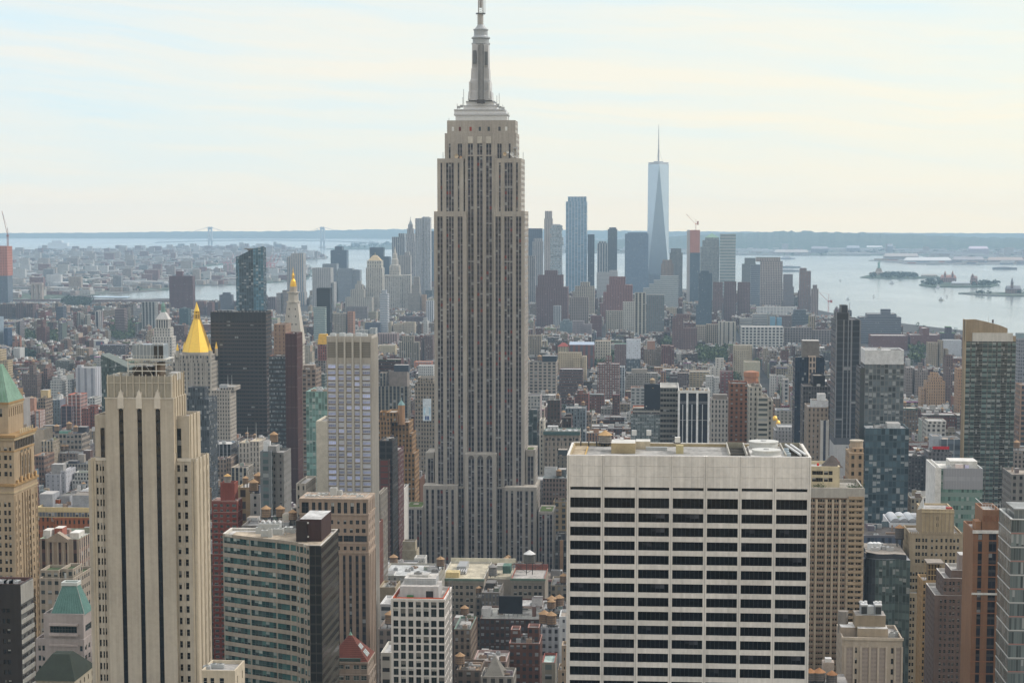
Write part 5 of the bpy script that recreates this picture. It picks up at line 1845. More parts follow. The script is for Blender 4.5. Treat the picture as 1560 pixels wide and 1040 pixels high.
def cluster_houses():
 m = 1/4.728
 def q(v):return 560+v*m
 def qy(v):return 820+v*m
 B('loft_building','brown brick loft carrying the black billboard, white vents on its roof','building',980,[(q(810),q(1240),qy(575),0,34)],BRN,1000,roof=(.30,.30,.28),cope=(.2,.14,.12),tank=[(q(1278),12,3.0)],pent=[(q(820),q(885),qy(505),10,8,P(.62,.62,.61)),(q(1185),q(1210),qy(490),12,6,P(.2,.12,.1))])
 B('brick_building','red-brown brick building with fire escapes and a stepped roof at bottom centre','building',850,[(q(1018),q(1240),qy(752),0,20),(q(1028),q(1098),qy(655),8,9),(q(1150),q(1238),qy(640),8,9)],TB,1040,roof=(.12,.12,.12),cope=(.35,.2,.17))
 B('loft_building','dark grey building with the pale green edged roof right of the hoist mast','building',900,[(q(622),q(742),qy(650),0,30)],ST((.20,.155,.12),(.03,.03,.03),.15,bay=3,fh=3.6),1000,cope=(.18,.25,.21),roof=(.16,.16,.16),pent=[(q(665),q(735),qy(668),8,8,P(.52,.52,.52))])
 B('brick_building','narrow grey brick building in front of the cream roofed loft, small timber tank on top','building',1060,[(q(778),q(815),qy(425),0,16)],ST((.21,.185,.16),(.05,.055,.06),.35,bay=2.2,fh=3.5),950,tank=[(q(797),8,1.6)])
 B('brick_building','grey-brown building with ranks of pale windows left of the billboard','building',1050,[(q(820),q(948),qy(388),0,30)],ST((.19,.17,.15),(.12,.13,.14),.5,bay=2.2,fh=4),940,tank=[(q(1100),10,2.6)],pent=[(q(850),q(920),qy(320),14,10,P(.06,.055,.05))])
 B('stone_building','beige building with arched top floor between loft and white slab','building',1150,[(q(1318),q(1440),qy(335),0,30)],ST((.32,.28,.22),(.04,.04,.045),.2,bay=3.5,fh=4),930,tank=[(q(1416),4,2.3)])
 B('roof_annexe','low roof with three timber water tanks close to the left edge of the white slab','building',960,[(q(1250),q(1440),qy(520),0,24)],ST((.25,.23,.21),(.05,.05,.05),.2),960,roof=(.3,.3,.3),tank=[(q(1330),5,2.4),(q(1385),8,2.4),(q(1328),1,2.0)])
 B('loft_building','grey loft with one large timber tank above a white wall','building',900,[(q(1248),q(1380),qy(640),0,20)],ST((.33,.34,.36),(.06,.06,.07),.2),1000,tank=[(q(1276),5,2.6),(q(1327),3,2.5)])
 B('brick_building','white painted building with small windows against the left edge of the white slab','building',800,[(q(1380),q(1446),qy(560),0,14)],ST((.50,.51,.52),(.05,.05,.06),.1,w=.25,h=.35,bay=4,fh=4),1040)
 B('stone_house','small grey house with a red parapet at the bottom left of the white slab','building',780,[(q(1255),q(1350),qy(890),0,18)],ST((.26,.24,.2),(.08,.1,.1),.2,bay=4,fh=4),1040,cope=(.24,.08,.065),roof=(.3,.39,.37))
 B('brick_building','tan chimney-like block at the bottom beside the white slab','building',770,[(q(1370),q(1445),qy(945),0,12),(q(1395),q(1440),qy(770),1,9)],ST((.33,.26,.19),w=.2,h=.3),1040)
 B('mansard_house','grey building with a steep pointed roof at the bottom centre','building',760,[(q(815),q(1050),qy(990),0,16)],ST((.28,.26,.23),(.05,.05,.05),.2),1040,roof=(.2,.2,.2),extra=lambda r,cx,Y,d:(lambda mb:(mb.pyr(d[0][0]+1,d[0][1]-4,.6,14,d[0][4]-.5,d[0][4]+7,P(.17,.16,.14),PL,.02,.02),mb.build('spire_roof',r)))(MB()))
 B('loft_building','pale roofed building with a red and white striped roof edge below the billboard','building',830,[(q(760),q(1000),qy(880),0,22)],ST((.26,.2,.17),(.05,.05,.05),.2),1000,roof=(.36,.34,.32),cope=(.38,.28,.26),tank=[(q(758),5,2.2)])
 B('brick_building','dark low building with rusty roof left of the pointed roof','building',780,[(q(640),q(815),qy(945),0,20)],ST((.14,.11,.09),(.04,.04,.04),.2),1040,roof=(.28,.2,.13),tank=[(q(660),6,2)])
 B('stone_building','windowless tan mechanical tower in front of the skyscraper on the left','building',1220,[(q(248),q(352),qy(85),0,14),(q(250),q(345),qy(20),3,9)],ST((.40,.345,.25),w=0),870,cope=(.36,.32,.26))
 B('stone_building','small white cube building below the tan mechanical tower','building',1180,[(q(335),q(412),qy(140),0,12)],ST((.56,.55,.52),w=.15,h=.2),870)
 B('loft_building','grey roofs with a timber tank in front of the skyscraper','building',1150,[(q(95),q(330),qy(215),0,30)],ST((.25,.25,.25),(.05,.05,.05),.2),880,roof=(.36,.36,.36),tank=[(q(178),8,2.6)],pent=[(q(240),q(290),qy(222),5,6,P(.42,.43,.43))])
 B('loft_building','wide pale flat roof with white vents behind the white grid block','building',1060,[(q(95),q(500),qy(265),0,40)],ST((.34,.32,.28),(.05,.05,.05),.2,w=.3,h=.3),900,roof=(.40,.41,.41),pent=[(q(110),q(190),qy(290),3,10,P(.62,.62,.61)),(q(430),q(500),qy(225),20,10,P(.42,.42,.42))],tank=[(q(520),26,2.3)])
 B('stone_building','plain tan wall behind the left side of the white grid block','building',930,[(q(80),q(200),qy(350),0,18)],ST((.30,.245,.17),w=0),940,roof=(.3,.28,.24))
 B('white_building','white stepped building between brown tower and white grid block','building',850,[(q(90),q(172),qy(470),0,20)],ST((.6,.6,.6),(.08,.09,.1),.2,w=.8,h=.4,bay=4,fh=4.4),970,roof=(.42,.42,.42))
 B('brick_building','low building with rust coloured tank roof left of the white grid block','building',780,[(q(75),q(175),qy(650),0,24)],ST((.2,.17,.15),(.05,.05,.05),.2),1000,roof=(.16,.16,.16),tank=[(q(150),6,2.2)])
 B('stone_building','pale block with dark ribbon window at the bottom beside the red roofed building','building',720,[(q(95),q(170),qy(820),0,20)],ST((.46,.44,.40),(.03,.03,.03),.1,w=.7,h=.35,bay=4,fh=4.6),1040,roof=(.3,.3,.3))
cluster_houses()
# ================================================================== special pieces used by the table
def lxz(px,py,Y,cx):
 x,z = U(px,py,Y)
 return x-cx,z
def orange_top(r,cx,Y,d):
 xa,xb,y0,y1,z = d[0]
 zb = U(9,420,Y)[1]
 mb = MB()
 mb.box(xa-.8,xb+.8,y0-.8,y1+.8,zb,z+.5,ST((.44,.16,.10),(.30,.11,.07),0,(.38,.15,.10),w=.7,h=.7,bay=7,fh=7),FAC,bottom=True)
 mb.build('safety_netting',r)
 x = U(8,370,Y)[0]-cx
 crane(r,(x,20,z),62,(-14,0,95),P(.30,.12,.10))
def crane(r,base,mast,jib,st,name='tower_crane',s=1.6):
 mb = MB()
 x,y,z = base
 for dx,dy in((-s,-s),(s,-s),(s,s),(-s,s)):
  mb.beam((x+dx,y+dy,z-2),(x+dx,y+dy,z+mast*.45),s*.3,st,MT)
 for k in range(6):
  zz = z+mast*.45*k/6
  mb.beam((x-s,y-s,zz),(x+s,y-s,zz+mast*.075),s*.2,st,MT)
 top = (x,y,z+mast*.45)
 mb.box(x-s*1.6,x+s*1.6,y-s*1.6,y+s*1.6,z+mast*.43,z+mast*.5,st,MT)
 tip = (x+jib[0],y+jib[1],z+jib[2])
 mb.beam(top,tip,s*.5,st,MT)
 mb.beam((x,y,z+mast*.8),top,s*.4,st,MT)
 mb.beam((x,y,z+mast*.8),tip,s*.14,st,MT)
 cj = (x-jib[0]*.28,y-jib[1]*.28,z+mast*.5)
 mb.beam(top,cj,s*.6,st,MT)
 mb.beam((x,y,z+mast*.8),cj,s*.14,st,MT)
 return mb.build(name,r)
def sign_panel(r,cx,Y,d):
 x0,z1 = lxz(146,520,Y,cx)
 x1,z0 = lxz(159,526,Y,cx)
 mb = MB()
 mb.box(x0,x1,-.4,-.05,z0,z1,P(.10,.10,.14),PL)
 mb.box(x0+(x1-x0)*.6,x0+(x1-x0)*.78,-.45,-.4,z0+1,z1-1,P(.30,.08,.10),PL)
 mb.build('sign_panel',r)
def cream_band(r,cx,Y,d):
 xa,xb,y0,y1,z = d[0]
 mb = MB()
 mb.box(xa-.1,xb+.1,y0-.25,y0,z-1.8,z,P(.52,.42,.24),FAC)
 mb.wallq((xa,y0-.24),(xb,y0-.24),z-4.4,z-1.8,RIB((.50,.40,.24),(.10,.11,.13),.72,2.6,.3),FAC)
 mb.build('top_storey',r)
 mb = MB()
 xm = xa+(xb-xa)*.30
 mb.prism([(xm+2,y0-2.6),(xb-8,y0-1.2),(xb,y0-.26),(xm,y0-.26)],2.5,z-4.4,PUN((.28,.105,.055),.38,.48,2.0,3.6))
 mb.build('bay',r)
def club_extra(r,cx,Y,d):
 xa,xb,y0,y1,z = d[0]
 x0,zz = lxz(72,806,Y,cx)
 x1 = lxz(103,806,Y,cx)[0]
 st = P(.37,.31,.255)
 mb = MB()
 mb.poly([(x0-.4,-.5,z-.2),(x1+.4,-.5,z-.2),((x0+x1)/2,-.5,z+2.6)],st,FAC)
 mb.poly([(x0-.4,3,z-.2),((x0+x1)/2,3,z+2.6),(x1+.4,3,z-.2)],st,FAC)
 mb.poly([(x0-.4,-.5,z-.2),((x0+x1)/2,-.5,z+2.6),((x0+x1)/2,3,z+2.6),(x0-.4,3,z-.2)],st,FAC)
 mb.poly([(x1+.4,3,z-.2),((x0+x1)/2,3,z+2.6),((x0+x1)/2,-.5,z+2.6),(x1+.4,-.5,z-.2)],st,FAC)
 mb.box(x0-.4,x1+.4,-.5,.0,z-1.3,z-.2,st,FAC)
 mb.build('pediment',r)
 mb = MB()
 for k in range(5):
  x = x0+(x1-x0)*k/4
  mb.frus(x,-.15,.38,.32,z-12,z-1.3,8,P(.40,.34,.28),FAC,False)
 mb.build('pilaster',r)
 abp(r,'roof_hut',*[lxz(p,815,Y+6,cx)[0] for p in(66,77)],6,12,z-1,z+2.4,P(.62,.6,.57))
 abp(r,'roof_hut',*[lxz(p,815,Y+8,cx)[0] for p in(83,95)],8,14,z-1,z+3.0,P(.30,.11,.08),topst=P(.6,.58,.55))
 abp(r,'roof_hut',*[lxz(p,815,Y+4,cx)[0] for p in(106,120)],4,12,z-1,z+1.8,P(.55,.53,.5),topst=P(.65,.64,.62))
def slope_glass(r,cx,Y,d):
 xa,xb,y0,y1,z = d[0]
 z1 = U(154,540,Y)[1]
 mb = MB()
 gl = GLA((.065,.085,.08),(.13,.15,.14))
 L,hgt = xb-xa,z1-z
 n,m = round(L/1.8),round(hgt/3.8)
 for y,flip in((y0+.02,0),(y1-.02,1)):
  tri = [(xa,y,z-.2),(xb,y,z-.2),(xa,y,z1)]
  mb.poly(tri if not flip else tri[::-1],gl,FAC,[(0,0),(n,0),(0,m)] if not flip else[(0,m),(n,0),(0,0)])
 mb.poly([(xa,y0,z1),(xb,y0,z-.2),(xb,y1,z-.2),(xa,y1,z1)],P(.12,.14,.13),PL)
 mb.wallq((xa,y1),(xa,y0),z-.2,z1,gl)
 mb.build('sloped_roof',r)
 mb = MB()
 x = xa+L*.52
 mb.beam((x,y0-.1,z),(x,y0-.1,z+hgt*.45),.12,P(.5,.5,.5),MT)
 mb.beam((xa+L*.3,y0-.3,z+.5),(xa+L*.9,y0-.3,z+hgt*.1+1.8),.1,P(.5,.5,.5),MT)
 mb.build('mast_arm',r)
def dark_crown(r,cx,Y,d):
 xa,xb,y0,y1,z = d[0]
 z0 = U(360,489,Y)[1]
 mb = MB()
 mb.wallq((xa,y0-.15),(xb,y0-.15),z0,z,P(.035,.03,.028),FAC)
 for k in range(14):
  x = xa+(xb-xa)*k/13
  mb.box(x-.25,x+.25,y0-.3,y0-.15,4,z,P(.05,.042,.036),PL)
 mb.build('crown_band',r)
 mb = MB()
 for k in range(16):
  x = xa+1+(xb-xa-2)*k/15
  mb.box(x-.5,x+.5,y0+2,y0+3,z-.5,z+.9,P(.2,.2,.2),MT)
 mb.build('roof_rail',r)
def masts(lst):
 def f(r,cx,Y,d):
  for px,py in lst:
   z0 = max(q[4] for q in d)
   x = U(px,640,Y+6)[0]-cx
   mb = MB()
   mb.frus(x,6,.22,.1,z0-1,U(px,py,Y+6)[1],6,P(.6,.6,.58),MT)
   mb.build('flagpole',r)
 return f
def yellow_roof(r,cx,Y,d):
 xa,xb,y0,y1,z = d[0]
 z1 = U(490,509,Y+3)[1]
 mb = MB()
 mb.pyr(xa-.5,xb+.5,y0-.5,y0+16,z-.3,z1,P(.58,.34,.05),PL,.86,.5)
 mb.build('tent_roof',r)
def banner(r,cx,Y,d):
 x0,z1 = lxz(644,607,Y-1.2,cx)
 x1,z0 = lxz(657,641,Y-1.2,cx)
 mb = MB()
 w,h = x1-x0,z1-z0
 mb.box(x0,x1,-1.2,-.9,z0,z1,P(.62,.68,.72),PL)
 for(a,b,c,e,col) in((.1,.9,.28,.62,(.45,.62,.72)),(.28,.72,.24,.60,(.62,.70,.74)),(.42,.58,.58,.68,(.60,.66,.68)),(.27,.45,.05,.22,(.03,.08,.25)),(.52,.72,.05,.22,(.03,.08,.25)),(.14,.34,.89,.905,(.4,.46,.52)),(.14,.82,.83,.842,(.45,.5,.55)),(.14,.5,.77,.782,(.45,.5,.55)),(.14,.7,.71,.722,(.45,.5,.55))):
  mb.box(x0+w*a,x0+w*b,-1.23-.01*abs(hash(col))%.02,-1.2,z0+h*c,z0+h*e,P(*col),PL)
 mb.build('banner',r)
 mb = MB()
 xa,za = lxz(658,625,Y,cx)
 mb.box(x0+.5,x1-.5,-.9,-.02,z0+.5,z1-.5,P(.16,.13,.11),MT)
 mb.build('banner_frame',r)
def turret(r,cx,Y,d):
 x,z0 = lxz(611,645,Y+6,cx)
 z1,z2,z3 = [U(611,p,Y+6)[1] for p in(617,610,606)]
 mb = MB()
 mb.frus(x,8,2.8,2.7,z0-1,z1,8,ST((.36,.215,.125),w=0),FAC,True,math.pi/8)
 mb.build('turret',r)
 mb = MB()
 mb.frus(x,8,2.9,.5,z1,z2,8,P(.20,.32,.32),PL,True,math.pi/8)
 mb.beam((x,8,z2-.3),(x,8,z3),.3,P(.3,.4,.4),MT)
 mb.build('turret_roof',r)
def hotel_extra(r,cx,Y,d):
 xa,xb,y0,y1,z = d[0]
 mb = MB()
 mb.box(xa-.8,xb+.6,y0-1.2,y0-.02,z-3.0,z-.6,P(.07,.12,.115),PL)
 mb.box(xa-.4,xb+.4,y0-.5,y0-.02,z-3.6,z-3.0,P(.12,.2,.17),PL)
 mb.build('cornice',r)
 mb = MB()
 n = 6
 za = U(850,669,Y)[1]
 for k in range(n):
  x0 = xa+(xb-xa)*(k+.1)/n
  x1 = xa+(xb-xa)*(k+.9)/n
  R_ = (x1-x0)/2
  xc = (x0+x1)/2
  for j in range(8):
   t0,t1 = math.pi*j/8,math.pi*(j+1)/8
   mb.beam((xc+R_*math.cos(t0),y0-.15,za+R_*math.sin(t0)*.8),(xc+R_*math.cos(t1),y0-.15,za+R_*math.sin(t1)*.8),.22,P(.35,.30,.25),PL)
  mb.box(x0-.35,x0+.1,y0-.3,y0-.02,10,za,P(.33,.285,.235),FAC)
  mb.box(xc-.9,xc+.9,y0-.1,y0-.02,za-1.2,za+R_*.5,P(.05,.045,.045),GM)
 mb.build('arcade',r)
 abp(r,'roof_hut',*[lxz(p,650,Y+5,cx)[0] for p in(834,850)],5,11,z-1,z+3.6,ST((.56,.56,.55),(.05,.05,.05),0,w=.3,h=.3,bay=3,fh=4),FAC)
 for k in range(7):
  aac(r,xa+4+k*5.2,y0+4,z-1,2.6,2,2.0,P(.5,.51,.5))
def red_tent(r,cx,Y,d):
 xa,xb,y0,y1,z = d[0]
 mb = MB()
 mb.pyr(xa-1,xb+1,y0-1,y0+14,z-.2,U(858,522,Y+6)[1],P(.30,.07,.05),PL,.25,.25)
 mb.build('tent_roof',r)
def blue_roof(r,cx,Y,d):
 xa,xb,y0,y1,z = d[0]
 mb = MB()
 mb.pyr(xa,xb,y0,y1,z-.2,U(886,520.5,Y+12)[1],P(.33,.40,.50),MT,.97,.05)
 mb.build('roof_ridge',r)
def white_fins(r,cx,Y,d):
 xa,xb,y0,y1,z = d[0]
 zt = U(1057,598.5,Y)[1]
 mb = MB()
 for px in(1034,1046.8,1062,1079.3):
  x = U(px,640,Y)[0]-cx
  mb.box(x-.7,x+.7,y0-.9,y0-.02,4,zt,P(.66,.66,.66),PL)
 for px in(1040,1054,1070):
  x = U(px,640,Y)[0]-cx
  mb.box(x-.28,x+.28,y0-.5,y0-.02,4,U(1057,616,Y)[1],P(.45,.46,.48),PL)
 for py in(612,614.5,640):
  zz = U(1057,py,Y)[1]
  mb.box(xa,xb,y0-.2,y0-.02,zz,zz+.25,P(.40,.41,.43),PL)
 mb.build('fin',r)
 mb = MB()
 mb.box(xa-.6,xb+.6,y0-1.0,y0-.02,zt,z+.2,P(.62,.61,.58),PL)
 mb.build('cornice',r)
 for k in range(9):
  aac(r,xa+2+k*2.1,y0+8+rnd.uniform(-3,9),z-1.1,1.6,1.4,1.3,P(.2,.2,.2) if k%2 else P(.35,.25,.15))
def black_cube(r,cx,Y,d):
 x0,zt = lxz(981.5,585.5,Y+3,cx)
 x1,zb = lxz(1007,615,Y+3,cx)
 zb = max(q[4] for q in d)-1
 mb = MB()
 mb.box(x0,x1,3,13,zb,zt,P(.016,.018,.026),PL)
 mb.box(x0+1.6,x0+2.6,2.95,3,zb+2.2,zb+3.2,P(.5,.5,.48),PL)
 mb.box((x0+x1)/2-.5,(x0+x1)/2+.9,2.95,3,zt-3.6,zt-3.0,P(.35,.22,.1),PL)
 mb.build('roof_cube',r)
 atk(r,(x0+x1)/2-.3,8,zt,2.6,3.4,.8,P(.30,.24,.17),P(.38,.28,.17))
def round_top(r,cx,Y,d):
 xm,z0 = lxz(1145,583,Y,cx)
 z = max(q[4] for q in d)
 hw = (U(1155.5,580,Y)[0]-U(1134,580,Y)[0])/2
 z1 = U(1145,567,Y)[1]
 mb = MB()
 st = ST((.38,.165,.075),w=0)
 mb.lathe(xm,10,[(hw*1.0,z-1.2),(hw*1.0,z+(z1-z)*.35),(hw*1.1,z+(z1-z)*.5),(hw*1.1,z1)],14,st,FAC)
 mb.frus(xm,10,hw*1.1,hw*.3,z1,z1+1.5,14,P(.33,.15,.08),PL)
 mb.build('round_top',r)
def gold_domes(r,cx,Y,d):
 g = P(.75,.46,.10)
 for px,py,rr,zb in((1180.5,633,3.0,640),(1184.5,639.5,3.4,646.5)):
  x,z = lxz(px,py,Y+4,cx)
  z0 = lxz(px,zb,Y+4,cx)[1]
  mb = MB()
  mb.frus(x,5,rr*.95,rr*.95,min(z0-3,d[0][4]-1),z0,12,P(.45,.41,.34),FAC)
  mb.build('drum',r)
  mb = MB()
  prof = [(rr*math.cos(t),z0+(z-z0)*math.sin(t)) for t in[math.pi/2*k/6 for k in range(7)]]
  mb.lathe(x,5,prof[:-1]+[(.05,z)],14,g,GOLD)
  mb.beam((x,5,z-.2),(x,5,z+1.6),.18,g,GOLD)
  mb.build('dome',r)
def striped_base(r,cx,Y,d):
 xa,xb,y0,y1,z = d[0]
 z0 = U(1292,677,Y)[1]
 mb = MB()
 mb.box(xa-.25,xb+.25,y0-.25,y1,2.5,z0,ST((.46,.455,.45),w=0),FAC)
 mb.box((xa+xb)/2-.2,(xa+xb)/2+1.6,y0-.32,y0-.26,4,z0-2,P(.10,.10,.11),PL)
 mb.box(xa-.1,xb+.1,y0-.28,y1,z0,z0+6,P(.10,.105,.12),FAC)
 mb.build('base',r)
 mb = MB()
 for px in(1273.5,1291.5,1296,1310):
  x = U(px,560,Y)[0]-cx
  mb.box(x-.4,x+.4,y0-.5,y0-.02,z0+6,z-.2,P(.22,.22,.23),PL)
 mb.build('fin',r)
 mb = MB()
 mb.beam(((xa+xb)/2+2,10,z),((xa+xb)/2+2,10,U(1287,462,Y)[1]),.3,STEEL,MT)
 mb.build('aerial',r)
def grey_top(r,cx,Y,d):
 xa,xb,y0,y1,z = d[0]
 z0 = U(1465,745,Y)[1]
 mb = MB()
 x0 = U(1437,720,Y)[0]-cx
 mb.box(x0,xb+.1,y0-.2,y0-.02,z0,z+.1,ST((.33,.335,.36),(.30,.305,.33),0,w=.9,h=.2,bay=1.2,fh=8),FAC)
 mb.build('blank_top',r)
 abp(r,'bulkhead',*[lxz(p,705,Y+8,cx)[0] for p in(1447,1489)],8,20,z-1,z+2.3,P(.50,.49,.46),topst=P(.58,.57,.55))
def red_strip(r,cx,Y,d):
 z = max(q[4] for q in d)
 x0,x1 = [lxz(p,683,Y+2,cx)[0] for p in(1421,1446)]
 mb = MB()
 mb.box(x0,x1,2,2.6,z-.4,z+1.8,P(.50,.012,.02),PL)
 mb.build('roof_sign',r)
 mb = MB()
 for k in range(5):
  x = x0+1+k*(x1-x0-2)/4
  mb.beam((x,3,z-3),(x,2.8,z-.4),.15,STEEL,MT)
 mb.build('sign_stand',r)
def roof_ducts(r,cx,Y,d):
 xa,xb,y0,y1,z = d[0]
 st = P(.42,.44,.47)
 for k in range(3):
  x = xa+(xb-xa)*(.22+.28*k)
  mb = MB()
  for j in range(9):
   t0,t1 = math.pi*j/9,math.pi*(j+1)/9
   a,b = (x+2.2*math.cos(t0),z+1.7*math.sin(t0)),(x+2.2*math.cos(t1),z+1.7*math.sin(t1))
   mb.poly([(a[0],y0+2,a[1]),(b[0],y0+2,b[1]),(b[0],y1-3,b[1]),(a[0],y1-3,a[1])],st,MT)
  mb.poly([(x+2.2*math.cos(math.pi*j/9),y0+2,z+1.7*math.sin(math.pi*j/9)) for j in range(10)],P(.3,.31,.33),MT)
  mb.build('duct',r)
 abp(r,'roof_hut',*[lxz(p,790,Y+12,cx)[0] for p in(1390,1404)],8,20,z-1,z+1.6,P(.45,.46,.48))
def sloped_tan():
 Y = 1300.0
 cx = U(1505,560,Y)[0]
 r = root('apartment_tower','tan apartment tower with sloping crown wall and long glass balconies on the right','apartment tower',(cx,Y,0))
 tan = ST((.31,.24,.16),w=0)
 X = lambda px,py = 600:U(px,py,Y)[0]-cx
 Z = lambda py:U(1505,py,Y)[1]
 xl,xr = X(1470.2),X(1546)
 mb = MB()
 gl = ST((.12,.118,.108),(.035,.042,.042),.25,(.075,.075,.072),w=1,h=.82,bay=12,fh=3.5,mul=9)
 zt = Z(520)
 mb.wallq((xl,0),(xr,0),2.5,zt,gl)
 mb.wallq((xr,0),(xr,10),2.5,zt,gl)
 mb.wallq((xr,10),(xl,10),2.5,zt,tan,FAC)
 mb.wallq((xl,10),(xl,0),2.5,zt,tan,FAC)
 mb.build('wall',r)
 for p0,p1 in((1469,1477),(1478.5,1485),(1495,1503),(1504,1516),(1518,1524),(1533,1538),(1540,1546)):
  q = MB()
  q.wallq((X(p0),-.12),(X(p1),-.12),2.5,zt,ST((.16,.16,.15),(.09,.14,.135),.3,(.045,.05,.05),w=.86,h=.62,bay=2.6,fh=3.5),FAC)
  q.build('bay_window',r)
 bal = MB()
 k = 0
 while True:
  z = zt-3.5*k-1.1
  if z<8:break
  for p0,p1 in((1470,1486.5),(1486.5,1517),(1517.5,1545.6)):
   o = .75 if p0!=1486.5 else.5
   bal.box(X(p0),X(p1)-.1,-o,-.14,z-.22,z+.02,P(.28,.265,.225),PL,bottom=True)
  k += 1
 bal.build('balcony',r)
 w2 = MB()
 w2.box(X(1468),xl,-.6,10,2.5,Z(487),tan,FAC)
 w2.box(X(1468.6),X(1469.4),-.75,-.6,2.5,Z(489),P(.46,.38,.27),FAC)
 pts = [(1468,487),(1484,486.5),(1500,490),(1520,495),(1533,500),(1533,512),(1546,512),(1546,520),(1468,520)]
 f = [(X(a),.9,Z(b)) for a,b in pts]
 bk = [(p[0],3.0,p[2]) for p in f]
 w2.poly(f[::-1],tan,FAC)
 w2.poly(bk,tan,FAC)
 for i in range(len(f)):
  j = (i+1)%len(f)
  w2.poly([f[i],f[j],bk[j],bk[i]],tan,FAC)
 for px in(1478.5,1495):
  w2.box(X(px)-.06,X(px)+.06,.84,.9,Z(520),Z(489),P(.30,.22,.14),PL)
 w2.box(X(1466),X(1533),.84,.9,Z(502.2),Z(501.9),P(.30,.22,.14),PL)
 w2.build('crown_wall',r)
 ro = MB()
 ro.poly([(xl,0,zt),(xr,0,zt),(xr,10,zt),(xl,10,zt)],P(.3,.28,.25),RM)
 ro.build('roof',r)
 abp(r,'parapet',X(1479.5),X(1541),-.3,.85,zt,Z(507),P(.52,.49,.44),FAC)
 abp(r,'vent',X(1509.5),X(1511.8),1.2,2.4,Z(492),Z(487),P(.08,.05,.05))
 q = MB()
 q.beam((X(1504),2,Z(492)),(X(1504),2,Z(480)),.12,P(.5,.5,.5),MT)
 q.build('aerial',r)
 VIS.append((Y,1465,1547,486,770))
 FOOT.append((cx+X(1465)-3,cx+xr+3,Y-4,Y+28))
def round_glass():
 Y = 780.0
 cx = U(1345,850,Y)[0]
 r = root('office_block','low office block with a rounded dark glass front behind the ribbed tower','office building',(cx,Y,0))
 X = lambda px,dy = 0:U(px,870,Y+dy)[0]-cx
 zt = U(1345,858,Y)[1]
 pts = [(X(1316,20),24),(X(1317,10),10)]
 n = 12
 xc,yc,R_ = X(1345,14),18,(X(1371)-X(1317))*.62
 for k in range(n+1):
  t = math.pi*(1.06+.62*k/n)
  pts.append((xc+R_*math.cos(t),yc+R_*.98*math.sin(t)))
 pts += [(X(1376,30),8),(X(1376,30),40),(X(1316,20),40)]
 mb = MB()
 dark = GLA((.045,.055,.065),(.075,.085,.095),.05,1.6,3.6)
 teal = GLA((.075,.105,.105),(.12,.15,.15),.15,1.6,3.6)
 for i in range(len(pts)):
  a,b = pts[i],pts[(i+1)%len(pts)]
  mb.wallq(a,b,2.5,zt,teal if 8<=i<=14 else dark)
 mb.build('wall',r)
 ro = MB()
 cc = (sum(p[0] for p in pts)/len(pts),sum(p[1] for p in pts)/len(pts))
 inn = [(p[0]+(cc[0]-p[0])*.12,p[1]+(cc[1]-p[1])*.12) for p in pts]
 zi = U(1345,845,Y+8)[1]
 for i in range(len(pts)):
  j = (i+1)%len(pts)
  ro.poly([(*pts[i],zt),(*pts[j],zt),(*inn[j],zt),(*inn[i],zt)],P(.30,.31,.33),PL)
  ro.poly([(*inn[i],zt),(*inn[j],zt),(*inn[j],zi),(*inn[i],zi)],P(.05,.055,.065),PL)
 ro.poly([(*p,zi) for p in inn],P(.27,.24,.21),RM)
 ro.build('roof',r)
 for px in(1326,1332,1338):
  mb = MB()
  x = U(px,838,Y+22)[0]-cx
  mb.frus(x,22,1.4,1.3,zi,zi+2.6,12,P(.58,.59,.6),MT)
  mb.frus(x,22,1.3,.4,zi+2.6,zi+3.1,12,P(.62,.63,.64),MT)
  mb.build('roof_vent',r)
 atk(r,U(1371,830,Y+28)[0]-cx,30,zi-1,1.9,4.5,4.5,P(.10,.09,.085),P(.35,.2,.1))
 for k in range(5):
  aac(r,X(1340+k*6),18+rnd.random()*12,zi,3,2,1.4,P(.4,.4,.4))
 VIS.append((Y,1315,1372,838,945))
 FOOT.append((cx+X(1314),cx+X(1378),Y-3,Y+44))
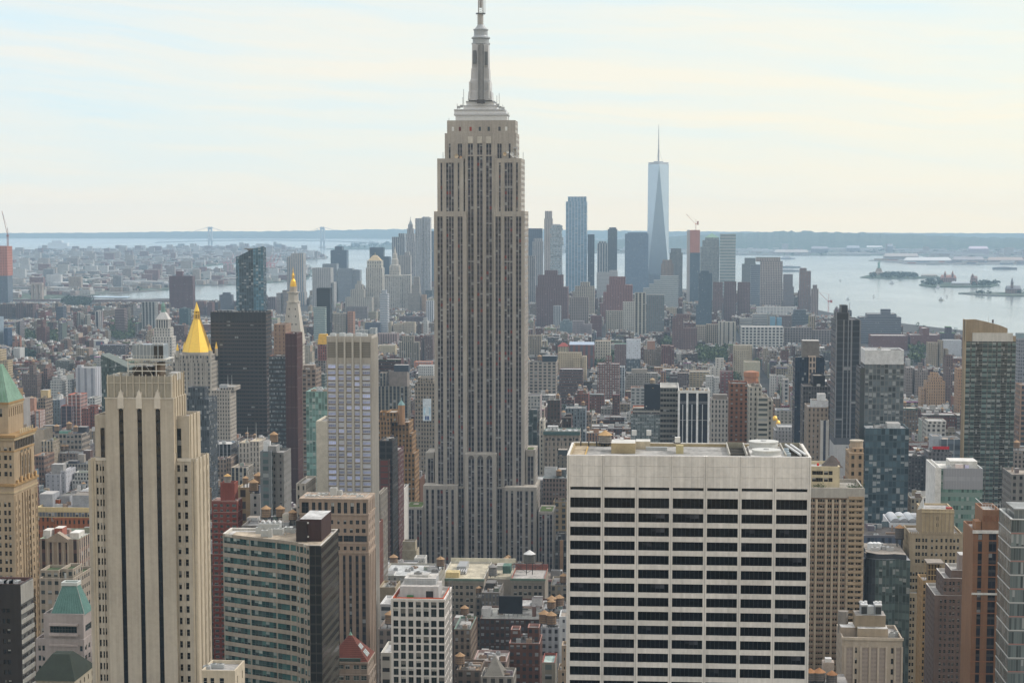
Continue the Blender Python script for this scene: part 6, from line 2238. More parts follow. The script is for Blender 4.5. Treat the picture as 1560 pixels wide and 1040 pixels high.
 # ---------------- landmarks of the left middle
def gold_pyramid():
 Y = 1950.0
 cx = U(293,600,Y)[0]
 r = root('office_tower','ornate limestone tower under a gilded pyramid roof with lantern','office tower',(cx,Y,0))
 X = lambda px:U(px,570,Y)[0]-cx
 Z = lambda py:U(293,py,Y)[1]
 st = ST((.34,.305,.26),(.04,.04,.042),.1,(.27,.24,.20),w=.42,h=.52,bay=3.6,fh=4.6)
 dep = 34
 a = (X(263),X(323),0,dep)
 mb = MB()
 mb.box(X(266),X(318),3,dep-3,2.5,Z(541),st,top=True)
 mb.box(X(263),X(321),0,dep,2.5,Z(552),st,top=True)
 mb.box(X(258),X(326),-4,dep+4,2.5,Z(600),st,top=True)
 for k in range(9):
  x = X(263)+(X(321)-X(263))*k/8
  mb.box(x-.8,x+.8,-.6,0,Z(600),Z(548)+(2 if k%2==0 else 0),P(.40,.36,.31),FAC)
 for k in range(8):
  x = X(266)+(X(318)-X(266))*k/7
  mb.box(x-.5,x+.5,2.3,3,Z(552),Z(538.5),P(.42,.38,.33),FAC)
 mb.build('wall',r)
 g = P(.78,.50,.075)
 x0,x1 = X(274.5),X(316)
 xm,ym = (x0+x1)/2,dep/2
 ro = MB()
 rr = (x1-x0)/2*1.0824
 za,zb = Z(537),Z(487)
 ro.frus(xm,ym,rr,rr*.22,za,zb,8,g,GOLD,True,math.pi/8)
 ro.frus(xm,ym,rr*1.03,rr*1.03,Z(541),za,8,P(.38,.34,.29),FAC,True,math.pi/8)
 for k in range(8):
  t = math.pi/8+k*math.pi/4
  ro.beam((xm+rr*math.cos(t),ym+rr*math.sin(t),za),(xm+rr*.22*math.cos(t),ym+rr*.22*math.sin(t),zb),.4,P(.66,.42,.07),GOLD)
 ro.build('roof',r)
 ln = MB()
 for k in range(8):
  t = math.pi/8+k*math.pi/4
  ln.beam((xm+3.2*math.cos(t),ym+3.2*math.sin(t),zb-.5),(xm+2.6*math.cos(t),ym+2.6*math.sin(t),Z(475)),.45,g,GOLD)
 ln.frus(xm,ym,3.7,3.7,zb-.3,zb+.5,8,g,GOLD)
 ln.frus(xm,ym,3.2,3.0,Z(479.5),Z(478.5),8,g,GOLD)
 ln.frus(xm,ym,1.6,1.4,zb,Z(475),8,P(.25,.15,.03),GOLD)
 ln.frus(xm,ym,3.0,.1,Z(475),Z(461),8,g,GOLD)
 ln.build('lantern',r)
 for x,y in((x0-3,2),(x1+2.5,2),(x0-3,dep-3),(x1+2.5,dep-3)):
  mb = MB()
  mb.frus(x,y,1.8,1.5,Z(545),Z(534),6,P(.40,.36,.3),FAC)
  mb.frus(x,y,1.7,.05,Z(534),Z(523),6,g,GOLD)
  mb.build('pinnacle',r)
 VIS.append((Y,258,328,461,640))
 FOOT.append((cx+X(256),cx+X(330),Y-8,Y+dep+8))
def clock_tower():
 Y = 2150.0
 cx = U(445.5,560,Y)[0]
 r = root('clock_tower','pale stone campanile with pointed top, dark portholes and a gilded cupola','tower',(cx,Y,0))
 X = lambda px:U(px,560,Y)[0]-cx
 Z = lambda py:U(445,py,Y)[1]
 st = ST((.44,.395,.34),(.06,.055,.05),.05,(.38,.34,.29),w=.34,h=.5,bay=3.2,fh=4.2)
 d = 22
 mb = MB()
 mb.box(X(431),X(459),0,d,2.5,Z(524),st)
 mb.box(X(430),X(460.3),-.8,d+.8,Z(524),Z(519),P(.46,.415,.36),FAC)
 mb.build('wall',r)
 ar = MB()
 for k in range(5):
  x = X(433)+(X(457)-X(433))*k/4
  ar.box(x-.8,x+.8,-.12,-.02,Z(560),Z(530),P(.14,.12,.11),PL)
 ar.build('arcade',r)
 ro = MB()
 x0,x1 = X(430.5),X(460)
 xm = (x0+x1)/2
 z0,z1 = Z(519),Z(461)
 w0,w1 = (x1-x0)/2,(X(453)-X(437))/2
 ro.pyr(x0,x1,-.4,d+.4,z0,z1,P(.45,.41,.355),FAC,w1/w0,w1/w0)
 for row,py,n in((0,508,3),(1,494,3),(2,482,2),(3,471,2)):
  t = (519-py)/58
  hw = w0+(w1-w0)*t
  y = -.4+(d/2+.4-w1)*t
  for k in range(n):
   x = xm+hw*(-.5+k*(1.0/max(1,n-1))) if n>1 else xm
   ro.box(x-.55,x+.55,y-.3,y+1,Z(py)-.9,Z(py)+.9,P(.05,.045,.04),PL)
 ro.build('roof',r)
 lo = MB()
 lo.frus(xm,d/2,w1*1.35,w1*1.35,z1,z1+1.2,8,P(.48,.44,.38),FAC,True,math.pi/8)
 lo.frus(xm,d/2,w1*1.0,w1*.95,z1,Z(446),8,ST((.44,.40,.34),(.10,.09,.08),0,w=.5,h=.7,bay=3,fh=8),FAC,True,math.pi/8)
 lo.frus(xm,d/2,w1*1.2,w1*1.2,Z(446.5),Z(445),8,P(.48,.44,.38),FAC,True,math.pi/8)
 lo.frus(xm,d/2,w1*.72,w1*.66,Z(445),Z(437),8,P(.40,.34,.27),FAC,True,math.pi/8)
 lo.build('loggia',r)
 g = P(.72,.42,.05)
 cu = MB()
 R_ = (X(447.2)-X(437.6))/2
 cu.lathe(xm,d/2,[(R_*1.06,Z(437)),(R_*1.0,Z(433)),(R_*.8,Z(428.5)),(R_*.42,Z(425.5)),(R_*.42,Z(420.5)),(R_*.5,Z(420)),(R_*.2,Z(416)),(.12,Z(407))],12,g,GOLD)
 cu.build('cupola',r)
 VIS.append((Y,430,466,408,700))
 FOOT.append((cx+X(428),cx+X(470),Y-4,Y+d+6))
def lantern_tower():
 Y = 2750.0
 cx = U(247.5,520,Y)[0]
 r = root('lantern_tower','white stone tower with columned lantern and bronze finial behind the black-striped tower','tower',(cx,Y,0))
 X = lambda px:U(px,520,Y)[0]-cx
 Z = lambda py:U(247,py,Y)[1]
 st = PUN((.46,.43,.39),.4,.5,4,4.5,.1,(.08,.08,.08))
 mb = MB()
 mb.box(X(231.5),X(262),0,24,2.5,Z(513),st)
 mb.box(X(234),X(259),2,22,Z(513),Z(500),st)
 mb.build('wall',r)
 co = MB()
 co.box(X(237),X(255.5),4,20,Z(500),Z(487.5),ST((.50,.47,.43),(.06,.06,.06),0,(.06,.06,.06),w=.5,h=.8,bay=4,fh=12),FAC)
 co.box(X(236),X(256.5),3,21,Z(487.5),Z(486),P(.54,.51,.47),FAC)
 co.build('colonnade',r)
 ro = MB()
 ro.pyr(X(237),X(255.5),4,20,Z(486),Z(476),P(.50,.48,.46),FAC,.4,.4)
 ro.build('roof',r)
 ln = MB()
 xm = (X(237)+X(255.5))/2
 ln.lathe(xm,12,[(3.4,Z(477)),(3.2,Z(468)),(3.6,Z(467.5)),(2.6,Z(464)),(.6,Z(461)),(.1,Z(457))],8,P(.16,.26,.22),PL)
 ln.build('lantern',r)
 VIS.append((Y,231,263,461,548))
 FOOT.append((cx+X(230),cx+X(264),Y-4,Y+28))
def slanted_glass():
 Y = 2300.0
 cx = U(379,430,Y)[0]
 r = root('glass_tower','dark blue-green glass tower with a slanted top above the wide dark brown slab','office tower',(cx,Y,0))
 X = lambda px:U(px,430,Y)[0]-cx
 Z = lambda py:U(379,py,Y)[1]
 g1 = GLA((.06,.12,.16),(.12,.17,.19),.25,3,4.0)
 g2 = GLA((.045,.07,.09),(.09,.13,.15),.2,3,4.0)
 d = 26
 P0,P1,P2,P3 = (X(358),6),(X(364.5),0),(X(386),0),(X(399.3),8)
 B0,B1 = (X(399.3),d),(X(358),d)
 z = {0:Z(391),1:Z(390),2:Z(379),3:Z(375)}
 mb = MB()
 def sw(a,b,za,zb,st):
  L = math.hypot(b[0]-a[0],b[1]-a[1])
  n,m = max(1,round(L/3)),round(za/4)
  o = rnd.randrange(99)
  mb.poly([(*a,2.5),(*b,2.5),(*b,zb),(*a,za)],st,FAC,[(o,o),(o+n,o),(o+n,o+m*zb/za),(o,o+m)])
 sw(P0,P1,z[0],z[1],g1)
 sw(P1,P2,z[1],z[2],g2)
 sw(P2,P3,z[2],z[3],g1)
 sw(P3,B0,z[3],z[3]-2,g2)
 sw(B0,B1,z[3]-2,z[0],g2)
 sw(B1,P0,z[0],z[0],g1)
 mb.build('wall',r)
 ro = MB()
 ro.poly([(*P0,z[0]-1),(*P1,z[1]-1),(*P2,z[2]-1),(*P3,z[3]-1),(*B0,z[3]-3),(*B1,z[0]-1)],P(.12,.14,.15),RM)
 ro.build('roof',r)
 cr = MB()
 zb,x = Z(379),X(377)
 cr.box(x-1.2,x+1.2,12,14,z[1]-2,zb-.6,P(.14,.13,.12),MT)
 cr.box(X(369.5),X(384),12.4,13.6,zb-.8,zb+.3,P(.16,.13,.11),MT)
 cr.box(X(374),X(380),11.6,14.4,zb-2.2,zb-.8,P(.10,.09,.09),MT)
 cr.build('maintenance_crane',r)
 VIS.append((Y,357,400,375,475))
 FOOT.append((cx+X(356),cx+X(402),Y-4,Y+d+4))
 # ---------------- downtown pieces
def sky_root(kind,label,cat,px,py,Y,rz=0.0):
 cx = U(px,py,Y)[0]
 r = root(kind,label,cat,(cx,Y,0),rz)
 return r,(lambda p:U(p,py,Y)[0]-cx),(lambda p:U(px,p,Y)[1]),cx
def courthouse():
 Y = 4950.0
 r,X,Z,cx = sky_root('courthouse','pale square courthouse tower under a golden-tan pyramid roof','courthouse',570,440,Y)
 mb = MB()
 mb.box(X(557.5),X(582.5),0,42,2.5,Z(408),VER((.42,.39,.34),(.22,.2,.18),.4,5,.7))
 mb.box(X(559),X(581),3,39,Z(408),Z(397),PUN((.44,.41,.35),.3,.5,6,9))
 mb.build('wall',r)
 ro = MB()
 ro.pyr(X(560.5),X(579.5),5,37,Z(397),Z(390.5),P(.46,.36,.22),PL,.45,.45)
 ro.pyr(X(565),X(575),14,28,Z(391),Z(389),P(.46,.36,.22),PL,.5,.5)
 ro.beam((X(570),21,Z(391)),(X(570),21,Z(385)),.8,P(.5,.38,.15),GOLD)
 ro.build('roof',r)
 VIS.append((Y,557,583,386,470))
 FOOT.append((cx+X(555),cx+X(585),Y-5,Y+48))
def municipal():
 Y = 5150.0
 r,X,Z,cx = sky_root('civic_building','wide pale civic building with a tiered wedding-cake spire behind the gold-pyramid courthouse','building',604,440,Y)
 st = VER((.43,.40,.355),(.22,.21,.2),.4,5,.7)
 mb = MB()
 mb.box(X(586),X(612),0,40,2.5,Z(420),st)
 mb.box(X(611),X(625),6,40,2.5,Z(419),st)
 mb.box(X(586)-1,X(612)+1,-1.2,41,Z(421.5),Z(419),P(.45,.42,.37),FAC)
 mb.build('wall',r)
 tw = MB()
 c = X(600.5)
 tw.box(c-14,c+14,6,32,Z(419),Z(412),PUN((.43,.40,.35),.3,.5,5,6),FAC)
 tw.lathe(c,19,[(12,Z(412)),(11.5,Z(404)),(9.5,Z(403)),(9,Z(395)),(6.8,Z(394)),(6,Z(387)),(4,Z(386)),(3,Z(382)),(.8,Z(379))],12,ST((.42,.385,.335),(.2,.19,.18),0,w=.4,h=.6,bay=3,fh=8),FAC)
 tw.beam((c,19,Z(380)),(c,19,Z(376)),.8,P(.5,.36,.12),GOLD)
 for dx,dy in((-11,9),(11,9),(11,29),(-11,29)):
  tw.lathe(c+dx,dy+0,[(3.2,Z(413)),(3,Z(407)),(.3,Z(403))],8,P(.43,.40,.35),FAC)
 tw.build('spire',r)
 VIS.append((Y,586,625,376,470))
 FOOT.append((cx+X(584),cx+X(627),Y-5,Y+46))
def pine_tower():
 Y = 6450.0
 r,X,Z,cx = sky_root('stone_tower','stepped stone spire with needle left of the skyscraper on the skyline','office tower',624.5,380,Y)
 mb = MB()
 st = VER((.33,.30,.29),(.17,.16,.16),.4,6,.7)
 c = X(624.5)
 for hw,y0,y1 in((16.5,None,368),(14,368,356),(10.5,356,348),(7.5,348,342)):
  k = (hw/16.5)*(X(632)-X(617))/2
  mb.box(c-k,c+k,20-k,20+k,2.5 if y0 is None else Z(y0)-.5,Z(y1),st)
 mb.build('wall',r)
 sp_ = MB()
 k = (X(627.5)-X(621.8))/2
 sp_.pyr(c-k,c+k,20-k,20+k,Z(342.2),Z(336),P(.30,.31,.31),PL,.3,.3)
 sp_.frus(c,20,1.6,.5,Z(336),Z(330),6,P(.36,.36,.36),MT)
 sp_.build('spire',r)
 VIS.append((Y,617,632,335,420))
def wavy_tower():
 Y = 5500.0
 r,X,Z,cx = sky_root('apartment_tower','tall rippled silver steel apartment tower just left of the skyscraper','apartment tower',644,400,Y)
 for p0,p1,top,y in((632.8,642.3,332.5,0),(641.6,655,331.3,12)):
  mb = MB()
  x0,x1 = X(p0),X(p1)
  st = ST((.40,.40,.405),(.22,.23,.25),.1,(.33,.33,.34),w=.6,h=.5,bay=4,fh=4)
  n = 6
  pts = []
  for k in range(n+1):
   x = x0+(x1-x0)*k/n
   pts.append((x,y+(1.4 if k%2 else-1.0)))
  pts += [(x1,y+28),(x0,y+28)]
  mb.prism(pts,2.5,Z(top),st)
  mb.build('wall',r)
 ro = MB()
 for k in range(3):
  ro.box(X(643.5+k*3.4),X(646+k*3.4),18,26,Z(331.3)-2,Z(330),P(.36,.36,.36),PL)
 ro.build('bulkhead',r)
 VIS.append((Y,632,656,331,440))
 FOOT.append((cx+X(630),cx+X(657),Y-5,Y+46))
def stacked_tower():
 Y = 4950.0
 r,X,Z,cx = sky_root('apartment_tower','slender glass tower of shifted stacked boxes right of the skyscraper','apartment tower',848,390,Y)
 R_ = random.Random(5)
 mb = MB()
 y0 = 440
 tops = [440,431,422,414,406,398,390,382,374,367,361,356,351,347,343]
 for a,b in zip(tops,tops[1:]):
  s = .6 if a>375 else 1.6
  d0,d1 = R_.uniform(-s,s),R_.uniform(-s,s)
  mb.box(X(838.6+d0),X(856.4+d1),R_.uniform(-2,2),26+R_.uniform(-2,2),Z(a) if a!=440 else 2.5,Z(b)-.9,RIB((.44,.47,.50),(.20,.26,.30),.6,4,.2,4),FAC,bottom=True,topst=P(.45,.46,.48))
  mb.box(X(839.4),X(855.6),1,24,Z(b)-.9,Z(b),P(.2,.23,.26),FAC,top=False)
 mb.build('wall',r)
 ro = MB()
 ro.box(X(842),X(853),5,20,Z(343),Z(341.5),P(.4,.42,.44),PL)
 ro.build('roof',r)
 VIS.append((Y,838,857,342,440))
 FOOT.append((cx+X(836),cx+X(859),Y-5,Y+30))
def tapering_tower():
 Y = 5900.0
 r,X,Z,cx = sky_root('skyscraper','tallest downtown skyscraper, tapering faceted blue glass with a needle spire','skyscraper',1002.6,330,Y)
 hw = (X(1019)-X(986.3))/2
 c = X(1002.6)
 z0,z1,zt = Z(418),Z(250),Z(247)
 rot = math.radians(4)
 st = ST((.20,.24,.29),(.15,.20,.26),.0,(.16,.20,.25),w=.85,h=.8,bay=4,fh=5)
 st2 = ST((.26,.30,.34),(.22,.27,.32),.0,(.22,.26,.3),w=.85,h=.8,bay=4,fh=5)
 hb = hw*.97
 ht = hb*math.cos(math.pi/4)*1.0
 def sq(h,a,z):return[(c+h*math.sqrt(2)*math.cos(a+math.pi/4+k*math.pi/2),32+h*math.sqrt(2)*math.sin(a+math.pi/4+k*math.pi/2),z) for k in range(4)]
 b,t = sq(hb,rot,z0),sq(ht,rot+math.pi/4,z1)
 mb = MB()
 for k in range(4):
  n = (k+1)%4
  mb.poly([b[k],b[n],t[k]],P(.27,.36,.46),MIRROR)  # upright facets darker, inverted ones lighter: reflected sky put into their tints
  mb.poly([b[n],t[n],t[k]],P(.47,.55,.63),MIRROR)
 q = sq(hb,rot,2.5)
 for k in range(4):
  n = (k+1)%4
  mb.poly([q[k],q[n],b[n],b[k]],st,FAC,[(0,0),(12,0),(12,12),(0,12)])
 mb.poly(t,P(.3,.32,.34),PL)
 mb.build('wall',r)
 ro = MB()
 ro.prism([(p[0],p[1]) for p in sq(ht*.97,rot+math.pi/4,0)],z1-.5,zt,P(.42,.45,.48),MT)
 ro.frus(c,32,15,15,zt,zt+3,18,P(.40,.42,.45),MT)
 ro.build('roof',r)
 sp_ = MB()
 sp_.frus(c,32,2.6,2.0,zt,Z(225),8,P(.36,.37,.4),MT)
 sp_.frus(c,32,1.8,.5,Z(225),Z(189),8,P(.38,.39,.42),MT)
 for k in range(6):
  zz = Z(238-k*8)
  sp_.frus(c,32,3.0-k*.3,3.0-k*.3,zz,zz+1.2,8,P(.36,.37,.4),MT)
 for k in range(3):
  a = k*2.1
  sp_.beam((c+12*math.cos(a),32+12*math.sin(a),zt+3),(c,32,Z(225)),.4,P(.38,.39,.42),MT)
 sp_.build('spire',r)
 VIS.append((Y,986,1019,189,430))
 FOOT.append((cx+c-40,cx+c+40,Y-5,Y+70))
def pyramid_tower():
 Y = 5800.0
 r,X,Z,cx = sky_root('office_tower','stepped office tower with a pale green pyramid roof by the harbour','office tower',1081,400,Y)
 st = PUN((.27,.28,.27),.55,.5,4,4.5,.1,(.10,.12,.13))
 mb = MB()
 mb.box(X(1067),X(1096),0,44,2.5,Z(376),st)
 mb.box(X(1070),X(1095.5),4,40,Z(376),Z(366),st)
 mb.box(X(1074),X(1095),8,36,Z(366),Z(362),st)
 mb.build('wall',r)
 ro = MB()
 ro.pyr(X(1074),X(1095),8,36,Z(362),Z(355.5),P(.24,.37,.29),PL,.06,.06)
 ro.build('roof',r)
 VIS.append((Y,1067,1096,355,430))
 FOOT.append((cx+X(1065),cx+X(1098),Y-5,Y+50))
 Y2 = 5310.0
 c2 = U(1060,350,Y2)[0]
 r2 = root('tower_crane','luffing tower crane standing on the pink tower core under construction','crane',(c2,Y2+10,U(1060,350.5,Y2)[1]-1.5))
 crane(r2,(0,0,1.5),36,(-27,0,44),P(.42,.16,.13),'crane_frame',1.1)
 o = MB()
 o.box(3,8,-2,2,16,26,P(.42,.2,.17),MT)
 o.build('counterweight',r2)
 # ================================================================== middle distance and skyline, measured on the photo
RIB = lambda wall,glass = (.03,.035,.04),h = .5,fh = 3.6,b = .12,mul = 6,bay = 9,sp = None:ST(wall,glass,b,sp,w=1,h=h,bay=bay,fh=fh,mul=mul)
VER = lambda wall,glass = (.03,.035,.04),w = .55,bay = 2.4,h = .6,sp = None,b = .12:ST(wall,glass,b,sp or tuple(c*.35 for c in wall),w=w,h=h,bay=bay,fh=3.6)
PUN = lambda wall,w = .45,h = .5,bay = 3.0,fh = 3.5,b = .15,glass = (.035,.038,.042):ST(wall,glass,b,w=w,h=h,bay=bay,fh=fh)
GLA = lambda c,fr = None,b = .15,bay = 1.8,fh = 3.8:ST(fr or tuple(q*1.5 for q in c),c,b,tuple(q*.8 for q in c),w=.86,h=.72,bay=bay,fh=fh)
LIM,BEI,TAN = (.37,.33,.28),(.42,.36,.27),(.36,.27,.18)
RED,BRK,DBR = (.20,.085,.06),(.16,.085,.065),(.10,.065,.055)
WHI,GRY,PNK = (.46,.45,.43),(.28,.28,.28),(.30,.21,.18)
T = 'office tower'
A = 'apartment building'
BD = 'building'
def table():
# ---------------- left edge and left middle
 B('tower_under_construction','tower under construction wrapped in orange netting above grey glass, far left edge','tower',5000,[(-24,18,375.5,0,40)],GLA((.10,.12,.15)),462,extra=orange_top,clutter=0)
 B('apartment_slab','brown riverside apartment slab at the far left below the bridge tower',A,4700,[(-20,23.5,463.5)],PUN(DBR,bay=6),490)
 B('apartment_slab','twin brown riverside apartment slab, second from the left edge',A,4700,[(24.5,40,462),(39.9,55,462.6)],PUN((.12,.07,.06),bay=6),487)
 B('apartment_tower','brown brick block with a lit right flank standing among low roofs at far left',A,3300,[(55.5,75.5,498.5),(61.5,68.5,490,5,12)],PUN((.13,.06,.05),.4),523)
 B('apartment_tower','slim grey slab with white and brown stripes near the left edge',A,3500,[(24,28.5,490),(28.5,33,489)],VER((.25,.22,.22)),512)
 B('glass_tower','pale blue glass tower sliver at the very left edge',T,2900,[(-8,5,483)],GLA((.22,.27,.32)),527)
 B('glass_tower','dark navy tower right of the pale sliver at the left edge',T,3000,[(5.5,17,500)],GLA((.04,.06,.10)),527)
 B('apartment_block','dark blue-grey block in front of the dark park by the river',A,4300,[(85,101,467.5)],PUN((.09,.10,.13),.6),487)
 B('stepped_block','beige pair of stepped blocks right of the dark blue-grey block',A,3900,[(117,128,476),(129.5,135.5,480)],VER((.30,.29,.26),bay=4),493)
 B('apartment_tower','narrow tower with one black stripe among low rooftops, left middle',A,3700,[(144.5,156,474.5)],ST((.33,.31,.30),(.02,.025,.035),.0,(.03,.035,.045),w=.4,h=.8,bay=12,fh=3.5),502)
 B('hospital_block','low brown block with a blue rooftop line, left of the white lantern tower',BD,4000,[(175,194,470.5)],RIB((.26,.19,.18)),489)
 B('apartment_block','grey and beige tower with dark left side behind the lantern tower',A,4000,[(215.5,241,460),(216,240,468,-4,20)],VER((.30,.30,.29),w=.5,bay=7),492)
 B('apartment_tower','dark maroon slab with a small penthouse rising over the river on the left',A,4800,[(257.5,297,420.5)],VER((.135,.062,.062),w=.4,bay=3.2),470,pent=[(268,278,413)])
 B('brick_block','square brown brick blocks below the river right of the maroon slab',A,4900,[(298,314.5,459.5),(315.5,327,460.5)],PUN((.19,.10,.09)),485)
 B('apartment_tower','dark stepped tower by the river behind the slanted glass tower',A,5200,[(334,356,449),(339,352,445.5,4,14)],PUN((.13,.13,.15)),474)
 B('apartment_slab','red-brown slab beside a grey one right of the slanted glass tower',A,5000,[(400,408,450),(408.5,422,452.5)],VER((.17,.11,.11),bay=5),473)
 B('apartment_block','beige riverside block left of the gold-topped clock tower',A,4700,[(421,431,446.5),(430,446,442,6,20)],PUN((.27,.24,.23)),480)
 B('glass_school','dark teal glass block left of the gold pyramid',BD,3900,[(273,291,470)],GLA((.05,.08,.09)),487)
 B('white_block','white windowless block with a dark sign panel, left middle',BD,2500,[(137,164,518)],ST(WHI,w=.0),534,roof=(.4,.4,.4),extra=sign_panel)
 B('office_block','low dark roofed complex in front of the white block with a sign panel',BD,2350,[(152,197,525)],RIB((.17,.14,.14)),542,roof=(.30,.32,.36))
 B('white_tower','short white tapering block over a clump of trees near left edge',BD,2450,[(20,37.5,530)],PUN((.46,.455,.44),.2,.2),543)
 B('terracotta_block','salmon brick block with twin turrets above the white tapering block',A,2600,[(19,33,521),(22,26,512,4,8),(28.5,32.5,512,4,8)],PUN((.36,.17,.11)),530)
 B('apartment_tower','yellow-beige tower with ribbed side above the green copper roof',A,1500,[(-6,7,533),(-6,19.5,549,-6,22)],PUN((.42,.33,.20),.5,.45,2.6),580)
 B('apartment_house','dark brown stepped apartment house behind the green copper roof',A,1450,[(33,66,570),(44,56,556,5,14)],PUN((.14,.10,.085),.35,.4,2.5),602,tank=[(50,12,2)])
 B('apartment_house','dark brick house with a black windowed flank left of the white stepped building',A,1480,[(66,78,561),(78,85,572)],PUN((.15,.09,.075)),600)
 B('loft_building','long low dark loft with many teal windows, left middle',BD,1750,[(84,113,549)],PUN((.16,.16,.14),.6,.5,2.4),566,roof=(.3,.3,.3))
 B('white_building','white stepped apartment building with dark square windows behind the black-striped tower',A,1330,[(76,103,580),(79,102,574,2),(87,96,565,5,10),(103,113.5,578,4,14,PUN((.38,.38,.38),.5,.5,2.2))],PUN((.46,.455,.44),.5,.45,2.1),606)
 B('slab_tower','pale lilac-grey slab with two broad blank stripes behind the black-striped tower',T,1300,[(115,154,560)],ST((.43,.43,.46),(.24,.24,.27),.0,(.26,.26,.29),w=.35,h=.9,bay=9,fh=3),606,pent=[(117,124,556)],roof=(.35,.33,.3))
 B('construction_frame','white and red building frame under construction left of the black-striped tower','building under construction',1250,[(103,133,601),(92.5,118,618,-10,20,ST((.30,.22,.20),(.05,.045,.06),0,(.08,.07,.09),w=.8,h=.62,bay=5,fh=4))],ST((.50,.48,.48),(.16,.09,.08),0,(.34,.16,.13),w=.8,h=.62,bay=5,fh=4),648,cope=(.55,.15,.09))
 B('brick_building','bright red brick block right of the construction frame',A,1200,[(124,146,622),(134,150,618,5,14)],PUN((.19,.075,.057),.4,.45,2.5),655)
 B('white_building','low white apartment block with dark windows behind the red brick block',A,1320,[(133,154,606)],PUN((.46,.455,.44),.5,.5,3),622)
 B('brick_building','salmon brick house with white balconies right of the green copper roof',A,1150,[(39,53,627),(53,68,625.5,0,18)],ST((.33,.17,.12),(.3,.3,.3),.3,(.45,.43,.42),w=.5,h=.5,bay=4,fh=3.4),655,pent=[(40,52,606,12,8,P(.36,.2,.14))])
 B('loft_building','brown loft with rows of square windows left of the construction frame',BD,1350,[(58,80,606)],PUN((.27,.205,.15),.6,.6,3.2,4),640,pent=[(62,73,594,8,10,P(.5,.38,.2))])
 B('arched_loft','long stone loft with pairs of arched windows left of the black-striped tower',BD,1050,[(66,137,660)],ST((.30,.26,.22),(.03,.032,.036),.2,(.26,.22,.18),w=.62,h=.5,bay=3.6,fh=5),690,roof=(.12,.12,.13),cope=(.42,.38,.34),tank=[(83,12,2.6),(102,14,2.8),(112,10,2.4)],pent=[(90,104,656,6,8,P(.15,.3,.24)),(66,90,648,16,8,P(.06,.06,.07)),(118,132,650,16,8,P(.05,.05,.06))])
 B('stone_building','plain beige tower block in front of the arched loft',BD,980,[(52,66,654),(62,81,671.5,-14,20,VER((.42,.35,.26),w=.4,bay=3))],ST((.40,.33,.25),w=0),705)
 B('brick_building','brown brick office with orange band courses beside the copper-roofed tower',BD,860,[(50,67,694)],PUN((.20,.13,.10),.6,.5,2.2,4),750,cope=(.35,.2,.12))
 B('white_building','light grey windowless block with a square chimney left of the black-striped tower',BD,900,[(69,92,722),(92,100,717,3)],ST((.42,.42,.45),w=.18,h=.25,bay=4),752,pent=[(78,96,707,6,8,P(.30,.29,.28))])
 B('white_house','small white terraced building with roof plants left of the black-striped tower',A,880,[(110,134,731),(113,136,719,6,12)],PUN((.46,.455,.44),.5,.5,2.6),748,roof=(.12,.15,.08))
 B('loft_building','dark flat roofed building with black rooftop plant left of the black-striped tower',BD,960,[(92,136,706)],PUN((.27,.25,.22),.5,.6,2.5),722,roof=(.10,.11,.12),pent=[(104,117,702,6,8,P(.05,.055,.07)),(118,128,692,16,8,P(.32,.28,.24)),(127,137,686,22,8,P(.11,.07,.06))])
 B('loft_building','grey loft roofs with water tanks in the gap left of the black-striped tower',BD,1000,[(80,136,690)],PUN((.2,.16,.14)),705,roof=(.2,.2,.2),tank=[(92,10,2),(98,16,2)],pent=[(84,99,688,5,8,P(.55,.55,.54))])
 B('brick_office','long orange brick building with a cream top storey between the two left towers',BD,800,[(55,138,772)],PUN((.25,.095,.05),.38,.48,2.0,3.6),860,cope=(.52,.42,.24),roof=(.34,.34,.36),pent=[(60,80,752,8,10,P(.27,.28,.3)),(90,106,755,14,8,P(.27,.28,.3)),(110,136,754,6,10,P(.25,.26,.28))],extra=cream_band)
 B('clubhouse','stone clubhouse with temple pediment and tall pilasters between the two left towers',BD,740,[(60,120,820)],ST((.33,.275,.225),(.05,.04,.045),.1,(.13,.075,.065),w=.42,h=.7,bay=3.0,fh=5),900,cope=(.30,.35,.28),roof=(.42,.41,.40),extra=club_extra)
 B('terraced_house','stepped stone terraces with roof plants in front of the clubhouse',BD,700,[(60,112,880),(60,90,868,4,12),(92,112,866,6,12)],ST((.31,.265,.215),(.04,.045,.045),.2,w=.55,h=.4,bay=2.6,fh=3.6),912,roof=(.05,.075,.035))
 # ---------------- between black-striped tower and skyscraper
 B('glass_block','dark glass block with sloping top edge behind the crown of the black-striped tower',T,1050,[(154,196,560)],GLA((.055,.075,.07),(.11,.13,.12)),700,extra=slope_glass)
 B('office_slab','wide dark brown office slab left of the gold-topped clock tower',T,2000,[(321,413.5,475)],ST((.052,.040,.034),(.016,.013,.012),.045,(.066,.050,.042),w=.86,h=.5,bay=4.4,fh=4.2),668,roof=(.05,.05,.05),cope=(.035,.03,.03),dep=30,extra=dark_crown)
 B('brick_tower','red-brown slab tower standing just left of the gold-topped clock tower',A,1650,[(434.2,452.3,508)],ST((.072,.033,.030),(.055,.026,.024),.0,w=.2,h=.3),770,roof=(.2,.12,.1),cope=(.16,.07,.06))
 B('apartment_tower','brown tower with grey ribbon windows between dark slab and red-brown slab',A,1690,[(417,435,494),(409.5,436,542,-20,20.5,ST((.24,.12,.09),(.10,.12,.13),.3,(.05,.045,.045),w=1,h=.55,bay=6,fh=4,mul=4))],ST((.27,.18,.13),w=.2,h=.3),720)
 B('stone_tower','pale stone tower with small dark windows in front of the dark slab',T,1700,[(322,350,594),(335,357,589,6)],PUN((.42,.375,.325),.45,.42,2.5,3.5),672,pent=[(334,346,586,5,8,P(.40,.41,.42))],extra=masts(((348,571),(354,571))))
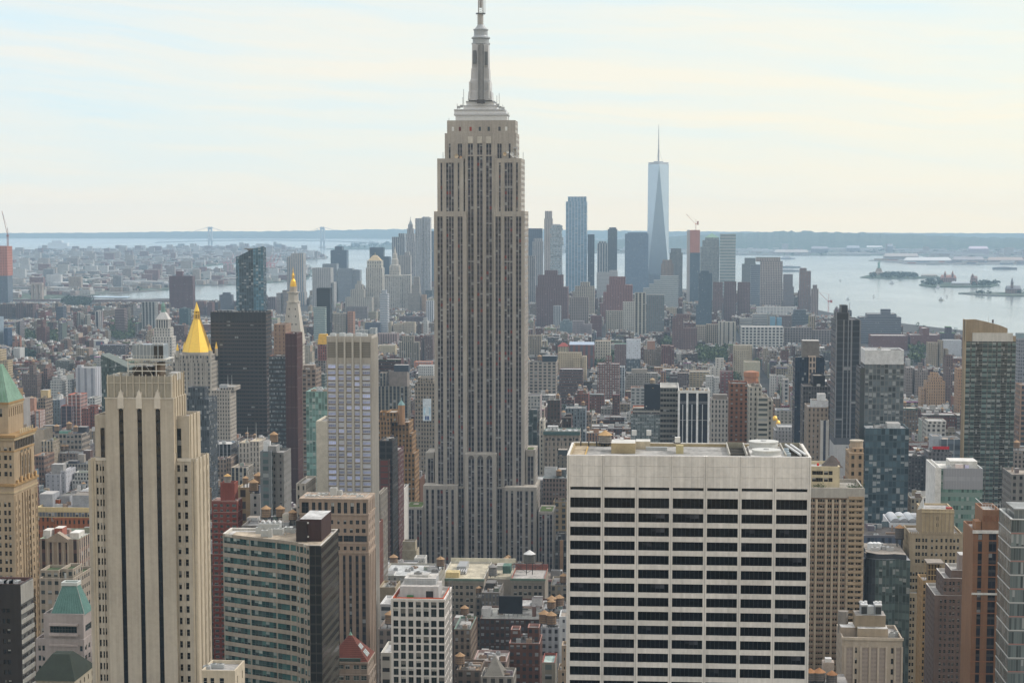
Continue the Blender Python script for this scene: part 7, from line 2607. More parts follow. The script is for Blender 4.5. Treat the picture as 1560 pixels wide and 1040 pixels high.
 B('glass_tower','dark grey glass tower behind the right shoulder of the black-striped tower',T,1350,[(285,318,608),(286,312,590,2,12)],GLA((.055,.065,.075),(.10,.11,.12)),745)
 B('office_block','grey block with tall dark windows below the pale stone tower',BD,960,[(322,352,676)],VER((.25,.25,.26),w=.7,bay=3,h=.9),735,roof=(.42,.41,.39))
 B('stone_block','pale block with two flagpoles right of the grey tall-windowed block',BD,970,[(364,380,674),(380,395,672)],ST((.42,.38,.33),(.05,.045,.04),.1,(.37,.33,.29),w=.32,h=.7,bay=2.6,fh=4.2),735,roof=(.42,.36,.26),extra=masts(((377,650),(390,643))))
 B('loft_building','ornate brown loft with carved cornice below the grey tall-windowed block',BD,930,[(326,345,699),(345,352,697,1)],PUN((.26,.20,.16),.45,.55,2.4,3.8),740,cope=(.38,.3,.24))
 B('loft_building','small white-ribbed building beside the ornate brown loft',BD,915,[(352,376,712)],VER((.38,.34,.28),w=.6,bay=3.5,h=.9),745)
 B('stone_building','tan building with dark recesses right of the red brick water tank',BD,930,[(360,380,742)],ST((.30,.225,.14),(.06,.05,.05),.1,w=.4,h=.6,bay=5,fh=6),790,tank=[(371,6,1.5)])
 B('loft_building','grey wall with a column of dark windows left of the slate apartment tower',BD,905,[(381,396,752)],ST((.36,.34,.32),w=.25,h=.4,bay=6),795,tank=[(383.5,3,2.3),(391,8,2.3)],pent=[(388,395,740,8,6,P(.15,.16,.2))])
 B('apartment_tower','slate grey apartment tower with teal window strip left of the brown stone tower',A,880,[(396,413,687),(413,432,689,4,18,PUN((.20,.195,.19),.25,.4,2.6,3.2))],ST((.17,.185,.195),(.075,.11,.115),.2,(.13,.145,.155),w=.5,h=.55,bay=6,fh=3.3),790,tank=[(415.5,9,2.0)],pent=[(401,411,672,4,8,P(.6,.61,.62)),(408,421,679,3,8,P(.22,.22,.22))])
 B('loft_building','cluttered low roofs with ducts behind the band-windowed block',BD,800,[(368,456,800)],PUN((.17,.16,.15)),830,roof=(.17,.17,.17),clutter=9,pent=[(430,447,783,12,6,P(.45,.42,.36)),(376,392,789,18,6,P(.4,.4,.4)),(425,440,795,6,5,P(.3,.3,.3))],tank=[(402,16,2.1),(424,18,2.0),(443,10,1.8)])
 B('stone_house','small pale stone house left of the brown stone tower',BD,850,[(451,466,736)],PUN((.34,.31,.27),.35,.45,3,4.2),760)
 B('brick_building','dark brown building with balconies between clock tower and green glass block',A,1500,[(460,481,562)],ST((.24,.185,.15),(.05,.045,.045),.2,w=.62,h=.5,bay=4,fh=3.6),720,pent=[(462,478,556)])
 B('apartment_tower','brick red building with orange-yellow tent roof left of the lavender-windowed tower',A,1400,[(484.5,503,524),(481,500,549,-8,20,PUN((.2,.17,.15),.6))],PUN((.23,.075,.055),.5,.5,2.6),600,roof=(.3,.2,.1),extra=yellow_roof)
 B('glass_tower','pale green glass block left of the lavender-windowed tower',T,1000,[(466,499,596)],GLA((.15,.25,.235),(.22,.33,.31),.35,1.6,3.2),750,roof=(.3,.33,.32))
 B('stone_tower','blank cream wall slab directly left of the lavender-windowed tower',BD,930,[(481.5,500,641)],ST((.50,.46,.385),w=0),752)
 B('brick_block','olive glazed block with a dark roof house left of the lavender-windowed tower crown',BD,1250,[(470,500,570)],RIB((.15,.165,.15),(.06,.09,.085)),618)
 B('glass_tower','black glass tower with pale green banded front left of the lavender-windowed crown',T,2700,[(482,506,439),(477.5,497.5,468,-20,18,RIB((.42,.46,.44),(.10,.16,.155),.55,3.6,.3))],ST((.02,.022,.026),(.022,.02,.018),0,(.02,.02,.022),w=.9,h=.8,bay=2),520)
 B('apartment_tower','beige tower with brown top right of the black glass tower',A,2700,[(507.5,529.5,478),(529,541,475,4,24,PUN((.36,.19,.12)))],PUN((.27,.24,.20),.4,.5,3),512)
 B('loft_building','white and teal building with orange brick neighbour right of the lavender-windowed crown',BD,2600,[(541,563,503),(563,575,500,3)],PUN((.42,.42,.40),.5,.45,3),525)
 B('loft_building','dark blue-grey block in the low city left of the skyscraper',BD,3000,[(556,582,492)],ST((.10,.115,.15),w=.2,h=.3),508)
 B('apartment_building','pale tan building with lit right flank left of the skyscraper',A,2750,[(581,599,490),(599,616,494,4),(614,634,491,8)],PUN((.42,.36,.28),.3,.35,3),507)
 B('white_building','slim white building with stepped roof close to the left edge of the skyscraper',A,2600,[(643.5,653,489),(645,651,484,3,8)],PUN((.46,.455,.44),.35,.4,3),508)
 B('loft_building','pinkish loft with vertical brown stripes left of the skyscraper',BD,2350,[(575,608,508)],ST((.30,.22,.20),(.12,.09,.09),0,(.14,.105,.10),w=.4,h=.9,bay=5,fh=4),522)
 B('stone_building','ornate beige building with columned top left of the skyscraper',BD,2150,[(608,640,521),(612,632,512,4,12)],VER((.33,.29,.23),w=.45,bay=3.6,h=.8),545)
 B('loft_building','sand-coloured house with blank flank left of the skyscraper',BD,2150,[(577,605,526)],ST((.42,.36,.25),w=.1,h=.2),538)
 B('brick_tower','dark brown building with grey chimney flank hard against the left edge of the skyscraper',A,1900,[(646,662,511),(641,646,515,2)],PUN((.155,.10,.085),.5),546)
 B('office_building','massive stone building with tall dark window bays left of the skyscraper',BD,1650,[(575,626,588),(578,592,568,4,20),(592,624,566,10,20,ST((.20,.17,.15),w=0))],VER((.24,.215,.18),(.03,.035,.04),.62,4.4,.8),645,roof=(.2,.17,.16),pent=[(600,622,556,16,12,P(.04,.05,.07))])
 B('white_building','white building with small square windows close to the left edge of the skyscraper',BD,1750,[(637,663,557)],PUN((.46,.455,.44),.4,.4,2.6,3.6),580)
 B('construction_frame','orange topped building under construction behind the white building by the skyscraper','building under construction',1950,[(631,660,551)],ST((.45,.17,.10),(.3,.22,.2),0,w=.6,h=.5,bay=5,fh=4),557,cope=(.55,.2,.1))
 B('office_building','brown stone building carrying a tall pale blue advertising banner left of the skyscraper',BD,1500,[(632,662,583),(636,660,575,4,20)],PUN((.275,.235,.19),.5,.5,2.4,3.7),700,extra=banner)
 B('stepped_tower','stepped golden-brown brick tower with a small copper-capped turret left of the skyscraper',T,1400,[(575,594,641),(588,604,628,4),(596,623,643,10),(602,628,660,6,24),(605,632,690,2,26),(578,592,627,12,12)],ST((.31,.185,.09),(.045,.04,.035),.15,(.2,.125,.065),w=.55,h=.5,bay=2.6,fh=3.6),770,extra=turret)
 B('building_frame','dark steel frame with red netting under construction beside the lavender-windowed tower','building under construction',1200,[(577.5,598,671,0,24),(577.5,593,700,-4,20,ST((.085,.06,.055),(.12,.045,.04),0,(.05,.05,.05),w=.7,h=.8,bay=5,fh=4))],ST((.05,.045,.045),(.02,.02,.022),0,(.03,.03,.03),w=.8,h=.6,bay=4,fh=4),800)
 B('scaffolded_building','building wrapped in dull red scaffold netting left of the skyscraper','building under construction',1230,[(597.5,607,686)],ST((.12,.055,.055),(.17,.12,.11),.3,(.085,.04,.042),w=.7,h=.55,bay=2.4,fh=3.3),800)
 B('stone_building','narrow white windowless flank beside the scaffolded building',BD,1260,[(609,615,745)],ST((.55,.53,.5),w=0),800)
 B('office_building','long receding grey stone building with sunlit west front left of the scaffolded building',BD,1000,[(574,580,752,0,26)],VER((.26,.235,.20),(.05,.05,.05),.5,3.2,.6),850,roof=(.08,.09,.09))
 # ---------------- right of the skyscraper
 B('glass_building','dark glass building hard against the right edge of the skyscraper',BD,1600,[(806,821,624),(804,812,646,-10,14)],GLA((.05,.065,.065),(.10,.11,.11),.3,3,3.6),690)
 B('stone_building','narrow white pier-like building right of the skyscraper',BD,1480,[(822,828.5,640)],ST((.50,.46,.39),(.04,.04,.04),.1,w=.35,h=.5,bay=2.6,fh=4),705)
 B('hotel','stone hotel with green copper roof and a row of arches right of the skyscraper','hotel',1560,[(829,883,656)],ST((.29,.245,.20),(.035,.033,.033),.1,(.22,.185,.15),w=.38,h=.55,bay=3.4,fh=4.6),708,roof=(.38,.39,.39),cope=(.14,.20,.18),extra=hotel_extra)
 B('loft_building','grey loft with pale teal roof edge behind the hotel beside the white slab',BD,1380,[(827,866,728)],PUN((.26,.20,.175),.55,.5,2.3,3.4),762,roof=(.3,.33,.33),cope=(.24,.30,.30),pent=[(850,862,715,8,10,P(.13,.15,.16)),(829,848,712,14,8,P(.6,.6,.6))],tank=[(852,6,2)])
 B('stone_building','yellow-brown building with big windows behind the right wing of the skyscraper',BD,1360,[(843,864,764)],ST((.36,.275,.17),(.06,.065,.07),.3,w=.5,h=.6,bay=6,fh=4.2),805)
 B('stone_building','grey brown building with dark roof house left of the white slab',BD,1450,[(848,866,694)],PUN((.17,.15,.125),.3),725,pent=[(850,864,685,6,10,P(.05,.06,.065))])
 B('gothic_building','dark ornate building with a domed crest between skyscraper wing and white slab',BD,1250,[(845,864,822),(849,862,812,3,10)],ST((.09,.085,.08),(.03,.03,.035),.2,w=.6,h=.7,bay=3,fh=4),870,pent=[(853,858,822,-1,1,P(.3,.18,.1))])
 B('loft_building','beige loft with rows of wide arched windows right of the skyscraper',BD,2150,[(806,849,551)],ST((.33,.285,.24),(.04,.04,.045),.1,w=.6,h=.5,bay=6,fh=4.2),597,roof=(.04,.045,.05),tank=[(822,14,3)],pent=[(826,848,542,14,12,P(.03,.035,.045))])
 B('brick_building','dark brick building with pale roof right of the wide-arched loft',BD,2050,[(852,889,562)],RIB((.17,.10,.085),(.06,.065,.07),.4,3.8),590,roof=(.45,.46,.47))
 B('apartment_building','tan building with a lit right wing above the dark brick building',A,2250,[(873,887,545),(887,894,543,-2,26),(851,886,537,10,20)],PUN((.42,.34,.23),.25,.35,3),565)
 B('stone_tower','yellow stone building with red tent roof right of the skyscraper',BD,2500,[(850,867,527.5)],PUN((.38,.31,.21),.35,.4,4),545,extra=red_tent)
 B('market_hall','long red brick hall with blue metal roof right of the red tent roof',BD,2700,[(867,906,525)],ST((.19,.07,.055),(.09,.09,.10),0,(.12,.06,.05),w=.5,h=.8,bay=8,fh=20),545,roof=(.40,.45,.52),extra=blue_roof)
 B('palazzo','cream palazzo with a projecting orange-tiled cornice',BD,2850,[(907,930.5,519.5)],PUN((.45,.40,.33),.35,.5,4.5,5),540,cope=(.48,.33,.18))
 B('brick_building','brick building with a mint green roof edge left of the white-topped glass hotel',BD,2700,[(936,955,524)],PUN((.2,.13,.12),.4),545,cope=(.30,.50,.40))
 B('brick_apartment_house','red brick apartment house with white balcony bands and square roof tower right of the skyscraper',A,2000,[(910,944.5,554),(923,932,543,6,12)],ST((.16,.068,.055),(.07,.075,.08),.3,(.30,.24,.22),w=.62,h=.5,bay=3.4,fh=3.1),595)
 B('white_building','light blue-grey building right of the brick apartment house',BD,2050,[(944,952,559)],VER((.42,.46,.5),bay=3),590)
 B('hotel_tower','glass hotel with a white box top standing in the low city','hotel',2700,[(954,976,545),(954,976,517.5,-1,27,ST((.52,.55,.60),(.40,.43,.48),.2,(.5,.53,.58),w=.5,h=.3,bay=3,fh=3.4))],GLA((.08,.10,.12),(.16,.18,.19)),590)
 B('loft_building','beige building with wide cornice in front of the white-topped glass hotel',BD,1900,[(954,1002,568)],PUN((.30,.27,.235),.55,.5,2.6),585,pent=[(962,986,562)])
 B('apartment_house','brown apartment house with yellow lit flank right of the white-topped glass hotel',A,2750,[(981,1001,532),(1001,1007,529,4)],PUN((.22,.165,.12),.4),552,pent=[(986,998,519,8,12,P(.3,.17,.12))])
 B('brick_apartment_house','tall red-brown brick apartment house with vertical ribs, centre right',A,2650,[(1007.5,1021,526),(1020,1027,527,4,30)],VER((.17,.075,.065),(.06,.05,.05),.4,4),555)
 B('loft_building','dark brown lofts behind the black and white striped tower',BD,2050,[(1032,1049,568)],PUN((.14,.105,.10),.4),585)
 B('apartment_building','tan balconied apartment building behind the black and white striped tower',A,1950,[(1050,1081,566)],ST((.36,.285,.18),(.06,.06,.06),.2,(.4,.33,.22),w=.7,h=.45,bay=5,fh=3.2),582)
 B('white_building','white apartment building with dark garage-like windows, centre right',A,2300,[(1082,1101,560),(1089.5,1103,546,6,18)],PUN((.50,.47,.43),.35,.3,5),575)
 B('brick_building','maroon office block with teal windows left of the orange round-topped tower',BD,1850,[(1097,1117,566)],ST((.165,.06,.06),(.10,.16,.16),.3,w=.5,h=.3,bay=5,fh=4),598)
 B('white_building','white stepped building with columns of black windows beside the maroon office',BD,1750,[(1075,1087,573,4),(1087,1095,575)],PUN((.46,.455,.44),.4,.4,2.4),600)
 B('office_tower','tower with wide white stripes on black glass behind the white slab',T,1300,[(1033.5,1081,595),(1006,1034,590,24,40,RIB((.25,.24,.22)))],ST((.03,.035,.045),(.03,.035,.05),.0,(.028,.032,.04),w=.9,h=.6,bay=2,fh=4),680,roof=(.32,.31,.29),cope=(.60,.59,.57),extra=white_fins)
 B('office_building','grey glass building with an orange parapet and a black roof cube behind the white slab',BD,1320,[(961,1034,630),(964,1032,621,4,24,RIB((.42,.40,.36)))],GLA((.12,.14,.14),(.22,.24,.23),.3,2.2,3.6),680,roof=(.3,.26,.22),cope=(.45,.14,.07),extra=black_cube)
 B('loft_building','pale concrete frame building with open windows left of the black roof cube',BD,1500,[(961,983,591)],ST((.33,.33,.32),(.05,.055,.06),.1,w=.6,h=.4,bay=6,fh=4),625,cope=(.4,.22,.15))
 B('stone_building','ornate pale building with tall dark arches right of the striped tower',BD,1450,[(1082,1110,608)],ST((.38,.35,.315),(.035,.035,.04),.1,w=.42,h=.55,bay=3.6,fh=4.6),680,pent=[(1086,1108,601,8,12,P(.20,.17,.15))])
 B('brick_tower','tall plain brown brick apartment tower behind the white slab',A,1350,[(1111.5,1140.5,584)],PUN((.235,.115,.075),.45,.45,3.0,3.2,.2),680,roof=(.06,.06,.06))
 B('brick_tower','orange brick tower with a bulging round top, centre right',A,1700,[(1134,1156,581),(1133,1156,586,-6,20,PUN((.25,.12,.08)))],PUN((.34,.145,.07),.15,.3),605,extra=round_top)
 B('apartment_tower','pale grey apartment tower with balconies on its right side behind the white slab',A,1300,[(1141,1161,589),(1154,1171,605,-4,24,ST((.38,.36,.32),(.06,.07,.07),.2,(.36,.34,.30),w=.8,h=.5,bay=8,fh=3.4)),(1169,1177.5,610,0,22)],PUN((.37,.35,.31),.35,.5,3.2,3.4),680)
 B('apartment_tower','cream block behind the orange round-topped tower',A,2050,[(1133,1158,551)],ST((.40,.37,.28),w=0),582)
 B('apartment_house','beige hotel-like apartment house with dotted windows left of the dark blue tower',A,2450,[(1117,1146,526),(1120,1141,534,-6,20)],PUN((.40,.34,.25),.3,.4,3),562)
 B('white_building','very long white grid-windowed building in front of the downtown towers',BD,3600,[(1128,1193.5,498)],ST((.50,.49,.46),(.05,.055,.065),.1,(.42,.41,.39),w=.62,h=.6,bay=7,fh=5.4),525,dep=50)
 B('white_building','white slab with a green and beige neighbour above the long grid-windowed building',BD,3850,[(1127,1146,485),(1146,1169,478.5,10)],RIB((.46,.45,.43),(.12,.13,.14)),498)
 B('apartment_slab','beige paired slabs left of the long grid-windowed building',A,3700,[(1094,1106,490),(1105.9,1121,490.6)],VER((.40,.37,.32),w=.3,bay=8),520)
 B('brick_building','long dim brick warehouse right of the long grid-windowed building',BD,3500,[(1194,1237,499),(1237,1268,503,5)],PUN((.20,.17,.16),.6,.5,5,4.5),520)
 B('glass_building','small bright blue glass building above the dim brick warehouse',BD,3750,[(1183,1191,484),(1173,1181,483)],ST((.16,.30,.40),w=0),499)
 B('office_building','dark blue-grey office block on the river side of downtown',BD,4300,[(1206,1232,479),(1208,1228,472,5)],RIB((.15,.17,.19)),492)
 B('white_hall','long white flat hall with orange ends in front of the downtown towers',BD,4500,[(1152,1214,467.5)],ST((.55,.54,.52),(.35,.36,.38),.1,w=.7,h=.4,bay=8,fh=8),473)
 B('brick_building','dark brick pier building below the white flat hall',BD,4200,[(1186,1206,481)],PUN((.17,.13,.12)),496)
 B('slim_tower','slim tower with arched black front among low houses, centre right',A,1850,[(1192,1202,578)],ST((.40,.38,.36),(.05,.05,.055),.1,w=.5,h=.6,bay=6,fh=5),607)
 B('apartment_building','slim pale grey building with small windows left of the slim arched tower',A,1900,[(1172,1183,572)],PUN((.42,.42,.41),.3,.4,3),600)
 B('exhibition_hall','dark domed-roof hall with a bright white edge behind the gold domes',BD,1600,[(1180,1213,625)],PUN((.30,.28,.25),.4,.35,4),648,roof=(.08,.09,.11),cope=(.65,.65,.65))
 B('church','cream church with two gilded domes seen between grey tower and dark blue tower','church',1450,[(1177,1189,650)],PUN((.42,.38,.32),.3,.5,4),662,extra=gold_domes)
 B('low_building','white terrace roofs with red awning below the gilded domes',BD,1350,[(1178,1211,655),(1182,1211,650,6)],PUN((.30,.29,.29),.3,.4),680,roof=(.36,.36,.36),cope=(.5,.5,.5))
 # ---------------- right side towers
 B('glass_tower','dark blue glass tower with a beige window strip and brown roof box',T,1500,[(1211.5,1256,544),(1232.5,1243,543,-2,10,ST((.42,.34,.28),(.05,.05,.06),.1,w=.62,h=.65,bay=3.0,fh=4.6))],GLA((.03,.042,.065),(.05,.06,.08),.05),690,pent=[(1223,1248.5,519,8,16,P(.17,.155,.145))])
 B('office_tower','dark stepped black glass block in front of the dark blue tower',T,1400,[(1239,1257,572),(1223.5,1265,588,-10,24,ST((.13,.125,.13),(.04,.04,.045),.1,(.08,.08,.085),w=.8,h=.5,bay=2,fh=3.4))],ST((.03,.032,.04),(.025,.027,.035),0,w=.9,h=.8,bay=2),690)
 B('apartment_tower','brown and white tower with a tall white chimney box in front of the dark towers',A,1150,[(1230.5,1262,620),(1250,1263,640,-2,20,ST((.46,.44,.42),(.05,.06,.09),0,(.06,.08,.11),w=.3,h=.9,bay=8,fh=4))],PUN((.26,.215,.18),.35,.45,2.4,3.2),712,pent=[(1237,1262,610,4,14,P(.52,.53,.55)),(1246,1258,600,6,8,P(.62,.63,.64))])
 B('striped_tower','tall slender dark grey tower with pale floor lines and a notched crown',T,1700,[(1273.5,1310.5,487),(1273.5,1294,476,3,20),(1281,1292,465,5,16)],ST((.23,.225,.23),(.030,.034,.042),.03,(.055,.06,.07),w=.86,h=.72,bay=8.2,fh=5.2),677,roof=(.12,.12,.13),cope=(.2,.2,.2),extra=striped_base,dep=45)
 B('glass_tower','mottled grey glass tower with a blank white crown box',T,1300,[(1318,1377.5,552),(1317.5,1377.5,533,-.5,27,ST((.56,.56,.56),w=0))],ST((.16,.17,.175),(.085,.10,.11),.3,(.12,.135,.14),w=.8,h=.7,bay=2.6,fh=4,mul=0),800,roof=(.4,.4,.4))
 B('glass_tower','blue-green glass tower standing in front of the mottled glass tower',T,1120,[(1318.5,1385,652),(1310.5,1317.8,560,8,24,ST((.07,.075,.085),(.06,.07,.075),0,w=.8,h=.7,bay=2.4)),],ST((.08,.11,.125),(.055,.085,.105),.22,(.06,.085,.10),w=.88,h=.8,bay=2.2,fh=3.9),795,roof=(.28,.29,.3),pent=[(1352,1372,645,6,12,P(.45,.45,.45))])
 sloped_tan()
 B('office_building','grey office tower cut by the right edge, behind the tan sloped tower',T,1800,[(1546.5,1600,517)],ST((.25,.24,.25),(.06,.065,.075),.2,w=.7,h=.4,bay=3,fh=4.5),585)
 B('brick_office','orange-brown block with dark glazed corners at the right edge',BD,1150,[(1547,1610,586)],ST((.30,.19,.13),(.04,.045,.05),.1,w=.6,h=.6,bay=7,fh=5),668)
 B('brick_building','grey-brown masonry building with water tank at right edge',BD,1050,[(1545,1600,686)],PUN((.27,.23,.2),.5,.5,3),740,tank=[(1553,8,2.5)])
 B('brick_building','low dark roofs and vents at the right edge below the orange-brown block',BD,980,[(1541,1600,722)],PUN((.2,.19,.18)),775,clutter=8)
 B('office_building','white office building with green ribbon windows and a blank grey top, lower right',T,860,[(1433,1497.5,713),(1425,1434,712,-2,30,ST((.60,.59,.57),w=.0))],RIB((.52,.53,.53),(.10,.17,.15),.48,3.9,.25,8,12,(.18,.24,.22)),830,roof=(.52,.51,.48),extra=grey_top)
 B('hotel','dark grey hotel with a bright red roof sign strip, right side','hotel',1050,[(1414,1450,688),(1420,1447,683,3,14)],PUN((.145,.14,.15),.5,.4,3,3.6,.3),745,extra=red_strip)
 B('brick_building','dark slab with rows of small windows left of the hotel with the red strip',A,1060,[(1384,1408,694)],PUN((.10,.10,.11),.5,.4,2.4,3.4,.4),740)
 B('glass_building','blue-grey glazed office between the tan tower and the red strip hotel',BD,1180,[(1433,1464,669),(1420,1435,664,6,20,ST((.40,.42,.45),w=0))],GLA((.09,.11,.13),(.3,.32,.34),.2,5,4.5),705)
 B('white_building','cream loft with two rows of broad windows left of the tan sloped tower',BD,1400,[(1406,1441,645),(1408,1442,641,3)],ST((.50,.48,.44),(.05,.045,.045),.2,w=.55,h=.5,bay=5,fh=4.5),668)
 B('stepped_house','orange-beige stepped apartment house left of the tan sloped tower',A,1750,[(1407,1440,581),(1413,1436,574,4),(1416,1430,568,8,14),(1399,1410,592,3)],PUN((.40,.26,.16),.32,.42,2.8),612)
 B('brick_tower','narrow orange brick building squeezed beside the tan sloped tower',A,1650,[(1454,1466,562),(1456,1466,577,-6,20)],PUN((.36,.22,.13),.35),620)
 B('brick_tower','dark brown brick tower behind the orange-beige stepped house',A,1950,[(1437,1452,546),(1439,1451,541,5,14)],PUN((.16,.11,.10),.35),600)
 B('apartment_house','beige stepped apartment house with sunlit right flank above the rooftops at right',A,2700,[(1411,1429,522),(1428,1437,519,2),(1437,1445,532,4)],PUN((.33,.27,.20),.4,.4,3),551)
 B('apartment_slab','twin grey-brown apartment slabs right of the mottled glass tower',A,1800,[(1377,1390,560),(1390,1414,563),(1398,1406,553,6,12)],PUN((.22,.185,.17),.4,.45,2.6),600)
 B('white_tank_house','small white tower house right of the white crown box',BD,2300,[(1379,1387,547)],PUN((.46,.455,.44),.2,.2),560)
 B('warehouse','white ribbed warehouse on the river bank at right',BD,3300,[(1435,1465,518)],RIB((.55,.56,.58),(.40,.42,.45)),536)
 B('warehouse','long red-brown brick warehouse on the river bank at right',BD,3700,[(1382,1432,510),(1400,1416,500,6),(1323,1383,511,4)],RIB((.22,.105,.10),(.14,.09,.09)),531,dep=50)
 B('apartment_slab','wide dark stepped slab with pale floor bands by the river at right',A,3900,[(1306,1373,483),(1318,1366,478,6),(1341,1357,471,12,16)],RIB((.24,.25,.28),(.05,.06,.08),.55,4.4),525,dep=45)
 B('chimney_block','small dark block with a green roof strip standing at the water edge on the right',BD,3800,[(1439,1450,498),(1431,1455,507.5,-4,30)],PUN((.10,.08,.10)),516,cope=(.1,.35,.1))
 B('glass_building','low teal glass buildings by the river at the right edge',BD,3500,[(1547,1600,508),(1546,1600,515,-8)],RIB((.30,.36,.37),(.15,.2,.2)),530)
 B('convention_hall','white cube hall with three round ducts on its roof, lower right',BD,870,[(1355,1402,796)],ST((.60,.61,.63),w=0),815,roof=(.40,.42,.45),extra=roof_ducts)
 B('flat_hall','wide dark flat roofed hall in front of the blue-green glass tower',BD,840,[(1316,1380,815,0,34)],RIB((.17,.18,.22),(.07,.09,.13),.6,5),838,roof=(.105,.095,.09),cope=(.2,.2,.22))
 round_glass()
 # ---------------- downtown skyline, left half
 B('office_tower','tall pale slab with a blue glass left face near the river, left of downtown',T,5500,[(443,466,386),(437,449,391,8),(451,468,445,-10)],VER((.40,.36,.32),(.16,.2,.25),.45,6,.9),475,dep=40)
 B('office_building','massive pale grey office block with slit windows right of the pale slab',T,5100,[(475.5,508,408),(506,511,430,6)],VER((.38,.37,.36),(.2,.2,.21),.35,5,.5),475,dep=45)
 B('office_tower','dark blue stepped glass tower on the horizon left of downtown',T,6400,[(503.5,531,381),(510,524,375.5,8)],GLA((.06,.08,.11)),410,dep=40)
 B('office_tower','dark glass tower with a sliced left edge on the water, left half of downtown',T,6300,[(563,586,377),(580,596,391,6)],GLA((.05,.065,.085)),405,dep=40)
 B('apartment_tower','blue-grey and brick apartment slabs in front of the dark stepped tower',A,5300,[(515,540,409),(536,551,411,5),(491,516,402,10)],RIB((.28,.30,.33),(.15,.18,.21)),460,dep=35)
 courthouse()
 municipal()
 B('courthouse','pale stepped courthouse with ziggurat top in front of the gold-pyramid courthouse',BD,4900,[(526,570,453),(534,558,441,5),(541,554,433,8,20),(544,551,428,10,12)],VER((.40,.37,.32),(.2,.19,.18),.4,5,.7),480,dep=40)
 B('apartment_tower','slim white tower with blue-grey front and white bands, left of the skyscraper',A,3900,[(578.5,593,448),(581,590,442,3,14)],RIB((.52,.53,.55),(.2,.24,.29)),485)
 B('office_tower','dark tower with white vertical stripes behind the courthouse spires',T,6300,[(597,619,361),(607,618,355.5,6)],VER((.36,.36,.37),(.07,.08,.10),.6,6,.9),400,dep=40)
 pine_tower()
 wavy_tower()
 B('office_tower','narrow dark blue tower squeezed against the left edge of the skyscraper',T,6000,[(655,664,352)],VER((.15,.18,.22),(.06,.08,.11),.6,5,.9),420)
 B('office_tower','beige office tower behind the wavy steel tower',T,5600,[(607,627,389),(616,625,384,5)],VER((.36,.33,.30),(.2,.19,.19),.4,5,.7),425)
 B('apartment_building','tan ziggurat building below the wavy steel tower',A,4900,[(622,642,447),(627,641,434,6),(630,640,422,10,20),(642,650,449,5,20,PUN((.40,.27,.18)))],PUN((.30,.27,.24),.4),475)
 B('white_building','small white ribbed building beside the left edge of the skyscraper',A,4300,[(649,662,458)],VER((.46,.47,.5),w=.4,bay=4),482)
 B('brick_building','long dark low brick row below the tan ziggurat',BD,3500,[(608,656,482)],PUN((.16,.12,.12)),490)
 B('stone_building','pale tan building with green mansard below the stepped courthouse',BD,3700,[(558,576,475)],PUN((.38,.34,.26),.4),487,roof=(.2,.28,.26))
 B('brick_building','broad dim grey building below the massive pale office block',BD,4400,[(528,562,467)],PUN((.21,.19,.19),.4),485)
 # ---------------- downtown skyline, right half
 B('office_tower','navy blue office slab touching the right edge of the skyscraper',T,6100,[(800,827,348)],VER((.07,.09,.13),(.05,.065,.09),.6,6,.9),420,dep=40)
 B('stone_tower','slim pale stone tower with notched crown right of the skyscraper',T,5600,[(829,842.5,333),(830,841.5,321.5,3,22)],VER((.40,.36,.34),(.2,.19,.19),.45,5,.8),430)
 B('office_tower','grey office tower with flat crown next to the navy slab',T,5700,[(811,828,368),(813,827,363,4)],VER((.33,.32,.32),(.16,.16,.17),.45,5,.8),430)
 B('office_tower','pinkish slab low at the right edge of the skyscraper',T,5300,[(804,816,390)],VER((.30,.27,.26),bay=5),460)
 stacked_tower()
 B('glass_tower','broad tall blue glass tower with pale vertical lines, right of the skyscraper',T,5800,[(862,895,307,0,45),(865,894,299.5,4,38)],VER((.42,.47,.52),(.17,.26,.35),.8,9,.9,(.15,.23,.31)),440,dep=45)
 B('office_tower','dark blue-grey slab attached to the right of the broad blue tower',T,5850,[(895.5,906,357)],VER((.13,.16,.2),(.07,.09,.12),.6,5,.9),435)
 B('office_tower','small pale tower with dark vertical stripes right of the broad blue tower',T,5700,[(910,926,370.5),(912,924,368,3)],VER((.40,.40,.40),(.10,.13,.16),.6,7,.9),425)
 B('office_tower','narrow dark tower with a serrated top left of the blue glass block',T,5900,[(926,940.5,349),(928,939,346.5,3)],GLA((.10,.12,.14)),425)
 B('glass_tower','square grey-blue glass block left of the tallest tapering tower',T,5600,[(952,988,356),(956,986,354,4)],GLA((.14,.20,.28),(.2,.25,.31)),445,dep=45)
 tapering_tower()
 B('stone_tower','brown stepped telephone-era tower at the foot of the tapering tower',T,5500,[(1007,1026,402),(1009,1024,396,4)],VER((.27,.21,.17),(.14,.11,.10),.4,4,.7),425)
 B('office_tower','grey tower with a rounded green crown right of the tapering tower',T,5950,[(1020,1040,385),(1022,1038,378.5,5,26)],PUN((.24,.24,.23),.5,.5,4),450,cope=(.2,.3,.26))
 B('tower_under_construction','pink netted tower core under construction with a crane on top','tower',5300,[(1046.5,1052,350.5),(1051,1066.5,385,-4,30,GLA((.08,.11,.14))),(1051,1066.5,350.5,-2,28,ST((.48,.22,.17),(.36,.18,.15),0,w=.6,h=.5,bay=5,fh=4))],ST((.40,.38,.37),w=0),458)
 pyramid_tower()
 B('office_tower','flat-topped tower with pale green horizontal bands beside the green pyramid roof',T,5700,[(1097,1121,356.5)],RIB((.42,.45,.44),(.17,.22,.22),.5,9),430,dep=40)
 B('apartment_slab','dark brown apartment slab, left of three below the green-banded tower',A,4700,[(1086,1101,430)],PUN((.17,.105,.095),.4,.5,4),470)
 B('apartment_slab','dark brown apartment slab, middle of three below the green-banded tower',A,4720,[(1103,1122,429)],PUN((.165,.10,.095),.4,.5,4),478)
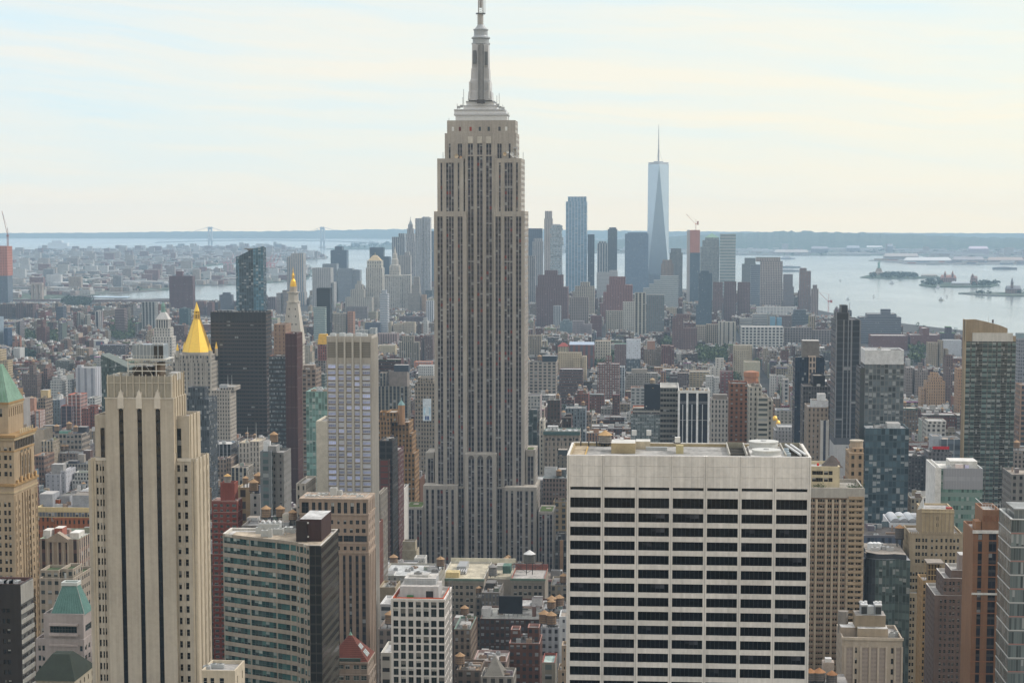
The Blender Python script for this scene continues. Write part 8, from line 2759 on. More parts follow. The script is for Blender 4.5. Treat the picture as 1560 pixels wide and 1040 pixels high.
 B('apartment_slab','dark brown apartment slab, right of three below the green-banded tower',A,4740,[(1123.5,1143,430)],PUN((.17,.105,.10),.4,.5,4),470)
 B('office_tower','stepped blue-green topped tower left of the pale grid tower',T,5500,[(1130,1152,402),(1134,1151,393,5)],RIB((.24,.25,.25),(.10,.12,.13)),430,cope=(.18,.26,.24))
 B('office_building','striped dark blue office block in front of the pale grid tower',T,5000,[(1143,1158,403)],RIB((.27,.30,.34),(.07,.09,.12),.55,5),462)
 B('office_tower','pale pinkish grid tower with a green roof line facing the harbour',T,5100,[(1158,1192.5,398),(1151,1189,392,5)],PUN((.38,.33,.31),.5,.5,4.5,4.6),463,dep=40,cope=(.25,.34,.31))
 B('apartment_tower','brown and glass apartment tower by the harbour, right of the pale grid tower',A,4900,[(1217.5,1235.5,413),(1218,1229,408.5,4)],ST((.22,.13,.11),(.16,.18,.19),.2,w=.6,h=.6,bay=4),470)
 B('apartment_tower','slim brown tower with pyramid hat by the harbour',A,4850,[(1235.5,1247,440),(1238,1245,434,3,12)],VER((.30,.24,.22),(.14,.11,.10),.5,4),474)
 B('office_building','brick and grey pair of lower blocks between pale grid tower and brown glass tower',BD,5000,[(1193,1209.5,437),(1193,1208,418,8)],RIB((.25,.2,.2),(.15,.17,.19)),470)
 B('telephone_building','huge brown brick ziggurat office block right of the skyscraper',T,4400,[(817,866.5,437),(819,859,419,6,34),(830,850,412,12,20)],VER((.155,.085,.08),(.09,.06,.06),.45,4,.6),495,dep=50)
 B('telephone_building','reddish stepped office block left of the white stepped glass building',T,4600,[(914,967,462),(919,964,445,5),(924,964,434,8),(928,953,421.5,12,22)],VER((.235,.105,.09),(.13,.065,.06),.45,4,.6),475,dep=50)
 B('apartment_building','beige stepped building between the two brick office blocks',A,4500,[(876,906,436),(884,899,430,6)],PUN((.38,.34,.29),.45,.5,5),457)
 B('office_block','grey-brown slab block below the beige stepped building',T,4100,[(868,897,453)],PUN((.25,.21,.19),.5,.5,4),475)
 B('white_building','low white striped building left of the reddish stepped block',BD,5000,[(909,941,415),(928,941,412,5)],RIB((.48,.48,.48),(.22,.23,.25)),450)
 B('stepped_glass_block','white striped building stepping down to the left below the tapering tower',T,4800,[(1006,1033.5,420.5),(996,1008,427,2),(989,998,433,4),(980,991,439,6)],RIB((.46,.48,.48),(.20,.24,.25),.5,5),460,dep=40)
 B('glass_tower','dark blue glass tower with a lit edge in front of the brown slabs',T,4100,[(1064,1085,416),(1067,1080,412.5,4,20),(1060,1083,465,-8,30)],GLA((.07,.10,.13),(.16,.19,.22),.25),498)
 B('apartment_building','glazed grid-fronted block with curved white roof corner, centre right',A,3900,[(985,1012,449)],ST((.20,.16,.15),(.11,.14,.15),.3,(.15,.15,.15),w=.8,h=.7,bay=4,fh=4.4),497,cope=(.45,.46,.45))
 B('apartment_building','beige gridded loft in front of the reddish stepped block',A,3600,[(923,962,473.5)],PUN((.38,.34,.28),.6,.5,4,4.4),500)
 B('brick_building','red brick apartment block with irregular stepped roof, centre right',A,3500,[(1024,1041,484),(1039,1062,500,-5,30),(1030,1050,479,6)],PUN((.19,.11,.10),.45,.5,3),522)
 B('loft_building','row of beige brick lofts right of the red irregular block',BD,3450,[(1060,1076,496),(1076,1095,494,5)],PUN((.36,.30,.23),.55,.5,4),516)
 B('white_building','pale beige block with teal roofs left of the glazed grid-fronted block',BD,4000,[(949,975,460),(970,979,470,-6)],PUN((.44,.42,.38),.4,.4,4),478)
 B('white_building','pale columned building below the reddish block',BD,3900,[(967,984,446)],VER((.42,.39,.33),bay=7),465)
 B('brick_building','dark maroon brick block below the grey-brown slab',BD,3500,[(900,917,481)],PUN((.17,.09,.09),.35),500)
 B('glass_building','low teal glass block with rounded roof below the brown ziggurat',BD,3500,[(853,872,490),(857,868,487,4)],GLA((.14,.18,.2)),505)
 B('apartment_tower','narrow white slab with brown right side below the brown ziggurat',A,3700,[(843,855,466)],VER((.33,.34,.36),w=.4,bay=4),492)
 B('stone_building','pale building with dark purple block right of the teal rounded roof',BD,3450,[(889,902,494),(872,890,489,8)],PUN((.24,.21,.22),.3),508)
gold_pyramid()
clock_tower()
lantern_tower()
slanted_glass()
table()
# ================================================================== harbour, bridges, ships
def harbour_bridge():
 Y = 16300.0
 cx = U(405,370,Y)[0]
 r = root('suspension_bridge','long pale suspension bridge with two tall towers on the hazy horizon','bridge',(cx,Y,0))
 X = lambda px:U(px,370,Y)[0]-cx
 Z = lambda py:U(405,py,Y)[1]
 st = P(.34,.39,.43)
 tz = Z(345.5)
 for px in(320.3,491.3):
  mb = MB()
  x = X(px)
  for s in(-1,1):
   mb.box(x+s*13-6,x+s*13+6,-9,9,.5,tz,st,MT)
  mb.box(x-10,x+10,-8,8,tz-26,tz-1,st,MT,bottom=True)
  mb.box(x-7,x+7,-8,8,62,84,st,MT,bottom=True)
  mb.box(x-30,x+30,-16,16,.5,9,P(.3,.3,.3),PL)
  mb.build('tower',r)
 dk = MB()
 N = 60
 for i in range(N):
  p0,p1 = 236+(576-236)*i/N,236+(576-236)*(i+1)/N
  f = lambda p:68-14*((p-405)/90)**2*.45
  a,b = (X(p0),0,f(p0)),(X(p1),0,f(p1))
  dk.poly([(a[0],-15,a[2]),(b[0],-15,b[2]),(b[0],15,b[2]),(a[0],15,a[2])],st,MT)
  dk.poly([(a[0],-15,a[2]-8),(b[0],-15,b[2]-8),(b[0],-15,b[2]),(a[0],-15,a[2])],st,MT)
  dk.poly([(b[0],15,b[2]-8),(a[0],15,a[2]-8),(a[0],15,a[2]),(b[0],15,b[2])],st,MT)
  dk.poly([(b[0],-15,b[2]-8),(a[0],-15,a[2]-8),(a[0],15,a[2]-8),(b[0],15,b[2]-8)],st,MT)
 dk.build('deck',r)
 for y in(-13,13):
  cb = MB()
  prev = None
  for i in range(61):
   p = 240+(572-240)*i/60
   if 320.3<=p<=491.3:
    t = (p-405.8)/85.5
    z = 84+(tz-84)*t*t
   elif p<320.3:
    z = tz+(48-tz)*((320.3-p)/80)
   else:
    z = tz+(48-tz)*((p-491.3)/80)
   q = (X(p),y,z)
   if prev:cb.beam(prev,q,1.3,st,MT)
   prev = q
  cb.build('cable',r)
harbour_bridge()
def river_bridge():
 Y = 5650.0
 cx = U(140,458,Y)[0]
 r = root('suspension_bridge','brown riverside suspension bridge with a stone tower crossing low at the far left','bridge',(cx,Y,0))
 X = lambda px,dy = 0:U(px,455,Y+dy)[0]-cx
 st = P(.15,.10,.09)
 stone = P(.33,.27,.23)
 z = U(140,456,Y)[1]
 mb = MB()
 xa,xb = X(18),X(262)
 mb.box(xa,xb,-8,8,z-8,z,st,MT,bottom=True)
 for k in range(60):
  x = xa+(xb-xa)*k/60
  mb.beam((x,-8.2,z-7.5),(x+(xb-xa)/120,-8.2,z-.5),.5,P(.2,.14,.12),MT)
 mb.build('deck',r)
 tw = MB()
 zt = U(57,431,Y)[1]
 for p0,p1 in((48.5,51.5),(55,59),(62,65.5)):
  tw.box(X(p0),X(p1),-7,7,2.5,zt-4,ST((.34,.275,.235),w=0),FAC)
 tw.box(X(48),X(66),-8,8,zt-6,zt,ST((.36,.29,.25),w=0),FAC,bottom=True)
 tw.build('tower',r)
 for y in(-7,7):
  cb = MB()
  pr = None
  for k in range(25):
   p = 57+205*k/24
   t = min(1,k/14)
   zz = z+3+(zt-z-4)*(1-t)**2
   q = (X(p),y,zz)
   if pr:cb.beam(pr,q,.7,P(.25,.2,.18),MT)
   pr = q
  cb.build('cable',r)
 Y2 = 5900.0
 c2 = U(166,457,Y2)[0]
 r2 = root('pier_shed','long low pier shed with pale blue-white roof beyond the brown river bridge','shed',(c2,Y2,0))
 hw = (U(194,457,Y2)[0]-U(138,457,Y2)[0])/2
 mb = MB()
 mb.box(-hw,hw,0,30,2.5,6,P(.25,.27,.3),top=False)
 mb.build('wall',r2)
 mb = MB()
 mb.pyr(-hw-1,hw+1,-1,31,6,9.5,P(.36,.45,.52),PL,.99,.1)
 mb.build('roof',r2)
river_bridge()
def statue():
 gx,gy = G(1338.7,417.8,3)
 r = root('statue','tall green robed statue with raised torch on a stone pedestal, on the island','statue',(gx,gy,3))
 pz = U(1338.7,409,gy)[1]-3
 ht = U(1338.7,394.2,gy)[1]-3
 mb = MB()
 st = ST((.33,.27,.22),w=0)
 star = []
 for k in range(22):
  rr = 42 if k%2 else 29
  star.append((rr*math.cos(k*math.pi/11),rr*math.sin(k*math.pi/11)))
 mb.prism(star,-1,9,st,FAC)
 mb.pyr(-17,17,-17,17,9,pz*.55,st,FAC,.78,.78)
 mb.box(-14,14,-14,14,pz*.55,pz*.62,st,FAC)
 mb.pyr(-12,12,-12,12,pz*.62,pz,st,FAC,.82,.82)
 mb.box(-11,11,-11,11,pz,pz+1.5,st,FAC)
 mb.build('pedestal',r)
 h = ht-pz
 s = h/46
 g = P(.16,.27,.22)
 f = MB()
 f.lathe(0,0,[(7.0*s,pz),(6.6*s,pz+6*s),(5.6*s,pz+16*s),(5.0*s,pz+22*s),(5.2*s,pz+27*s),(3.8*s,pz+30*s),(1.7*s,pz+31*s),(2.1*s,pz+33*s),(1.9*s,pz+35*s),(.2,pz+36*s)],12,g,PL)
 f.beam((4*s,0,pz+28*s),(6.2*s,0,pz+43*s),1.3*s,g,PL,6)
 f.beam((-4*s,-1,pz+27*s),(-5.6*s,-3,pz+21*s),1.5*s,g,PL,6)
 f.box(-7*s,-4.4*s,-4.5*s,-3*s,pz+18*s,pz+24*s,g,PL,bottom=True)
 for k in range(7):
  t = math.pi*(.1+.8*k/6)
  f.beam((1.6*s*math.cos(t),0,pz+35*s+s*math.sin(t)),(4.2*s*math.cos(t),0,pz+35*s+3.4*s*math.sin(t)),.2*s,g,PL)
 f.build('figure',r)
 t = MB()
 t.frus(6.3*s,0,.7*s,1.5*s,pz+42.5*s,pz+44.2*s,8,g,PL)
 t.frus(6.3*s,0,1.2*s,.1,pz+44.2*s,pz+47*s,8,P(.6,.42,.12),GOLD)
 t.build('torch',r)
statue()
def island_houses():
 def hall(kind,label,px0,px1,pyb,h,st,roof,d=26,cat='building',towers=()):
  x0,y0 = G(px0,pyb,3)
  x1 = U(px1,pyb,y0)[0]
  cx = (x0+x1)/2
  hw = (x1-x0)/2
  r = root(kind,label,cat,(cx,y0,2.4))
  mb = MB()
  mb.box(-hw,hw,0,d,0,h,st)
  mb.build('wall',r)
  mb = MB()
  mb.pyr(-hw-.5,hw+.5,-.5,d+.5,h,h+d*.28,roof,PL,.9,.1)
  mb.build('roof',r)
  for t,hh in towers:
   mb = MB()
   x = -hw+2*hw*t
   mb.box(x-4,x+4,2,10,0,h+hh,st)
   mb.frus(x,6,5,.2,h+hh,h+hh+hh*.8,8,roof,PL)
   mb.build('corner_tower',r)
  return r
 br = PUN((.27,.15,.12),.4,.6,8,7)
 hall('immigration_hall','brick island hall with four corner turrets, right of the statue island',1434,1457,429.5,17,br,P(.3,.16,.13),40,'hall',((.25,16),(.75,16)))
 hall('long_shed','pale long low building at the front of the brick hall island',1450,1478,434.5,9,PUN((.45,.44,.42),.5,.5,8,5),P(.42,.45,.47),24)
 hall('brick_hall','dark red hall at the right end of the brick hall island',1480,1489,433.5,26,br,P(.22,.15,.14),26,towers=((.2,10),))
 hall('rail_terminal','dark riverside terminal with a pointed clock turret at the far right shore',1534,1556,446.5,15,PUN((.22,.14,.12),.4,.6,8,7),P(.2,.2,.22),36,'terminal',((.36,22),))
 hall('visitor_building','small pale buildings at the right tip of the statue island',1404,1428,421.6,7,PUN((.4,.38,.35),.5,.5,8,5),P(.35,.33,.3),18)
 k = 0
 R_ = random.Random(8)
 for px0,px1,pyb,h,c in((1347,1400,395.6,22,(.36,.33,.31)),(1378,1450,399.5,12,(.55,.55,.56)),(1452,1500,399.8,16,(.30,.28,.29)),(1505,1560,399.2,12,(.36,.30,.27)),(1476,1506,387.5,40,(.5,.44,.5)),(1320,1345,380,14,(.58,.58,.58)),(1180,1232,387,14,(.40,.37,.35)),(1236,1262,385,30,(.27,.27,.30)),(1290,1310,384.5,34,(.31,.33,.37)),(1352,1360,385,50,(.33,.34,.37))):
  nm = ['low warehouse','white warehouse','grey warehouse','brown warehouse','lilac-roofed shed','white shed','pale quay shed','dark quay block','blue-grey quay block','slim quay tower'][k]
  pl = ['on the far pier behind the statue','in front on the container pier','midway along the container pier','at the right end of the container pier','beyond the container pier','on the hazy slope above the statue','at the left of the hazy far shore','on the left far shore','on the far shore left of the statue','on the far shore right of the statue'][k]
  hall('warehouse',nm+' '+pl,px0,px1,pyb,h,RIB(c,tuple(q*.5 for q in c)),P(*[min(.6,q*1.1) for q in c]),60,'warehouse')
  k += 1
 def boat(kind,label,px,py,L,st,cabin,sail=False,rz=0.0,wake=0):
  x,y = G(px,py,0)
  r = root(kind,label,'boat',(x,y,0),rz)
  mb = MB()
  hwid = L*.13
  pts = [(-L/2,-hwid),(L*.3,-hwid),(L/2,0),(L*.3,hwid),(-L/2,hwid)]
  mb.prism(pts,-.4,L*.07+.6,st,MT)
  mb.build('hull',r)
  if sail:
   mb = MB()
   mb.beam((0,0,1),(0,0,L*1.2),.25,P(.5,.5,.5),MT)
   mb.build('mast',r)
   mb = MB()
   a = [(-.3,.3,2.2),(-L*.46,.9,2.4),(-.2,.2,L*1.15)]
   mb.poly(a,P(.72,.72,.7),PL)
   mb.poly([(.2,.1,L*1.1),(L*.42,.6,1.8),(.3,.3,2)],P(.7,.7,.68),PL)
   mb.build('sail',r)
  else:
   mb = MB()
   mb.box(-L*.36,L*.2,-hwid*.8,hwid*.8,L*.07+.6,L*.07+cabin*.6,P(.55,.56,.57),MT)
   mb.box(-L*.2,L*.08,-hwid*.6,hwid*.6,L*.07+cabin*.6,L*.07+cabin,P(.5,.5,.52),MT)
   mb.build('cabin',r)
  if wake:
   mb = MB()
   mb.poly([(-L/2,-.8,.12),(-L/2,.8,.12),(-L/2-wake,7,.12),(-L/2-wake,-7,.12)],P(.55,.57,.58),PL)
   mb.build('wake',r)
 R90 = math.pi
 boat('ferry','small dark ferry with long wake crossing the middle of the harbour',1434,457.5,17.0,P(.20,.17,.10),9,False,0,260)
 boat('ferry','white ferry near the brick hall island',1429.5,438.5,20.0,P(.55,.56,.58),10,False,0,120)
 boat('ferry','white ferry below the statue island',1358,432,22.0,P(.5,.5,.5),10,False,R90,150)
 boat('barge','flat dark barge in the upper right harbour',1531,410,120,P(.13,.14,.16),7,False,0,0)
 boat('barge','long dark barge beyond the pale grid tower',1203,408,110,P(.16,.18,.2),6,False,0,0)
 boat('barge','second dark barge nearer the pale grid tower',1202,413.5,100,P(.17,.18,.2),6,False,0,0)
 boat('motor_boat','small white motor boat with wake in the near harbour',1292,456.5,13.0,P(.6,.6,.6),6,False,0,300)
 boat('freighter','small freighter at anchor under the hazy hills',1200,394.5,90,P(.2,.2,.24),16,False,0,0)
 boat('sailing_boat','white sailing boat near the left of the harbour',1280,428,8.5,P(.6,.6,.6),0,True)
 boat('sailing_boat','white sailing boat nearest the city in the harbour',1331,453,8.5,P(.6,.6,.6),0,True)
 boat('sailing_boat','white sailing boat in front of the far right terminal',1442.5,452.5,8.0,P(.6,.6,.6),0,True)
 boat('sailing_boat','white sailing boat below the brick hall island',1425,444,7.5,P(.6,.6,.6),0,True)
 boat('sailing_boat','white sailing boat on the river left of the gold-topped clock tower',411.5,441,8.5,P(.6,.6,.6),0,True)
 boat('cruise_ship','white cruise ship far out on the pale water at upper left',85,378.5,300,P(.62,.63,.65),46,False,R90,0)
 boat('freighter','freighter with grey superstructure on the river beyond the port cranes',428,409,150,P(.24,.2,.2),28,False,0,0)
island_houses()
def port_cranes():
 for k,(px,py,lab) in enumerate(((344,415,'leftmost pale pink port crane beside the slanted glass tower'),(350,416,'second pale pink port crane beside the slanted glass tower'),(403.5,416,'red port crane just right of the slanted glass tower'),(409.5,415,'middle red port crane right of the slanted glass tower'),(415.5,417,'rightmost red port crane by the river water'))):
  x,y = G(px,py,3)
  r = root('port_crane',lab,'crane',(x,y,2.4),0,'gantry cranes of the container port')
  st = P(.42,.12,.12) if k>1 else P(.42,.2,.22)
  mb = MB()
  for dx in(-9,9):
   for dy in(-9,9):
    mb.beam((dx,dy,0),(dx*.9,dy,48),1.2,st,MT)
   mb.beam((dx,-9,30),(dx,9,30),1.1,st,MT)
  mb.beam((-9,-9,22),(9,-9,40),.9,st,MT)
  mb.beam((-9,0,48),(9,0,48),1.4,st,MT)
  mb.build('gantry',r)
  mb = MB()
  mb.beam((-26,0,47),(18,0,47),1.6,st,MT)
  mb.beam((18,0,47),(38,0,86),1.4,st,MT)
  mb.beam((4,0,47),(10,0,72),1.1,st,MT)
  mb.beam((10,0,72),(36,0,82),.6,st,MT)
  mb.beam((10,0,72),(-24,0,48),.6,st,MT)
  mb.build('boom',r)
 x,y = G(1262,474,3)
 r = root('tower_crane','red luffing crane near the waterfront right of the downtown towers','crane',(x,y,2.4))
 crane(r,(0,0,0),60,(-26,0,52),P(.48,.12,.12),'crane_frame',1.3)
 o = MB()
 o.box(4,10,-2,2,24,31,P(.45,.13,.13),MT)
 o.build('counterweight',r)
port_cranes()
# ================================================================== the low city between the measured buildings
CR = random.Random(77)
PAL = [((.20,.085,.062),'red brick',8),((.15,.072,.056),'dark red brick',7),((.10,.068,.056),'dark brown brick',6),((.23,.175,.135),'brown stone',5),((.33,.265,.19),'tan',5),((.40,.345,.26),'beige',5),((.43,.415,.385),'white',2),((.30,.29,.28),'grey',3),((.145,.145,.15),'dark grey',2),((.35,.20,.12),'orange brick',1.5),((.42,.40,.37),'pale stone',3),((.17,.20,.22),'blue-grey',1)]
RPAL = [(.24,.235,.23),(.31,.305,.30),(.14,.138,.135),(.38,.375,.37),(.10,.10,.10),(.21,.175,.15),(.17,.175,.18),(.33,.315,.28),(.48,.475,.465),(.11,.10,.10),(.15,.13,.12)]
def inpoly(x,y,poly):
 c = False
 j = len(poly)-1
 for i in range(len(poly)):
  if(poly[i][1]>y)!=(poly[j][1]>y) and x<(poly[j][0]-poly[i][0])*(y-poly[i][1])/(poly[j][1]-poly[i][1])+poly[i][0]:
   c = not c
  j = i
 return c
OPEN = [(7000,0,300,380,462),(7000,296,360,430,458),(7000,398,470,396,452),(7000,466,520,385,440),(7000,1246,1266,380,478),(7000,1300,1380,380,492),(7000,1380,1470,380,503),(7000,1470,1600,380,508),(7000,860,1130,340,440),(9000,820,862,300,440),(2100,636,648,640,725)]
PARKS = [((165,520),(206,520),(206,494),(172,494)),((95,468),(140,468),(140,458),(95,458)),((892,560),(956,560),(956,546),(892,546)),((1006,531),(1058,531),(1058,522),(1006,522)),((1060,552),(1112,552),(1108,536),(1064,536)),((33,520),(52,520),(52,512),(33,512)),((74,524),(86,524),(86,512),(74,512)),((20,550),(53,550),(53,542),(20,542)),((1386,555),(1405,555),(1405,548),(1386,548)),((1388,541),(1412,541),(1412,534),(1388,534)),((1120,583),(1130,583),(1130,576),(1120,576))]
PARKP = [[G(a,b,3) for a,b in p] for p in PARKS]
for p in PARKS:
 xs,ys = [q[0] for q in p],[q[1] for q in p]
 yy = G(xs[0],max(ys),3)[1]
 OPEN.append((yy,min(xs),max(xs),min(ys)-3,max(ys)-1))
vis = np.array(VIS+[(a,b,c,d,e) for a,b,c,d,e in OPEN],dtype=float)
foot = np.array(FOOT,dtype=float)
AVES = [-2400,-2150,-1900,-1680,-1470,-1280,-1090,-880,-680,-540,-400,-262,-120,160,440,715,990,1265,1500]
lots = []
Yb = 640.0
while Yb<6900:
 blockd = 62
 for ax0,ax1 in zip(AVES,AVES[1:]):
  xl,xr = ax0+13,ax1-13
  for row in(0,1):
   x = xl
   while x<xr-6:
    far = Yb>2400
    w_ = CR.choice([7,8,9,12,15,18,22,26]) if far else CR.choice([9,12,16,20,25,30,38])
    if CR.random()<.06:w_*=1.8
    w_ = min(w_,xr-x)
    d_ = CR.uniform(.72,1.0)*blockd/2
    y0 = Yb+row*blockd/2+(0 if row==0 else blockd/2-d_)
    y1 = y0+d_-.4
    if Yb<1500:h = CR.lognormvariate(3.75,.45)
    elif Yb<2300:h = CR.lognormvariate(3.28,.42)
    elif Yb<4600:h = CR.lognormvariate(2.88,.42)
    else:h = CR.lognormvariate(3.15,.5)
    if CR.random()<.03:h*=1.7
    h = min(max(h,9),95 if Yb<2300 else 60)
    lots.append((x+.15,x+w_-.15,y0,y1,h+2.5))
    x += w_
 Yb += blockd+18
keep = []
for(x0,x1,y0,y1,h) in lots:
 xm,ym = (x0+x1)/2,(y0+y1)/2
 pxa,pya = proj(x0,y0,h)
 pxb,_ = proj(x1,y0,h)
 if pxb<-160 or pxa>1720:continue
 if not inpoly(xm,y0-12,MANH) or not inpoly(xm,y1+12,MANH) or not inpoly(x0-10,ym,MANH) or not inpoly(x1+10,ym,MANH):continue
 if((foot[:,0]<x1)&(foot[:,1]>x0)&(foot[:,2]<y1)&(foot[:,3]>y0)).any():continue
 if any(inpoly(xm,ym,p) or inpoly(xm,y0,p) or inpoly(xm,y1,p) for p in PARKP):continue
 _,pyb = proj(x0,y0,2.5)
 sel = (vis[:,0]>y0+1)&(vis[:,1]<pxb+.5)&(vis[:,2]>pxa-.5)
 if sel.any():
  lim = vis[sel,4].max()
  z = U(780,lim+1.0,y0)[1]-2.0
  if z<h:
   h = z-CR.uniform(0,5)
 if h<8:continue
 keep.append((x0,x1,y0,y1,h))
SW,SH = 780,520
buf = -np.ones((SH,SW),dtype=np.int32)
ents = [(y0,'c',i) for i,(x0,x1,y0,y1,h) in enumerate(keep)]+[(v[0],'v',i) for i,v in enumerate(VIS)]
ents.sort(key=lambda e:-e[0])
for Y,t,i in ents:
 if t=='v':
  _,a,b,c,d = VIS[i]
  a,b,c,d = a/2,b/2,c/2,(PY0-0+600)/2
  k = -2
 else:
  x0,x1,y0,y1,h = keep[i]
  a,c0 = proj(x0,y0,h)
  b,_ = proj(x1,y0,h)
  _,c1 = proj(x0,y1,h)
  _,d = proj(x0,y0,2)
  a,b,c,d,k = a/2,b/2,min(c0,c1)/2,d/2,i
 a,b,c,d = int(max(0,a)),int(min(SW,math.ceil(b))),int(max(0,c)),int(min(SH,math.ceil(d)))
 if a<b and c<d:buf[c:d,a:b] = k
cnt = np.bincount(buf[buf>=0].ravel(),minlength=len(keep))
order = np.argsort(-cnt)
NIND = 360
HIDDEN = {5,61,79,84,89,112,127,147,160,165,172,218,230,232,258,263,270,316,322,339,344,345,366,367,372,373,403,427,439,445,539,551,571,573,684,689,706,710,711,719,723,725,727,790,791,796,818,895,915,935,940,1032,1130,1164,1193,1197,1309,1449,1554,1715,1724,1728,1784,2008,2177,2283,2360,2567,2683,2773,2999,3002,3011,3014,3269,3327,3853,3948,4143,4205,4489,4567,4690,4691,4692,5120,5735,5741,7580,7885}
indiv = [int(i) for i in order[:NIND] if cnt[i]>=5 and int(i) not in HIDDEN]
iset = set(indiv)
def win_style(col,h):
 g = CR.choice([(.04,.042,.045),(.06,.065,.07),(.08,.09,.095),(.03,.03,.032)])
 q = CR.random()
 if q<.12:return ST((col[0]*.9,col[1]*.9,col[2]*.9),g,.2,w=1,h=.45,bay=8,fh=3.8,mul=5)
 if q<.25:return ST(col,g,.2,tuple(c*.55 for c in col),w=.5,h=.6,bay=CR.uniform(2.4,3.6),fh=3.6)
 if q<.36:return ST(col,g,.1,w=.22,h=.3,bay=5,fh=4)
 return ST(col,g,.22,w=CR.uniform(.36,.6),h=CR.uniform(.4,.58),bay=CR.uniform(2.3,3.8),fh=CR.uniform(3.2,4.2))
def roof_bits(mb,x0,x1,y0,y1,h,n,small=False):
 for _ in range(n):
  w_,d_ = CR.uniform(2,min(7,(x1-x0)*.5)),CR.uniform(2,min(7,(y1-y0)*.4))
  x,y = CR.uniform(x0+.5,max(x0+.6,x1-w_-.5)),CR.uniform(y0+.5,max(y0+.6,y1-d_-.5))
  c = CR.choice([(.30,.29,.28),(.42,.41,.40),(.16,.12,.10),(.55,.54,.53),(.12,.12,.12),(.30,.16,.11),(.35,.28,.2),(.2,.24,.25)])
  mb.box(x,x+w_,y,y+d_,h-.02,h+CR.uniform(1.4,4.6),P(*c),PL)
mass = MB()
info = []
for i,(x0,x1,y0,y1,h) in enumerate(keep):
 col,cname,_ = CR.choices(PAL,[p[2] for p in PAL])[0]
 col = (lambda k:tuple(c*k for c in col))(CR.uniform(.62,.98))
 st = win_style(col,h)
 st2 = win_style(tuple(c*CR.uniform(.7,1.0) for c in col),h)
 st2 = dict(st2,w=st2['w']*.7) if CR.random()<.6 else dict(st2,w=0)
 rf = P(*CR.choice(RPAL))
 if i in iset:
  info.append((i,col,cname,st,st2,rf))
  continue
 if x1-x0<5 or y1-y0<5:continue
 mass.wallq((x0,y0),(x1,y0),2.5,h,st)
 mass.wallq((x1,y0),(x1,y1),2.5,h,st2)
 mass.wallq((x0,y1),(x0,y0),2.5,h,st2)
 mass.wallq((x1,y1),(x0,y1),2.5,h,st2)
 mass.poly([(x0,y0,h),(x1,y0,h),(x1,y1,h),(x0,y1,h)],rf,RM)
 if CR.random()<.5:
  cc = P(*[min(.6,c*1.15) for c in col])
  mass.box(x0-.25,x1+.25,y0-.3,y0+.5,h-.5,h+.9,cc,PL)
  mass.box(x0,x0+.4,y0+.5,y1,h-.1,h+.8,cc,PL)
  mass.box(x1-.4,x1,y0+.5,y1,h-.1,h+.8,cc,PL)
 if y0<5200:roof_bits(mass,x0,x1,y0,y1,h,CR.choice([2,3,3,4,6]))
 if y0<3000 and CR.random()<.3:
  x,y = CR.uniform(x0+2,x1-2),CR.uniform(y0+3,y1-2)
  mass.frus(x,y,1.9,1.8,h+2,h+5.2,8,WOOD_T if CR.random()<.6 else GALV,PL,False)
  mass.frus(x,y,2.1,.1,h+5.2,h+6.8,8,CONE_T if CR.random()<.6 else P(.3,.3,.3),PL)
  mass.box(x-1.3,x+1.3,y-1.3,y+1.3,h,h+2,DARK,PL)
o = mass.build('distant_city_buildings')
tag(o,'mass of small low buildings filling the city between the larger ones','city',kind='stuff')
LMARK = [(732,640,'the stepped skyscraper',145,30),(295,560,'the gold pyramid roof',30,60),(445,560,'the gold-topped clock tower',15,80),(367,580,'the wide dark brown slab',46,60),(965,555,'the white-topped glass hotel',12,40),(1057,640,'the black and white striped tower',25,40),(858,680,'the copper-roofed hotel',27,30),(927,575,'the balconied red brick house',17,25),(1145,590,'the orange round-topped tower',12,30),(1125,640,'the plain brown brick tower',15,50),(1234,610,'the dark blue glass tower',22,60),(1290,570,'the pale-lined dark tower',20,80),(1348,600,'the white-crowned glass tower',30,60),(1505,620,'the tan sloped tower',40,100),(1160,512,'the long white grid-windowed building',33,14),(840,465,'the brown brick ziggurat',25,30),(940,455,'the reddish stepped block',25,25),(998,475,'the glazed grid-fronted block',14,20),(1075,460,'the lit-edged blue glass tower',10,40),(247,510,'the white lantern tower',14,30),(150,525,'the white block with a sign panel',13,8),(65,510,'the brown block with a lit flank',10,13),(28,537,'the white tapering block',9,8),(134,590,'the lilac-grey slab',20,20),(530,620,'the lavender-windowed tower',32,100),(575,430,'the gold-pyramid courthouse',12,40),(585,465,'the white banded tower',7,20),(1430,535,'the sunlit beige stepped house',17,15),(1424,595,'the orange-beige stepped house',18,20),(1340,505,'the dark slab by the river',33,20),(494,480,'the black glass tower',12,40),(277,445,'the maroon slab',20,25),(1462,770,'the green-ribboned office',35,50),(1184,640,'the gilded domes',8,8),(1050,740,'the white office slab',185,50),(219,620,'the black-striped tower',80,50),(100,675,'the arched loft',36,14),(343,780,'the bright red brick tower',22,50),(414,730,'the slate apartment tower',18,50),(508,780,'the brown stone tower',53,50),(600,690,'the golden-brown stepped tower',28,60),(600,610,'the dark-bayed stone building',25,30),(1182,480,'the bright blue glass building',5,10),(1226,440,'the brown harbour tower',10,30)]
used = {}
pending = []
